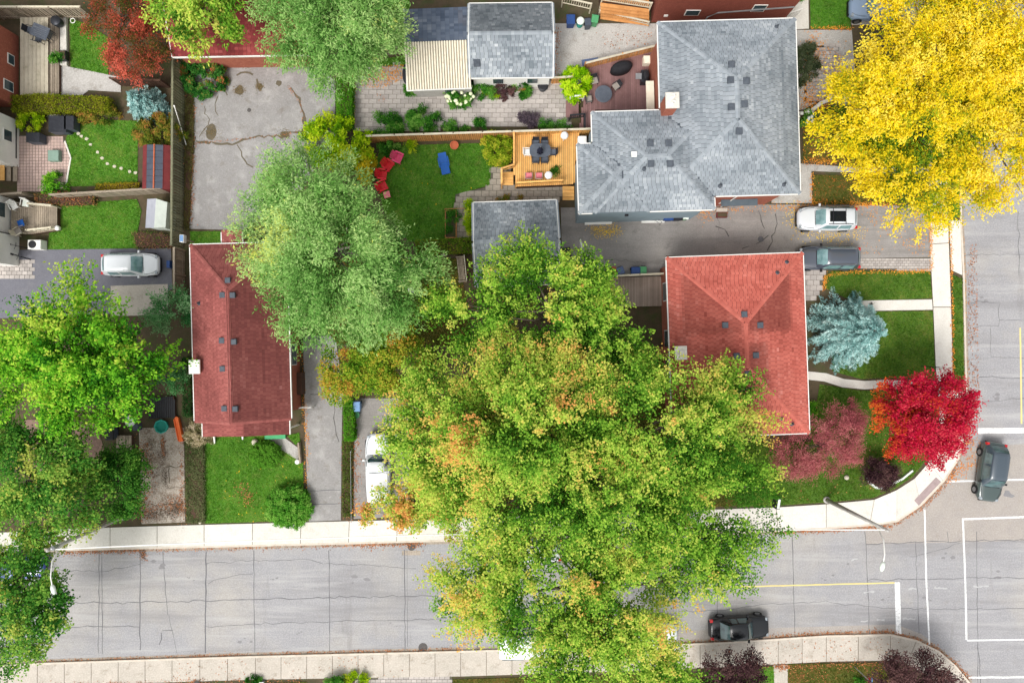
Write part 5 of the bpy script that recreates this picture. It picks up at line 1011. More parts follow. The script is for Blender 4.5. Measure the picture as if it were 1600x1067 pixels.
# hydrangea and white rose
def flowering(label, px, py, r, h, n, white):
    rt = shrub('hydrangea_bush', label, px, py, r, r * .85, h, PAL_SHRUB, base=.5)
    m = mb(); 
    for i in range(n):
        d = sphere(1)[0]; d[2] = abs(d[2]) * .8 + .25; d = d / np.linalg.norm(d); c = d * np.array([r, r * .85, h * .62]) * RS.uniform(1.02, 1.16); c[2] += h * .5; rr = RS.uniform(.09, .17)
        bmx = [(0.02, -rr * .7), (rr * .8, -rr * .3), (rr, .1 * rr), (rr * .6, rr * .6), (.02, rr * .75)]
        k0 = len(m.v); m.lathe([(a, c[2] + b) for a, b in bmx], 8, (c[0], c[1]))
    m.build('flower_heads', white, rt, smooth=True, kind='stuff')
M('petal', S(238, 240, 214), S(214, 224, 168), rough=.8, scale=9); M('petal_cream', S(226, 226, 220), S(200, 206, 190), rough=.8, scale=9)
flowering('hydrangea with big cream flower heads below the carport', 718, 148, 1.05, 1.1, 34, 'petal')
flowering('small white-flowering bush at the end of the curved edging', 1257, 184, .62, .7, 16, 'petal_cream')
# hedges
box_hedge('hedge', 'yellow-green hedge between the pale deck and the pink patio', [(18, 150), (60, 147), (168, 152), (170, 173), (18, 175)], 1.1, [S(70, 90, 24), S(116, 130, 32), S(160, 166, 44), S(110, 84, 40)])
box_hedge('hedge', 'narrow bright green hedge beside the cracked asphalt pad', [(526, 122), (548, 118), (548, 196), (526, 196)], 1.3, [S(50, 110, 24), S(84, 150, 34), S(124, 182, 52)])
box_hedge('hedge', 'narrow hedge between the two asphalt driveways', [(537, 630), (550, 628), (552, 688), (538, 688)], 1.2, [S(50, 110, 24), S(84, 150, 34), S(124, 182, 52)])
box_hedge('hedge', 'leafy hedge separating the lawn from the garden behind the garage', [(650, 376), (735, 372), (738, 392), (650, 396)], 1.2, [S(60, 100, 26), S(96, 136, 40), S(140, 160, 54), S(180, 140, 60)])
box_hedge('ground_cover', 'low dull green ground cover strip beside the front lawn', [(290, 690), (318, 690), (319, 816), (292, 816)], .35, [S(76, 96, 54), S(104, 120, 72), S(134, 132, 96), S(96, 120, 70)], cat='ground cover')
box_hedge('ground_cover', 'low plants on the verge right of the sloping driveway', [(536, 690), (549, 690), (549, 806), (536, 806)], .3, [S(70, 66, 40), S(84, 104, 44), S(110, 132, 60), S(130, 76, 60)], cat='ground cover')
box_hedge('creeper', 'red-tinged creeper along the grey fence by the patio', [(52, 303), (100, 300), (148, 304), (146, 318), (96, 320), (56, 318)], .8, [S(84, 120, 50), S(130, 120, 66), S(190, 120, 88), S(214, 150, 84)], dens=120, cat='creeper')
box_hedge('creeper', 'reddish creeper under the small plastic shed', [(205, 362), (240, 362), (268, 368), (268, 386), (210, 388)], .5, [S(70, 116, 44), S(110, 130, 60), S(170, 118, 96), S(196, 140, 116)], dens=110, cat='creeper')
box_hedge('flower_bed', 'yellow-leaved plants in the narrow bed above the grey fence', [(150, 288), (215, 286), (215, 296), (150, 298)], .4, [S(120, 130, 40), S(190, 170, 50), S(220, 190, 80)], cat='flower bed')
box_hedge('ivy_bank', 'ivy strip growing under the edge of the dark red garage roof', [(286, 92), (340, 88), (345, 96), (290, 104)], .5, [S(44, 90, 34), S(80, 120, 50), S(200, 110, 70)], cat='ivy')
box_hedge('ivy_bank', 'mossy weeds strip at the foot of the long grey fence', [(290, 130), (302, 140), (303, 220), (298, 300), (296, 358), (288, 358), (290, 240)], .18, [S(84, 80, 48), S(104, 100, 56), S(120, 120, 70), S(90, 70, 50)], cat='weeds')
box_hedge('shaded_hedge', 'dark overgrown hedge strip left of the long red roof', [(284, 560), (296, 560), (298, 650), (286, 650)], .9, [S(30, 60, 30), S(54, 92, 46), S(80, 120, 64)])
# ---------------------------------------------------------------- fences, decks
def fence(label, a, b, h, mat, bw=.15, rail=True, top=True, gap=.03, name='board_fence', zb=.05, topmat=None, both=False, postmat=None):
    """board fence from ground pixel a to b; each board its own part"""
    A, B = Vector(P2(*a)), Vector(P2(*b)); d = B - A; L_ = d.length; root = thing(name, label, 'fence', (A.x, A.y, zb), math.atan2(d.y, d.x))
    n = max(1, int(L_ / bw)); w = L_ / n; me = mb().box(-.5 * (w - gap), .5 * (w - gap), -.011, .011, 0, h).mesh('board', mat)
    for i in range(n):
        o = bpy.data.objects.new('board', me); o.location = ((i + .5) * w, random.uniform(-.006, .006), random.uniform(-.015, .0)); o.rotation_euler = (random.gauss(0, .008), random.gauss(0, .006), 0); link(o, root)
    np_ = max(1, round(L_ / 2.35))
    for i in range(np_ + 1): box_part('post', postmat or mat, root, i * L_ / np_ - .05, i * L_ / np_ + .05, .015, .11, -.05, h + .06)
    for z in (.3, h - .3): box_part('rail', mat, root, 0, L_, .014, .05, z, z + .09)
    if top: box_part('top_cap', topmat or mat, root, -.02, L_ + .02, -.06, .09, h + .005, h + .04)
    return root
fence('long weathered grey board fence beside the cracked asphalt pad', (287, 388), (289, 100), 1.85, 'wood_moss', .21, gap=.06)
fence('grey board fence beside the long red roof', (289, 392), (289, 470), 1.7, 'wood_grey', .2)
fence('new orange board fence between patio and back lawn', (578, 224), (800, 217), 1.75, 'wood_fence', .15, topmat='wood_pale', postmat='wood_dark')
fence('new orange board fence along the back of the bright deck', (800, 217), (925, 213), 1.75, 'wood_new', .15, topmat='wood_pale', postmat='wood_dark')
fence('grey board fence between two small back lawns', (100, 312), (268, 302), 1.6, 'wood_grey', .17)
fence('short pale fence behind the small wooden porch', (0, 312), (55, 308), 1.4, 'wood_grey', .17)
fence('brown slatted fence across the top of the pale deck', (150, 30), (-40, 30), 1.9, 'wood_grey', .22, gap=.07, topmat='wood_pale')
fence('tan board fence screening the mauve deck', (912, 112), (1024, 84), 1.5, 'wood_fence', .14, topmat='wood_pale')
fence('short tan fence between courtyard and patio', (862, 132), (893, 130), 1.2, 'wood_fence', .14, topmat='wood_pale')
fence('dark board fence behind the small blue spruce', (190, 135), (266, 138), 1.5, 'wood_dark', .16)
fence('grey board screen beside the carport shrubs', (600, 88), (632, 84), 1.2, 'wood_grey', .16)
fence('tan board wall screening the small taupe deck', (952, 434), (1038, 430), 1.2, 'wood_grey', .14, topmat='wood_pale')
def deck(name, label, poly, h, mat, bw=.14, along='Y', gap=.022, frame='wood_dark', skirt=None):
    """raised deck: every plank a part"""
    w = polyw(poly, h); cx = sum(p[0] for p in w) / len(w); cy = sum(p[1] for p in w) / len(w); root = thing(name, label, 'deck', (cx, cy, .05)); w = [(x - cx, y - cy) for x, y in w]
    mb().prism([(x * .985, y * .985) for x, y in w], -.02, h - .04).build('frame', frame, root)
    k = 0 if along == 'Y' else 1; lo, hi = min(p[k] for p in w), max(p[k] for p in w); n = int((hi - lo) / bw)
    for i in range(n):
        a = lo + (hi - lo) * (i + .5) / n; xs = []
        for j in range(len(w)):
            p, q = w[j], w[(j + 1) % len(w)]
            if (p[k] - a) * (q[k] - a) < 0: t = (a - p[k]) / (q[k] - p[k]); xs.append(p[1 - k] + (q[1 - k] - p[1 - k]) * t)
        xs.sort(); hw = (hi - lo) / n / 2 - gap / 2
        for s0, s1 in zip(xs[::2], xs[1::2]):
            if s1 - s0 < .06: continue
            if k == 0: box_part('plank', mat, root, a - hw, a + hw, s0, s1, h - .035, h + random.uniform(-.002, .002))
            else: box_part('plank', mat, root, s0, s1, a - hw, a + hw, h - .035, h + random.uniform(-.002, .002))
    root['_c'] = 0; del root['_c']
    return root, (cx, cy)
def rail_run(root, c, pts, h, mat, z0, bal=.14, post=.09):
    """handrail with posts and balusters along pixel points at deck height"""
    w = [(P2(a, b, z0)[0] - c[0], P2(a, b, z0)[1] - c[1]) for a, b in pts]
    for (p, q) in zip(w[:-1], w[1:]):
        p, q = Vector(p), Vector(q); L_ = (q - p).length; t = (q - p) / L_
        box = mb().obox((p.x, p.y, z0 + h), (q.x, q.y, z0 + h), .13, .04); box.build('hand_rail', mat, root); mb().obox((p.x, p.y, z0 + .12), (q.x, q.y, z0 + .12), .05, .06).build('bottom_rail', mat, root)
        for i in range(int(L_ / bal) + 1):
            e = p + t * min(L_, i * bal); mb().box(e.x - .018, e.x + .018, e.y - .018, e.y + .018, z0 + .1, z0 + h - .01).build('baluster', mat, root)
    for p in w: mb().box(p[0] - post / 2, p[0] + post / 2, p[1] - post / 2, p[1] + post / 2, 0, z0 + h + .08).build('post', mat, root)
dk, c = deck('wooden_deck', 'new honey-coloured wooden deck behind the grey house addition', [(802, 212), (905, 208), (903, 222), (897, 288), (880, 289), (806, 292), (802, 262)], .9, 'wood_new', .15)
rail_run(dk, c, [(803, 213), (803, 262), (784, 268), (784, 291)], .85, 'wood_new', .9); rail_run(dk, c, [(806, 290), (878, 286)], .85, 'wood_new', .9)
for i in range(4):
    y0 = 291 + i * 5.5; h = .72 - i * .18
    a = P2(879, y0, h); b = P2(897, y0 + 5.5, h); box_part('stair_tread', 'wood_new', dk, a[0] - c[0], b[0] - c[0], b[1] - c[1], a[1] - c[1] - .02, h - .05, h); box_part('stair_riser', 'wood_fence', dk, a[0] - c[0] + .02, b[0] - c[0] - .02, a[1] - c[1] - .06, a[1] - c[1] - .02, 0, h - .05)
for i in range(5):
    y0 = 269 + i * 4.2; a = P2(785, y0, .75); b = P2(802, y0 + 3.9, .75); box_part('bench_slat', 'wood_new', dk, a[0] - c[0], b[0] - c[0], b[1] - c[1], a[1] - c[1], .7, .75)
md, c2 = deck('mauve_deck', 'mauve composite deck with dining chairs behind the grey roof', [(913, 106), (1024, 78), (1026, 172), (930, 172), (926, 205), (905, 205), (912, 150)], .5, 'deck_mauve', .15)
for i in range(4):
    x0 = 904 - i * 5; h = .42 - i * .1; a = P2(x0 - 5, 158, h); b = P2(x0, 184, h); box_part('stair_tread', 'deck_mauve', md, a[0] - c2[0], b[0] - c2[0], b[1] - c2[1], a[1] - c2[1], h - .05, h)
rail_run(md, c2, [(890, 157), (911, 155)], .8, 'white_paint', .4); rail_run(md, c2, [(890, 186), (912, 184), (912, 204)], .8, 'black_plastic', .4)
td, c3 = deck('taupe_deck', 'small taupe plank deck under the maple by the red roof', [(953, 434), (1034, 432), (1036, 478), (953, 480)], .3, 'deck_taupe', .12)
pd, c4 = deck('pale_deck', 'large pale weathered wooden deck with a grey patio table', [(32, 28), (76, 28), (76, 150), (32, 150)], .5, 'wood_pale', .28)
sd_, c5 = deck('side_walkway', 'mossy plank walkway between pale deck and white strip', [(76, 28), (93, 28), (93, 150), (76, 150)], .35, 'wood_grey', .16)
m = mb().prism(polyw([(93, 30), (107, 30), (108, 105), (93, 104)]), 0, .3).build('garden_wall', 'concrete', kind='structure')
sheet('path', [(93, 104), (112, 106), (190, 122), (190, 145), (140, 142), (130, 150), (93, 150)], .12, 'concrete_grey', thick=.1)
sheet('path', [(75, 172), (125, 172), (122, 180), (75, 184)], .13, 'concrete', thick=.1)
gd2, c6 = deck('small_porch', 'small weathered porch deck beside the white house edge', [(18, 316), (52, 316), (54, 320), (90, 322), (90, 360), (50, 366), (18, 366)], .5, 'wood_grey', .16)
rail_run(gd2, c6, [(54, 321), (90, 324)], .7, 'wood_pale', .5, .3); rail_run(gd2, c6, [(90, 358), (52, 362)], .7, 'wood_pale', .5, .3)
pf, c7 = deck('dark_platform', 'dark plank platform beside the left wall of the red house', [(233, 622), (272, 619), (274, 652), (234, 654)], .35, 'black_plastic', .16)
wk, c8 = deck('plank_walk', 'grey plank steps under the bright green tree', [(182, 680), (206, 680), (206, 706), (182, 708)], .3, 'wood_grey', .2)
# wooden stairs and landing of the top brick house
ld, c9 = deck('wooden_landing', 'wooden stair landing against the top brick house', [(938, -20), (1014, -20), (1014, 12), (940, 2)], 1.5, 'wood_fence', .15)
rail_run(ld, c9, [(878, 6), (922, 16)], .9, 'wood_pale', .6, .18)
for i in range(5):
    h = 1.3 - i * .26; a = Vector(P2(938, 8 + i * 5, h)); b = Vector(P2(1014, 18 + i * 5.2, h)); mb().obox((a.x - c9[0], a.y - c9[1], h), (b.x - c9[0], b.y - c9[1], h), .27, .05).build('stair_tread', 'wood_fence', ld)
rail_run(ld, c9, [(936, 22), (1012, 40)], .5, 'wood_pale', .25, .2)
rail_run(ld, c9, [(940, 2), (1015, 14)], .8, 'wood_pale', 1.5, .15)
# raised bed with wooden frame
x, y = P2(705, 350); rbx = thing('raised_bed', 'wooden raised planting bed at the lawn edge', 'planter', (x, y, .06))
for (x0, x1, y0, y1) in ((-.45, -.39, -1.1, 1.0), (.39, .45, -1.1, 1.0), (-.45, .45, .94, 1.0), (-.45, .45, -1.16, -1.1)): box_part('timber_edge', 'wood_fence', rbx, x0, x1, y0, y1, 0, .35)
box_part('earth', 'soil', rbx, -.39, .39, -1.1, .94, 0, .27); mb().tube([(-.42, 1.0, .8), (1.1, 1.05, .8)], .025, 5).tube([(-.42, 1.0, 0), (-.42, 1.0, .82)], .03, 5).tube([(1.1, 1.05, 0), (1.1, 1.05, .82)], .03, 5).build('cross_rail', 'wood_fence', rbx)
# ---------------------------------------------------------------- garden furniture
def adirondack(label, px, py, rz, mat, group='lawn chairs in an arc'):
    x, y = P2(px, py, .4); r = thing('lawn_chair', label, 'chair', (x, y, .1), R(rz), group)      # faces local +X
    for i in range(5): mb().obox((-.2 - .02, -.24 + i * .12, .26), (.33, -.24 + i * .12, .38), .105, .025).build('seat_slat', mat, r)
    for i in range(5):
        k = .08 * (1 - ((i - 2) / 2.0) ** 2); yy = -.24 + i * .12; mb().obox((-.18, yy * .9, .28), (-.48 - k * .3, yy * 1.15, .86 + k), .1, .022).build('back_slat', mat, r)
    for s in (1, -1):
        mb().box(-.34, .36, s * .36 - .06, s * .36 + .06, .55, .58, 0, None, .008).build('armrest', mat, r)
        mb().box(.24, .31, s * .33 - .03, s * .33 + .03, 0, .55).build('leg', mat, r); mb().obox((.3, s * .3, .3), (-.55, s * .3, .04), .03, .1).build('leg', mat, r)
        mb().box(-.35, -.29, s * .36 - .02, s * .36 + .02, .1, .55).build('leg', mat, r)
    return r
adirondack('pink adirondack lawn chair at the head of the arc of chairs', 622, 247, -24, 'pink_plastic'); adirondack('red adirondack lawn chair next to the pink chair', 607, 259, -38, 'red_plastic')
adirondack('red adirondack lawn chair, third in the arc from the pink chair', 598, 273, -8, 'red_plastic'); adirondack('red adirondack lawn chair beside the pink stool', 598, 291, 25, 'red_plastic')
x, y = P2(605, 305, .3); st = thing('side_table', 'small pale pink side table at the end of the red chairs', 'table', (x, y, .1), R(15)); mb().box(-.25, .25, -.25, .25, .36, .4, 0, None, .01).build('table_top', 'pale_pink', st)
for sx in (-.2, .2):
    for sy in (-.2, .2): mb().box(sx - .025, sx + .025, sy - .025, sy + .025, 0, .36).build('leg', 'pale_pink', st)
x, y = P2(694, 256, .3); lo = thing('sun_lounger', 'blue plastic sun lounger alone on the back lawn', 'lounger', (x, y, .1), R(-78)); mb().box(-.05, .85, -.33, .33, .27, .33, 0, None, .015).build('seat', 'blue_plastic', lo); mb().obox((-.06, 0, .33), (-.72, 0, .72), .62, .05).build('backrest', 'blue_plastic', lo)
for s in (1, -1):
    mb().box(-.45, .3, s * .37 - .04, s * .37 + .04, .46, .5).build('armrest', 'blue_plastic', lo)
    for xx in (-.4, .7): mb().box(xx - .03, xx + .03, s * .31 - .03, s * .31 + .03, 0, .28).build('leg', 'blue_plastic', lo)
def dining_chair(label, px, py, z, rz, seat, frame, group):
    x, y = P2(px, py, z + .45); r = thing('dining_chair', label, 'chair', (x, y, z), R(rz), group); mb().box(-.24, .24, -.25, .25, .40, .47, 0, None, .02).build('seat', seat, r); mb().obox((-.23, 0, .45), (-.33, 0, .92), .48, .05).build('backrest', frame if seat != 'white_paint' else seat, r)
    for sx in (-.21, .21):
        for sy in (-.22, .22): mb().box(sx - .02, sx + .02, sy - .02, sy + .02, 0, .40).build('leg', frame, r)
    for sy in (-.27, .27): mb().box(-.25, .22, sy - .025, sy + .025, .62, .65).build('armrest', frame, r)
    return r
# bright deck: rectangular table, chairs, closed parasol
x, y = P2(844, 235, .95 + .72); tb = thing('patio_table', 'dark oval patio table on the honey-coloured deck', 'table', (x, y, .95), 0); m = mb(); m.prism([(1.0 * math.copysign(abs(math.cos(a)) ** .6, math.cos(a)) * .8, .52 * math.copysign(abs(math.sin(a)) ** .6, math.sin(a))) for a in np.linspace(0, 6.283, 25)[:-1]], .69, .72); m.build('table_top', 'tabletop', tb)
for sx in (-.6, .6):
    for sy in (-.35, .35): mb().box(sx - .03, sx + .03, sy - .03, sy + .03, 0, .69).build('leg', 'dark_metal', tb)
dg = 'chairs round the deck table'
dining_chair('white chair at the west end of the dark deck table', 824, 238, .95, 0, 'white_paint', 'white_paint', dg); dining_chair('dark chair at the east end of the deck table', 864, 238, .95, 180, 'tabletop', 'dark_metal', dg)
for px, e_ in ((837, 'nearer the white chair'), (851, 'nearer the grey house')): dining_chair('dark chair on the fence side of the deck table, ' + e_, px, 224, .95, -90, 'tabletop', 'dark_metal', dg); dining_chair('dark chair on the railing side of the deck table, ' + e_, px, 250, .95, 90, 'tabletop', 'dark_metal', dg)
x, y = P2(844, 235, 2.4); pa = thing('closed_parasol', 'folded navy parasol rising through the deck table', 'parasol', (x, y, .95)); mb().tube([(0, 0, 0), (0, 0, 2.3)], .025, 6).build('pole', 'grey_metal', pa)
m = mb(); prof = [(.05, .85), (.2, .9), (.22, 1.1), (.17, 1.6), (.08, 2.1), (.02, 2.25)]; vs_ = []; nn = 16
for (r_, z) in prof:
    for k in range(nn): a = 6.2832 * k / nn; q = r_ * (1.15 if k % 2 else .75); vs_.append((q * math.cos(a), q * math.sin(a), z))
m.add(vs_, [(i * nn + k, i * nn + (k + 1) % nn, (i + 1) * nn + (k + 1) % nn, (i + 1) * nn + k) for i in range(len(prof) - 1) for k in range(nn)]); m.build('folded_canopy', 'navy_fabric', pa)
for lbl, px, py in (('white globe lantern on a post at the fence corner of the deck', 882, 212), ('white globe lantern on a post at the deck rail by the pink chairs', 857, 274)):
    x, y = P2(px, py, 2.2); g = thing('globe_lamp', lbl, 'lamp', (x, y, .95)); mb().tube([(0, 0, 0), (0, 0, 1.0)], .04, 6).build('post', 'white_paint', g); mb().lathe([(.05, .95)] + [(.3 * math.sin(t), 1.25 - .3 * math.cos(t)) for t in np.linspace(.3, 3.0, 9)] + [(.01, 1.55)], 18).build('globe', 'white_gloss', g, smooth=True)
for px, e_ in ((826, 'pale pink cushioned deck chair nearer the built-in bench'), (842, 'pale pink cushioned deck chair beside the globe lantern')): dining_chair(e_, px, 275, .95, 90, 'pale_pink', 'wood_grey', 'pink deck chairs')
shrub('potted_plant', 'potted plant on the bright deck beside the globe lantern', 870, 273, .32, .28, 1.5, PAL_SHRUB, cat='plant', base=.5, leaf=(.09, .06), bd=3)
x, y = P2(910, 222, 1.5); mb().box(-.35, .3, -.3, .4, 0, .75, 0, None, .03).build('storage_box', 'white_paint', label='white storage cabinet in the deck corner beside the grey roof', cat='cabinet').location = (x, y, .95)
# mauve deck furniture
x, y = P2(943, 147, .55 + .7); tb = thing('round_table', 'round dark patio table on the mauve deck', 'table', (x, y, .55)); mb().lathe([(.64, .66), (.66, .68), (.66, .7), (.6, .715)], 28).build('table_top', 'tabletop', tb); mb().lathe([(.3, 0), (.28, .04), (.05, .08), (.05, .66)], 12).build('pedestal', 'dark_metal', tb)
for lbl, px, py, rz in (('taupe chair between round table and tan fence', 929, 126, -75), ('taupe chair on the house side of the round table', 963, 135, -145), ('taupe chair near the mauve deck stairs', 920, 155, 10)): dining_chair(lbl, px, py, .55, rz, 'cushion', 'dark_metal', 'chairs round the round table')
x, y = P2(971, 106, 1.1); bq = thing('covered_barbecue', 'barbecue under a black cover beside the tan fence', 'barbecue', (x, y, .55), R(14)); m = mb(); m.lathe([(.82, 0), (.86, .5), (.8, .85), (.5, 1.0), (.06, 1.04)], 20, sx=1, sy=.5); m.build('cover', 'black_fabric', bq, smooth=True); mb().tube([(-.5, 0, 1.03), (.5, 0, 1.03)], .03, 6).build('handle_ridge', 'black_fabric', bq)
x, y = P2(1008, 120, 1.2); bb = thing('gas_grill', 'black gas grill with steel side shelf against the house wall', 'grill', (x, y, .55), 0); mb().box(-.3, .25, -.45, .45, .05, .8).build('cart', 'dark_metal', bb); m = mb(); m.lathe([(.42, .8), (.42, 1.0), (.3, 1.15), (.05, 1.18)], 12, sx=.65, sy=1.0); m.build('lid', 'black_plastic', bb); mb().box(-.75, -.3, -.25, .2, .76, .8).build('side_shelf', 'grey_metal', bb); mb().box(.0, .3, -.75, -.45, .76, .8).build('side_shelf', 'grey_metal', bb)
x, y = P2(1011, 95, .9); mb().box(-.3, .3, -.3, .3, 0, .6, 0, None, .04).build('storage_chest', 'cream', label='cream storage chest in the mauve deck corner', cat='chest').location = (x, y, .55)
m = mb().obox((-.65, 0, .02), (.65, .2, .02), .5, .04); m.build('tarp_board', 'tarp_blue', label='blue-grey board leaning at the tan fence foot in the courtyard', cat='board').location = (*P2(922, 100), .1)
# pale deck table and chairs
x, y = P2(63, 50, 1.2); tb = thing('patio_table', 'grey slatted patio table on the pale weathered deck', 'table', (x, y, .55), R(-22))
for i in range(7): box_part('table_slat', 'tabletop', tb, -.68, .68, -.48 + i * .14, -.355 + i * .14, .69, .72)
for sx in (-.6, .6):
    for sy in (-.4, .4): mb().box(sx - .03, sx + .03, sy - .03, sy + .03, 0, .69).build('leg', 'dark_metal', tb)
for lbl, px, py, rz in (('grey chair tucked at the house side of the slatted table', 47, 47, -10), ('grey chair on the lower side of the slatted table', 60, 61, 75), ('grey chair at the hedge end of the slatted table', 76, 55, 160)): dining_chair(lbl, px, py, .55, rz, 'tabletop', 'dark_metal', 'chairs at the slatted table')
x, y = P2(98, 87, .6); pl = thing('planter_box', 'dark planter box on the white garden wall', 'planter', (x, y, .3)); mb().box(-.28, .28, -.36, .36, 0, .4, 0, None, .03).build('trough', 'black_plastic', pl); mb().box(-.24, .24, -.32, .32, .4, .41).build('earth', 'soil', pl)
shrub('bush', 'small green plant spilling beside the dark planter box', 92, 95, .4, .35, .9, PAL_SHRUB, base=.4)
x, y = P2(83, 30, 1.2); mb().lathe([(.3, 0), (.36, .1), (.4, .55), (.36, .6), (.04, .64)], 14).build('fire_bowl', 'dark_metal', label='covered round fire bowl near the slatted fence', cat='fire bowl', smooth=True).location = (x, y, .4)
x, y = P2(110, 30, .6); mb().tube([(.18 * math.cos(a), .18 * math.sin(a), 0) for a in np.linspace(0, 6.283, 17)], .035, 6).build('garden_ring', 'white_paint', label='small white ring at the end of the slatted fence', cat='ring').location = (x, y, .32)
# pink patio things
x, y = P2(83, 243, .5); mb().box(-.42, .42, -.42, .42, 0, .42, 0, None, .04).build('utility_box', 'green_box', label='grey-green square lidded box on the pink patio', cat='box').location = (x, y, .1)
for lbl, px, py, w_, h_ in (('dark grill cart at the edge of the pink patio', 54, 216, .5, .35), ('black metal cupboard beside the pale path', 92, 195, .65, .6), ('dark storage bin next to the black metal cupboard', 110, 193, .35, .5)):
    x, y = P2(px, py, .8); g = thing('garden_cabinet', lbl, 'cabinet', (x, y, .1)); mb().box(-w_, w_, -h_, h_, .08, .85, 0, None, .04).build('body', 'bin_grey', g); mb().box(-w_ - .03, w_ + .03, -h_ - .03, h_ + .03, .85, .9, 0, None, .02).build('lid', 'dark_metal', g)
    for sx in (-1, 1): mb().box(sx * (w_ - .1) - .04, sx * (w_ - .1) + .04, -h_ + .02, h_ - .02, 0, .08).build('foot', 'black_plastic', g)
for i, (px, py) in enumerate([(124, 210), (129, 214), (137, 218), (143, 227), (154, 239), (161, 248), (169, 257), (180, 261), (191, 264), (204, 269), (213, 271)]):
    x, y = P2(px, py); m = mb().prism([(.15 * math.cos(a) * random.uniform(.7, 1.2), .12 * math.sin(a) * random.uniform(.7, 1.2)) for a in np.linspace(0, 6.28, 9)[:-1]], -.02, .05); o = m.build('stepping_stone', 'stone', label='flat stepping stone curving across the small lawn', cat='stone', group='stepping stones on the small lawn'); o.location = (x, y, .1)
# lawn edging stones
m = mb(); strip(m, polyw([(102, 222), (111, 248), (106, 276), (103, 296)]), .12, 0, .16, 1); m.build('lawn_edging', 'concrete', kind='structure')
# sheds
x, y = P2(243, 262, 2.0); sh = thing('garden_shed', 'maroon garden shed with ribbed dark roof at the fence', 'shed', (x, y, .06), R(-1)); mb().box(-.95, .95, -1.5, 1.6, 0, 1.8).build('wall', 'shed_maroon', sh)
for s in (-1, 1):
    for i in range(7): y0 = -1.6 + i * .47; mb().add([(0, y0, 2.15), (s * .62, y0, 2.05), (s * .62, y0 + .45, 2.05), (0, y0 + .45, 2.15)], [(0, 1, 2, 3)]).build('roof_panel', 'bin_grey', sh)
    mb().obox((s * .62, -1.6, 2.04), (s * .62, 1.7, 2.04), .02, .04).build('roof_edge', 'shed_maroon', sh); mb().add([(s * .62, -1.6, 2.03), (s * 1.05, -1.6, 1.8), (s * 1.05, 1.7, 1.8), (s * .62, 1.7, 2.03)], [(0, 1, 2, 3)]).build('roof_skirt', 'shed_maroon', sh)
mb().tube([(0, -1.6, 2.17), (0, 1.7, 2.17)], .06, 6).build('ridge_cap', 'terracotta', sh)
x, y = P2(250, 337, 1.0); sh = thing('plastic_shed', 'small pale plastic shed with slanted grey roof', 'shed', (x, y, .06), R(-4)); mb().box(-.65, .75, -1.0, 1.0, 0, 1.55).build('wall', 'shed_white', sh)
mb().add([(-.75, -1.1, 1.5), (.15, -1.1, 1.95), (.15, 1.1, 1.95), (-.75, 1.1, 1.5)], [(0, 1, 2, 3)]).build('roof_slope', 'shed_grey', sh); mb().add([(.15, -1.1, 1.95), (.8, -.95, 1.55), (.8, .95, 1.55), (.15, 1.1, 1.95)], [(0, 1, 2, 3)]).build('roof_slope', 'shed_white', sh); mb().add([(-.65, -1.0, 1.5), (.75, -1.0, 1.5), (.15, -1.05, 1.93)], [(0, 1, 2)]).add([(-.65, 1.0, 1.5), (.15, 1.05, 1.93), (.75, 1.0, 1.5)], [(0, 1, 2)]).build('gable', 'shed_white', sh)
# ---------------------------------------------------------------- bins
def bin_(label, px, py, z, rz, mat, lid=None, w=.56, d=.68, h=1.0, group='wheeled bins'):
    x, y = P2(px, py, z + h); r = thing('wheeled_bin', label, 'bin', (x, y, z), R(rz), group); m = mb(); a, b = w / 2 * .82, d / 2 * .8
    m.add([(-a, -b, .04), (a, -b, .04), (a, b, .04), (-a, b, .04), (-w / 2, -d / 2, h - .08), (w / 2, -d / 2, h - .08), (w / 2, d / 2, h - .08), (-w / 2, d / 2, h - .08)], [(3, 2, 1, 0), (4, 5, 6, 7), (0, 1, 5, 4), (1, 2, 6, 5), (2, 3, 7, 6), (3, 0, 4, 7)]); m.build('body', mat, r)
    mb().box(-w / 2 - .02, w / 2 + .02, -d / 2 - .03, d / 2 + .02, h - .08, h, 0, None, .035).build('lid', lid or mat, r); mb().tube([(-w * .35, d / 2 + .06, h - .06), (w * .35, d / 2 + .06, h - .06)], .022, 6).build('handle', 'black_plastic', r)
    for s in (-1, 1): mb().tube([(s * w * .42 - .03, d * .38, .1), (s * w * .42 + .03, d * .38, .1)], .1, 10).build('wheel', 'tyre', r)
bin_('blue bin at the end of the courtyard row', 892, 30, .09, 0, 'bin_blue', w=.62); bin_('dark grey bin in the courtyard row beside the green bin', 919, 34, .09, 5, 'bin_grey', w=.45, d=.5); bin_('green bin under the wooden stairs of the courtyard', 930, 29, .09, -10, 'bin_green', w=.5, d=.55)
x, y = P2(907, 33, .8); b = thing('round_bin', 'round teal tub with white lid between the courtyard bins', 'bin', (x, y, .09)); mb().lathe([(.24, 0), (.27, .6), (.28, .7)], 16).build('body', 'bin_teal', b); mb().lathe([(.3, .7), (.3, .74), (.2, .8), (.02, .8)], 16).build('lid', 'shed_white', b)
bin_('blue bin against the blue-sided addition on the driveway', 1045, 337, .09, 0, 'bin_blue', w=.7); bin_('black bin next to the blue one on the driveway', 1060, 337, .09, 0, 'bin_grey', 'black_plastic', w=.62); bin_('green bin with white lid beside the black driveway bin', 1072, 337, .09, 0, 'bin_green', 'shed_white', w=.4, d=.5)
x, y = P2(1033, 340, .4); b = thing('yard_cart', 'dark wire cart leaning beside the blue driveway bin', 'cart', (x, y, .09), R(55)); 
for i in range(6): mb().tube([(-.5 + i * .2, -.25, .05), (-.5 + i * .2, -.25, .5), (-.5 + i * .2, .25, .5), (-.5 + i * .2, .25, .05)], .015, 5).build('wire', 'dark_metal', b)
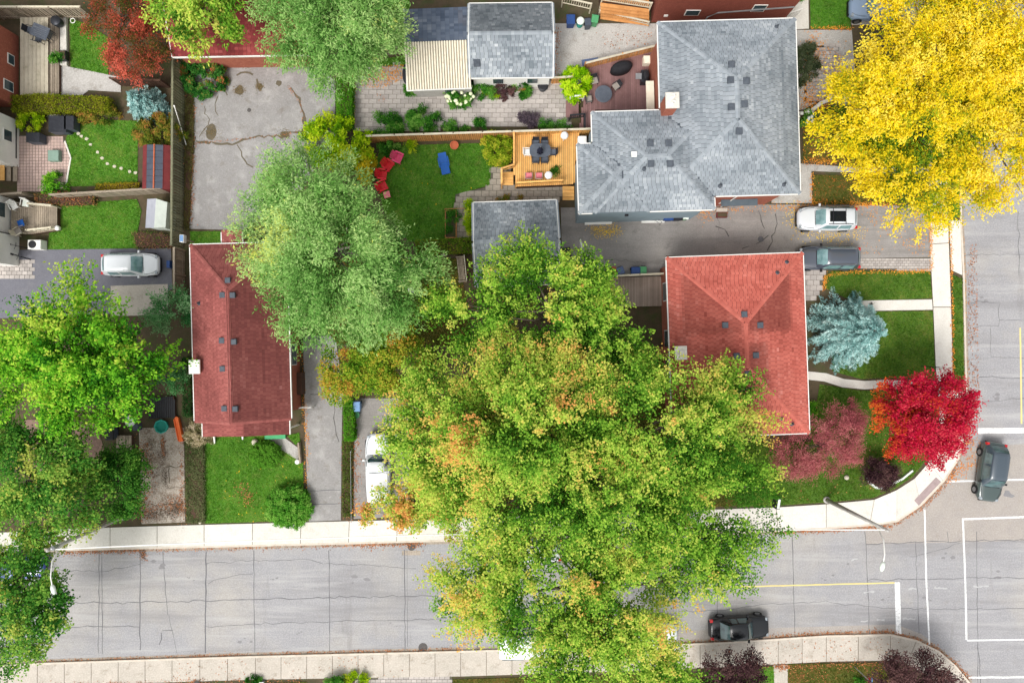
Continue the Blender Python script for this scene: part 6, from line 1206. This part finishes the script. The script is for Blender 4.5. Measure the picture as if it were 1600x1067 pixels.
mb().tube([(-.55, 0, .1), (.6, 0, .55)], .03, 5).build('handle', 'grey_metal', b)
x, y = P2(1128, 333, .3); b = thing('planter_box', 'brick-red planter box by the side door on the driveway', 'planter', (x, y, .09)); mb().box(-.4, .4, -.35, .05, 0, .3).build('trough', 'shed_maroon', b); mb().box(-.36, .36, -.31, .01, .3, .31).build('earth', 'soil', b); mb().box(-.42, .42, .08, .4, 0, .22).build('step', 'concrete_old', b)
gp = 'bins behind the taupe deck wall'
bin_('blue bin behind the taupe deck wall', 994, 423, .09, 0, 'bin_blue', w=.7, d=.55, h=.9, group=gp); bin_('pale green bin behind the taupe deck wall', 1005, 423, .09, 0, 'bin_green', w=.5, d=.6, h=.9, group=gp); bin_('dark slatted bin beside the terracotta tub', 970, 423, .09, 20, 'bin_grey', 'tarp_blue', w=.5, d=.55, h=.8, group=gp)
x, y = P2(958, 424, .5); b = thing('tub', 'terracotta tub behind the taupe deck wall', 'tub', (x, y, .09)); mb().lathe([(.25, 0), (.32, .45), (.36, .5), (.36, .55), (.3, .55), (.28, .48)], 16).build('pot', 'terracotta', b); mb().lathe([(.27, .44), (.02, .46)], 16).build('earth', 'soil', b)
bin_('light blue bin at the hedge beside the white pickup', 557, 635, .085, 0, 'bin_lightblue', 'bin_lightblue', w=.5, d=.72, h=.9); x, y = P2(557, 648, .3); b = thing('tub', 'pale green tub next to the light blue bin', 'tub', (x, y, .085)); mb().lathe([(.2, 0), (.24, .4), (.27, .42), (.22, .42), (.2, .36)], 14).build('pot', 'bin_green', b); mb().lathe([(.2, .34), (.02, .35)], 14).build('earth', 'shed_white', b)
x, y = P2(253, 666, .4); b = thing('kettle_tub', 'round teal tub beside the dirty concrete driveway', 'tub', (x, y, .09)); mb().lathe([(.42, 0), (.5, .35), (.55, .42), (.55, .48), (.46, .48), (.4, .2), (.02, .18)], 8).build('tub_shell', 'bin_teal', b)
x, y = P2(279, 670, .3); b = thing('kayak_toy', 'orange plastic slide lying by the red house corner', 'slide', (x, y, .09), R(12)); m = mb(); m.prism([(.0, 1.0), (.18, .85), (.22, -.6), (.16, -1.0), (-.16, -1.0), (-.22, -.6), (-.18, .85)], 0, .22); m.build('base', 'orange_plastic', b); mb().box(-.19, -.14, -.9, .8, .22, .34).build('side_rim', 'orange_plastic', b); mb().box(.14, .19, -.9, .8, .22, .34).build('side_rim', 'orange_plastic', b)
x, y = P2(206, 657, 1.0); b = thing('satellite_dish', 'white round dish on a dark stand by the plank steps', 'dish', (x, y, .1)); mb().lathe([(.05, 1.0), (.25, 1.03), (.42, 1.12), (.43, 1.13), (.25, 1.06), (.02, 1.03)], 20).build('dish', 'white_gloss', b, smooth=True); mb().tube([(0, 0, 0), (0, 0, 1.0)], .05, 6).build('mast', 'dark_metal', b); mb().box(-.1, .3, -.8, -.3, 0, .6, 0, None, .03).build('base_box', 'bin_grey', b)
x, y = P2(199, 632, .9); bin_('round dark bin under the bright green tree', 199, 630, .09, 0, 'bin_grey', 'black_plastic', w=.55, d=.55, h=.8)
x, y = P2(170, 680, .5); bin_('dark bin in the gap below the bright green tree', 170, 678, .09, 3, 'bin_grey', 'black_plastic', w=.6, d=.9, h=.9)
x, y = P2(58, 383, .5); b = thing('air_conditioner', 'white air conditioning unit below the small porch', 'air conditioner', (x, y, .1)); mb().box(-.5, .5, -.36, .36, 0, .75, 0, None, .04).build('casing', 'white_paint', b); mb().lathe([(.3, .751), (.3, .77), (.22, .775), (.05, .78)], 18, (-.12, 0)).build('fan_grille', 'black_plastic', b)
x, y = P2(264, 413, .5); mb().box(-.14, .14, -.28, .28, 0, .55, 0, None, .03).build('crate', 'bin_blue', label='small blue crate at the fence by the white hatchback', cat='crate').location = (x, y, .09)
x, y = P2(285, 373, 1.9); b = thing('fence_box', 'white utility box fixed to the fence top near the red roof', 'box', (x, y, .06)); mb().box(-.15, .17, -.28, .28, 1.55, 2.0, 0, None, .02).build('cover', 'white_paint', b); mb().box(-.05, .05, -.05, .05, 0, 1.56).build('post', 'wood_grey', b); mb().box(-.12, .14, -.24, .24, 2.0, 2.012).build('panel', 'bin_lightblue', b)
o = thing('leaning_pole', 'white pole standing against the long weathered fence', 'pole', (*P2(293, 232), .06)); mb().tube([(0, 0, 0), (-.05, 2.6, 1.9)], .035, 6).build('shaft', 'white_paint', o); mb().lathe([(.05, 1.86), (.06, 1.96)], 8, (-.05, 2.6)).build('cap', 'white_paint', o)
# bicycles, porch seats
def bicycle(label, px, py, rz, mat='dark_metal', z=.1):
    x, y = P2(px, py, .5); r = thing('bicycle', label, 'bicycle', (x, y, z), R(rz), 'bicycles by the white wing')
    for xx in (-.5, .5):
        w = mb().tube([(xx + .33 * math.cos(a), 0, .34 + .33 * math.sin(a)) for a in np.linspace(0, 6.283, 19)], .022, 5).build('wheel', 'tyre', r)
    mb().tube([(-.5, 0, .34), (-.1, 0, .34), (.35, 0, .8), (-.2, 0, .82), (-.1, 0, .34)], .02, 5).tube([(.35, 0, .85), (.5, 0, .34)], .02, 5).tube([(-.5, 0, .34), (-.2, 0, .82)], .016, 5).build('frame', mat, r); mb().tube([(.32, -.28, .98), (.36, 0, .98), (.32, .28, .98)], .018, 5).build('handlebar', 'black_plastic', r); mb().box(-.35, -.1, -.07, .07, .86, .92, 0, None, .02).build('saddle', 'black_plastic', r)
bicycle('dark bicycle against the white wing nearer the porch', 26, 384, -15); bicycle('dark bicycle against the white wing above the paver path', 30, 400, -20)
dining_chair('white garden chair at the corner of the weathered porch', 22, 322, .55, -60, 'white_paint', 'white_paint', 'porch seats'); dining_chair('grey-white chair beside the porch fence', 40, 318, .55, -100, 'shed_white', 'white_paint', 'porch seats'); dining_chair('blue garden seat on the weathered porch', 32, 349, .55, 20, 'blue_plastic', 'wood_grey', 'porch seats')
dining_chair('tan stool seat beside the blue porch seat', 28, 362, .55, 30, 'cushion', 'wood_pale', 'porch seats')
x, y = P2(88, 356, .9); mb().lathe([(.16, 0), (.2, .3), (.14, .36), (.02, .38)], 14).build('plant_pot', 'white_paint', label='round white pot on the porch rail end', cat='pot', smooth=True).location = (x, y, .55)
x, y = P2(19, 268, .6); st = thing('wooden_step', 'orange wooden side steps at the white house edge', 'steps', (x, y, .06))
for i in range(3): mb().box(-.9 + i * .36, -.56 + i * .36, -.7, .6, .55 - i * .18, .6 - i * .18).build('tread', 'wood_new' if i == 0 else 'wood_grey', st)
mb().box(-.9, .14, .56, .62, 0, .9).build('side_panel', 'wood_grey', st)
# basketball hoop and mower beside the garage
x, y = P2(905, 393); bh = thing('basketball_hoop', 'portable basketball hoop standing on the driveway by the garage', 'basketball hoop', (x - 1.1, y - .25, .09), R(8)); mb().box(-.45, .45, -.5, .5, 0, .22, 0, None, .04).build('base', 'black_plastic', bh); mb().tube([(0, 0, .2), (.05, 0, 2.2), (.95, 0, 2.75)], .05, 8).build('pole', 'dark_metal', bh)
mb().box(.95, 1.0, -.6, .6, 2.5, 3.2).build('backboard', 'shed_white', bh); mb().tube([(1.3 + .23 * math.cos(a), .23 * math.sin(a), 2.75) for a in np.linspace(0, 6.283, 19)], .02, 5).build('rim', 'grey_metal', bh); m = mb()
for k in range(10): a = k * .628; m.tube([(1.3 + .22 * math.cos(a), .22 * math.sin(a), 2.74), (1.3 + .14 * math.cos(a + .3), .14 * math.sin(a + .3), 2.4)], .008, 4)
m.build('net', 'white_paint', bh)
x, y = P2(884, 400, .5); lm = thing('lawn_mower', 'dark lawn mower with orange cap against the garage door', 'mower', (x, y, .09), R(10)); mb().box(-.4, .35, -.28, .28, .08, .38, 0, None, .06).build('deck', 'dark_metal', lm); mb().lathe([(.16, .38), (.17, .5), (.1, .56), (.02, .56)], 12, (-.1, 0)).build('engine', 'orange_plastic', lm); mb().tube([(.3, -.22, .3), (.95, -.2, .85), (.95, .2, .85), (.3, .22, .3)], .018, 5).build('handle', 'black_plastic', lm)
for sx in (-.32, .3):
    for s in (-1, 1): mb().tube([(sx, s * .28, .12), (sx, s * .33, .12)], .12, 10).build('wheel', 'tyre', lm)
# garden bench and things in the shaded garden
x, y = P2(719, 420, .8); sw = thing('garden_swing', 'weathered slatted garden swing bench in the shade by the garage', 'bench', (x, y, .06), R(-84))
for i in range(5): mb().box(-.9, .9, -.2 + i * .1, -.12 + i * .1, .42, .45).build('seat_slat', 'wood_grey', sw)
for i in range(9): mb().obox((-.85 + i * .21, .32, .45), (-.85 + i * .21, .45, .95), .09, .02).build('back_slat', 'wood_grey', sw)
for sx in (-.95, .95): mb().box(sx - .04, sx + .04, -.25, .4, .0, .62).build('side_frame', 'wood_grey', sw)
mb().box(-1.0, 1.0, .38, .46, .95, 1.02).build('top_rail', 'wood_pale', sw)
x, y = P2(694, 395, .3); mb().lathe([(.2, 0), (.26, .1), (.2, .3), (.1, .42), (.02, .45)], 9, sx=1.3).build('garden_rock', 'stone', label='pale rock below the leafy hedge', cat='rock', smooth=False).location = (x, y, .08)
x, y = P2(643, 454, .4); b = thing('garden_stool', 'pale grey stool on the grass under the feathery tree', 'stool', (x, y, .1), R(20)); mb().box(-.22, .22, -.22, .22, .38, .42, 0, None, .01).build('seat', 'shed_white', b)
for sx in (-.18, .18):
    for sy in (-.18, .18): mb().box(sx - .02, sx + .02, sy - .02, sy + .02, 0, .38).build('leg', 'grey_metal', b)
x, y = P2(710, 228, .3); mb().lathe([(.2, 0), (.3, .3), (.34, .34), (.34, .38), (.26, .38), (.24, .3), (.02, .3)], 14).build('fire_pot', 'terracotta', label='terracotta bowl below the orange fence on the back lawn', cat='bowl').location = (x, y, .1)
x, y = P2(733, 135, .3); mb().lathe([(.15, 0), (.22, .3), (.24, .33), (.18, .33), (.16, .26), (.02, .26)], 12).build('flower_pot', 'terracotta', label='small terracotta pot beside the cream hydrangea', cat='pot').location = (x, y, .1)
x, y = P2(848, 137, .3); mb().lathe([(.3, 0), (.38, .5), (.42, .55), (.3, .6), (.02, .6)], 14).build('plant_pot', 'black_plastic', label='black round pot at the garage corner on the patio', cat='pot').location = (x, y, .1)
x, y = P2(690, 131, .5); b = thing('window_planter', 'dark slatted crate below the carport wall', 'crate', (x, y, .1))
for i in range(4): mb().box(-.3, .3, -.25 + i * .13, -.15 + i * .13, .45, .5).build('slat', 'wood_dark', b)
mb().box(-.3, .3, -.27, .27, 0, .45).build('box', 'black_plastic', b)
x, y = P2(635, 118, .6); mb().lathe([(.2, 0), (.24, .8), (.26, .85), (.02, .9)], 12, sx=1, sy=3.0).build('rolled_tarp', 'dark_metal', label='dark rolled cover leaning at the carport wall', cat='cover').location = (x, y, .08)
x, y = P2(616, 50, .6); b = thing('folded_furniture', 'stack of white folded garden furniture beside the carport', 'furniture', (x, y, .06), R(10)); mb().box(-.3, .25, -.1, .6, 0, .6, 0, None, .03).build('seat_stack', 'white_paint', b); mb().obox((-.6, -.25, .25), (.5, .1, .7), .2, .05).build('frame', 'white_paint', b); mb().box(.3, .42, -.7, .65, 0, 1.0).build('board', 'wood_pale', b)
# junk at the top of the asphalt pad
x, y = P2(411, 89, .4); mb().tube([(.26 * math.cos(a), .26 * math.sin(a), .12) for a in np.linspace(0, 6.283, 17)], .12, 8).build('old_tyre', 'tyre', label='old tyre lying at the maroon garage wall', cat='tyre').location = (x, y, .09)
for lbl, px, py, w_ in (('grey plank lying at the maroon garage wall left of the tyre', 384, 91, .45), ('short white plank right of the old tyre', 421, 91, .25), ('weathered plank leaning under the feathery tree', 449, 92, .5)):
    o = mb().box(-w_, w_, -.12, .12, 0, .08, 0, None, .01).build('plank', 'wood_pale', label=lbl, cat='plank'); o.location = (*P2(px, py), .1); o.rotation_euler = (0, 0, random.uniform(-.15, .15) if px != 449 else .9)
o = thing('wheelbarrow', 'rusty tipped wheelbarrow at the asphalt pad edge', 'wheelbarrow', (*P2(450, 98), .09), R(-40)); mb().add([(-.4, -.25, .5), (.4, -.3, .5), (.4, .3, .5), (-.4, .25, .5), (-.2, -.12, .25), (.25, -.15, .25), (.25, .15, .25), (-.2, .12, .25)], [(4, 5, 6, 7), (0, 1, 5, 4), (1, 2, 6, 5), (2, 3, 7, 6), (3, 0, 4, 7)]).build('tray', 'wood_dark', o); mb().tube([(.3, -.2, .3), (-.8, -.28, .45)], .02, 5).tube([(.3, .2, .3), (-.8, .28, .45)], .02, 5).build('handle', 'wood_grey', o); mb().tube([(.5, -.04, .2), (.5, .04, .2)], .19, 12).build('wheel', 'tyre', o); mb().box(-.3, -.26, -.2, .2, 0, .3).build('leg', 'dark_metal', o)
# small posts along driveways
m = mb().tube([(*P2(551, 700), .06), (*P2(551, 704), .7)], .03, 6); o = thing('wire_fence', 'low wire edging fence between hedge and white pickup', 'fence', (0, 0, 0)); m.build('post', 'grey_metal', o)
for (a, b) in (((551, 704), (552, 808)),): mb().tube([(*P2(*a), .7), (*P2(*b), .7)], .018, 5).build('wire', 'grey_metal', o); mb().tube([(*P2(*b), .06), (*P2(*b), .7)], .03, 6).build('post', 'grey_metal', o)
o = thing('metal_gate', 'low grey metal railing beside the pickup under the maple', 'railing', (0, 0, 0)); mb().tube([(*P2(622, 668), .06), (*P2(622, 668), 1.0), (*P2(622, 710), 1.0), (*P2(622, 710), .06)], .025, 6).build('frame', 'grey_metal', o)
o = thing('retaining_edge', 'low timber edging wall beside the sloping driveway', 'edging', (0, 0, 0)); m = mb(); strip(m, polyw([(470, 690), (473, 722)]), .12, .05, .5, -1); m.build('timber', 'wood_grey', o); mb().lathe([(.16, .05), (.18, .45), (.02, .5)], 10, P2(467, 720)).build('end_post', 'white_paint', o)
o = mb().lathe([(.22, 0), (.28, .12), (.2, .28), (.03, .34)], 8).build('garden_rock', 'stone', label='small rock by the front bed of the dark red house', cat='rock'); o.location = (*P2(400, 690), .1)
o = mb().lathe([(.14, 0), (.2, .1), (.14, .2), (.02, .24)], 8).build('garden_rock', 'stone', label='cream rock on the corner lawn near the pink tree', cat='rock'); o.location = (*P2(1321, 745), .1)
o = mb().lathe([(.1, 0), (.14, .06), (.1, .14), (.02, .16)], 8).build('garden_rock', 'stone', label='tiny pale rock at the pavement edge of the front lawn', cat='rock'); o.location = (*P2(314, 815), .12)
# corner flower bed edging in white/green plastic
m = mb(); strip(m, polyw([(1350, 745), (1356, 755), (1366, 762), (1378, 763)]), .14, .05, .35, 1); o = m.build('bed_edging', 'shed_white', label='pale edging strip round the purple corner bush', cat='edging')
m = mb(); strip(m, polyw([(1390, 757), (1408, 748), (1424, 735)]), .14, .05, .3, 1); o = m.build('bed_edging', 'shed_white', label='pale edging strip along the corner pavement beside the purple bush', cat='edging')
# bench-like sign by the pavement
x, y = P2(1213, 785, .5); o = thing('utility_cabinet', 'slim black utility cabinet at the pavement edge under the maple', 'cabinet', (x, y, .08), R(-8)); mb().box(-.16, .16, -.42, .42, 0, .85, 0, None, .03).build('body', 'black_plastic', o); mb().box(-.08, .1, -.36, .36, .85, .9).build('top_panel', 'shed_white', o)
# corner street sign
x, y = P2(1334, 1040); o = thing('street_sign', 'street sign post with red and blue discs on the south lawn', 'sign', (x, y, .08)); mb().tube([(0, 0, 0), (0, 0, 2.6)], .035, 8).build('post', 'grey_metal', o); mb().add([(.03, .3 * math.cos(a), 2.2 + .3 * math.sin(a)) for a in np.linspace(0, 6.283, 8, endpoint=False)] + [(.06, .3 * math.cos(a), 2.2 + .3 * math.sin(a)) for a in np.linspace(0, 6.283, 8, endpoint=False)], [tuple(range(7, -1, -1)), tuple(range(8, 16))] + [(i, (i + 1) % 8, 8 + (i + 1) % 8, 8 + i) for i in range(8)]).build('stop_plate', 'lamp_red', o); mb().box(-.03, .0, -.4, .4, 2.55, 2.7).build('name_plate', 'bin_lightblue', o)
o = thing('traffic_sign', 'thin dark sign post beside the scarlet maple', 'sign', (*P2(1438, 572), .08)); mb().tube([(0, 0, 0), (0, 0, 2.3)], .03, 6).build('post', 'dark_metal', o); mb().box(-.22, .22, -.02, .0, 1.75, 2.3).build('plate', 'dark_metal', o)
for lbl, px, py in (('small grey meter box beside the far left lawn edge', 309, 1066), ('small grey meter box beside the bushes south of the pavement', 411, 1064)):
    o = mb().box(-.2, .2, -.15, .15, 0, .35, 0, None, .03).build('meter_box', 'grey_metal', label=lbl, cat='box'); o.location = (*P2(px, py), .06)
# ---------------------------------------------------------------- street lamps and overhead cable
def lamp(label, base, arm_px, head_px, zt=8.7, top_extra=None):
    x, y = P2(*base); o = thing('street_lamp', label, 'street lamp', (x, y, .1)); mb().tube([(0, 0, 0), (0, 0, 4), (0, 0, zt)], [.17, .14, .1], 12).build('pole', 'concrete_grey', o, smooth=True); mb().lathe([(.26, 0), (.26, .12), (.18, .2)], 12).build('base_collar', 'concrete_grey', o)
    hx, hy = P2(*head_px, 9.0); hx -= x; hy -= y; d = Vector((hx, hy)); a = [(0, 0, 6.9), (hx * .08, hy * .08, 7.6), (hx * .3, hy * .3, 8.45), (hx * .65, hy * .65, 8.9), (hx * .9, hy * .9, 8.95)]; mb().tube(a, [.05, .05, .045, .04, .035], 8).build('arm', 'white_paint', o, smooth=True)
    m = mb(); m.lathe([(.05, -.02), (.15, .0), (.17, .07), (.1, .15), (.02, .17)], 14, sx=1.0, sy=2.1); hd = m.build('lamp_head', 'shed_white', o, smooth=True); hd.location = (hx * .97, hy * .97, 8.88); hd.rotation_euler = (0, 0, math.atan2(hy, hx) - math.pi / 2)
    return o, (x, y)
l1, b1 = lamp('concrete street lamp on the corner lawn by the curved pavement', (1290, 780), None, (1378, 886)); l2, b2 = lamp('concrete street lamp beside the dark green left-hand trees', (194, 806), None, (84, 922))
mb().box(-.3, .3, -.08, .08, 8.35, 8.5).build('crossarm', 'wood_grey', l2); mb().lathe([(.12, 8.0), (.16, 8.1), (.16, 8.55), (.05, 8.65)], 10, (.25, .1)).build('transformer', 'grey_metal', l2)
n = 40; pts = [(b2[0] + (b1[0] - b2[0]) * i / n, b2[1] + (b1[1] - b2[1]) * i / n, 8.55 - 1.3 * 4 * (i / n) * (1 - i / n)) for i in range(n + 1)]
mb().tube(pts, .045, 5).build('overhead_cable', 'white_paint', label='thin pale overhead cable strung between the street lamps', cat='cable')
# ---------------------------------------------------------------- fallen leaves
LV = []; LK = []
def litter(pts, wid, n, z, pal, line=True, size=.09, sp=None):
    w = np.array(polyw(pts))
    if line:
        seg = np.linalg.norm(np.diff(w, axis=0), axis=1); c = np.concatenate([[0], np.cumsum(seg)]); u = RS.rand(n) * c[-1]; i = np.clip(np.searchsorted(c, u) - 1, 0, len(seg) - 1); t = (u - c[i]) / seg[i]
        xy = w[i] + (w[i + 1] - w[i]) * t[:, None] + RS.normal(0, wid, (n, 2)); keep = (wnoise(xy[:, 0], xy[:, 1], 1.6) + RS.normal(0, .5, n)) > -.5; xy = xy[keep]
    else:
        lo, hi = w.min(0), w.max(0); xy = RS.uniform(lo, hi, (n, 2)); xy = xy[inpoly(xy[:, 0], xy[:, 1], [tuple(p) for p in w])]; keep = (wnoise(xy[:, 0], xy[:, 1], wid) + RS.normal(0, .35, len(xy))) > (.1 if sp is None else sp); xy = xy[keep]
    k = len(xy); p = np.concatenate([xy, np.full((k, 1), z) + RS.uniform(.004, .03, (k, 1))], 1)
    LV.append(leaves(p, np.array([0, 0, 1]) + RS.normal(0, .25, (k, 3)), RS.normal(0, 1, (k, 3)), size * RS.uniform(.6, 1.5, k), size * .7 * RS.uniform(.6, 1.5, k))); LK.append(palette(pal, RS.rand(k)))
ORG = [S(196, 118, 48), S(226, 146, 56), S(240, 172, 66), S(214, 130, 60)]; BRN = [S(110, 78, 54), S(150, 96, 62), S(188, 118, 76), S(206, 140, 92)]; YEL = [S(226, 176, 30), S(244, 200, 40), S(250, 214, 70)]
litter([(1065, 326), (1250, 324), (1268, 320), (1450, 320)], .22, 900, .1, ORG); litter([(925, 360), (945, 362), (965, 361)], .28, 420, .1, YEL, size=.07); litter([(1085, 330), (1110, 336)], .3, 120, .1, ORG)
litter([(1240, 330), (1240, 352), (1262, 366), (1300, 370), (1345, 366)], .35, 420, .1, YEL); litter([(1342, 330), (1440, 330), (1450, 398), (1345, 398)], .9, 1100, .1, ORG, False, sp=.15)
litter([(1452, 330), (1454, 420)], .08, 260, .13, ORG); litter([(1482, 330), (1486, 450), (1488, 590)], .07, 480, .13, ORG); litter([(1499, 340), (1506, 440), (1507, 600)], .1, 420, .03, ORG); litter([(1290, 430), (1330, 426), (1452, 424)], .1, 420, .11, ORG); litter([(1290, 432), (1286, 446), (1288, 452)], .1, 120, .11, ORG)
litter([(1512, 380), (1526, 380), (1530, 650), (1512, 650)], .8, 900, .005, BRN, False, sp=.0); litter([(1500, 690), (1520, 690), (1524, 720), (1500, 735), (1480, 750)], .3, 500, .005, [S(206, 120, 50), S(230, 150, 70)], True, sp=0)
litter([(1270, 48), (1262, 120), (1262, 176), (1290, 160)], .35, 900, .12, ORG); litter([(1250, 60), (1330, 60), (1330, 175), (1250, 180)], .9, 1600, .12, ORG, False, sp=.1); litter([(1252, 182), (1440, 170), (1440, 256), (1254, 252)], .9, 1500, .14, [S(150, 92, 46), S(196, 116, 52), S(216, 150, 60)], False, sp=-.1); litter([(1254, 252), (1340, 258)], .15, 300, .12, ORG); litter([(1268, 270), (1268, 318), (1395, 321)], .12, 420, .12, ORG); litter([(1266, 44), (1330, 46)], .1, 200, .11, ORG)
litter([(1270, 276), (1440, 278), (1440, 318), (1272, 318)], .9, 500, .14, [S(150, 92, 46), S(196, 116, 52)], False)
litter([(553, 106), (632, 102), (634, 122), (600, 140), (556, 140)], .9, 1100, .105, ORG, False, sp=-.15); litter([(553, 108), (553, 200)], .1, 200, .105, ORG); litter([(560, 138), (600, 150), (604, 160), (570, 160)], .9, 160, .105, BRN, False, sp=-.1)
for pl, n, wd in (([(100, 862), (160, 860), (222, 859), (226, 872)], 700, .16), ([(222, 860), (560, 852)], 420, .1), ([(560, 850), (600, 848), (660, 848)], 900, .2), ([(1210, 831), (1290, 829), (1390, 822)], 900, .1), ([(1390, 822), (1440, 792), (1480, 752), (1505, 700)], 600, .14),
                  ([(60, 1034), (270, 1026), (400, 1022), (720, 1014)], 1100, .09), ([(1065, 1006), (1140, 1001), (1290, 990), (1390, 988), (1430, 998), (1465, 1014), (1490, 1034), (1515, 1062)], 2200, .13)): litter(pl, wd, n, .005, BRN)
litter([(270, 1034), (640, 1022), (640, 1056), (270, 1062)], .9, 380, .125, BRN, False, sp=.2); litter([(1070, 1008), (1400, 994), (1470, 1040), (1400, 1030), (1100, 1040)], .9, 700, .125, BRN, False, sp=.1)
litter([(1210, 1042), (1230, 1040)], .15, 120, .125, BRN); litter([(1160, 1042), (1390, 1034)], .12, 400, .13, BRN); litter([(1232, 1038), (1390, 1036), (1390, 1067), (1232, 1067)], .9, 500, .13, BRN, False); litter([(60, 1068), (470, 1062)], .12, 500, .13, BRN)
litter([(1160, 700), (1280, 620), (1440, 620), (1440, 740), (1340, 775), (1200, 785)], .9, 900, .15, [S(150, 80, 60), S(190, 100, 90), S(210, 170, 90)], False, sp=.2)
litter([(300, 95), (330, 92), (480, 90)], .3, 700, .1, BRN); litter([(340, 95), (345, 130), (304, 150)], .35, 500, .1, BRN); litter([(300, 150), (300, 240), (297, 350)], .2, 700, .15, BRN); litter([(305, 225), (440, 212), (475, 205), (470, 160), (450, 135)], .06, 260, .1, BRN, size=.07)
litter([(470, 540), (480, 690), (480, 810)], .12, 380, .1, ORG); litter([(540, 690), (545, 810)], .2, 420, .12, BRN); litter([(555, 680), (555, 800)], .25, 320, .1, BRN); litter([(322, 690), (474, 730), (474, 812), (322, 815)], .9, 160, .15, YEL, False, sp=.35); litter([(375, 760), (385, 770), (390, 785)], .3, 260, .13, BRN)
litter([(222, 690), (232, 740), (222, 810)], .35, 700, .1, BRN); litter([(285, 680), (284, 800)], .12, 220, .1, BRN); litter([(222, 800), (290, 780), (290, 815)], .3, 400, .1, BRN); litter([(255, 680), (256, 710)], .12, 160, .1, BRN)
litter([(870, 50), (862, 100), (870, 120)], .2, 400, .1, BRN); litter([(930, 50), (1020, 50), (1020, 85), (940, 110)], .9, 420, .1, BRN, False); litter([(595, 240), (765, 230), (760, 290), (700, 370), (640, 370)], .9, 120, .15, YEL, False, sp=.4)
litter([(700, 480), (760, 490), (790, 500)], .6, 500, .1, BRN); litter([(640, 400), (735, 400), (735, 540), (640, 540)], .9, 300, .14, YEL, False, sp=.3)
DRT = [S(74, 60, 48), S(92, 76, 60), S(110, 92, 74)]
for pl_, wd_, n_ in (([(222, 806), (250, 800), (290, 792)], .35, 1500), ([(240, 745), (252, 720), (256, 690)], .25, 700), ([(236, 690), (232, 730)], .3, 700), ([(284, 780), (276, 800)], .3, 600), ([(258, 730), (262, 762)], .15, 300), ([(150, 858), (222, 857), (224, 872)], .14, 900), ([(600, 847), (655, 846)], .12, 700)): litter(pl_, wd_, n_, .095 if pl_[0][1] < 840 else .006, DRT, size=.055)
for cx, cy, r_ in [(331, 207, .28), (375, 142, .2), (388, 99, .3), (446, 211, .22), (407, 137, .15), (382, 765, .35)]: litter([(cx - 4, cy), (cx + 4, cy)], r_, 220, .1, [S(90, 80, 54), S(120, 104, 70), S(140, 116, 80)], size=.06)
o = bpy.data.objects.new('fallen_leaves', array_mesh('fallen_leaves', np.concatenate(LV), np.concatenate(LK), 'litter')); link(o, None, 'stuff', 'fallen orange and brown autumn leaves along kerbs, drives and lawns', 'leaves')
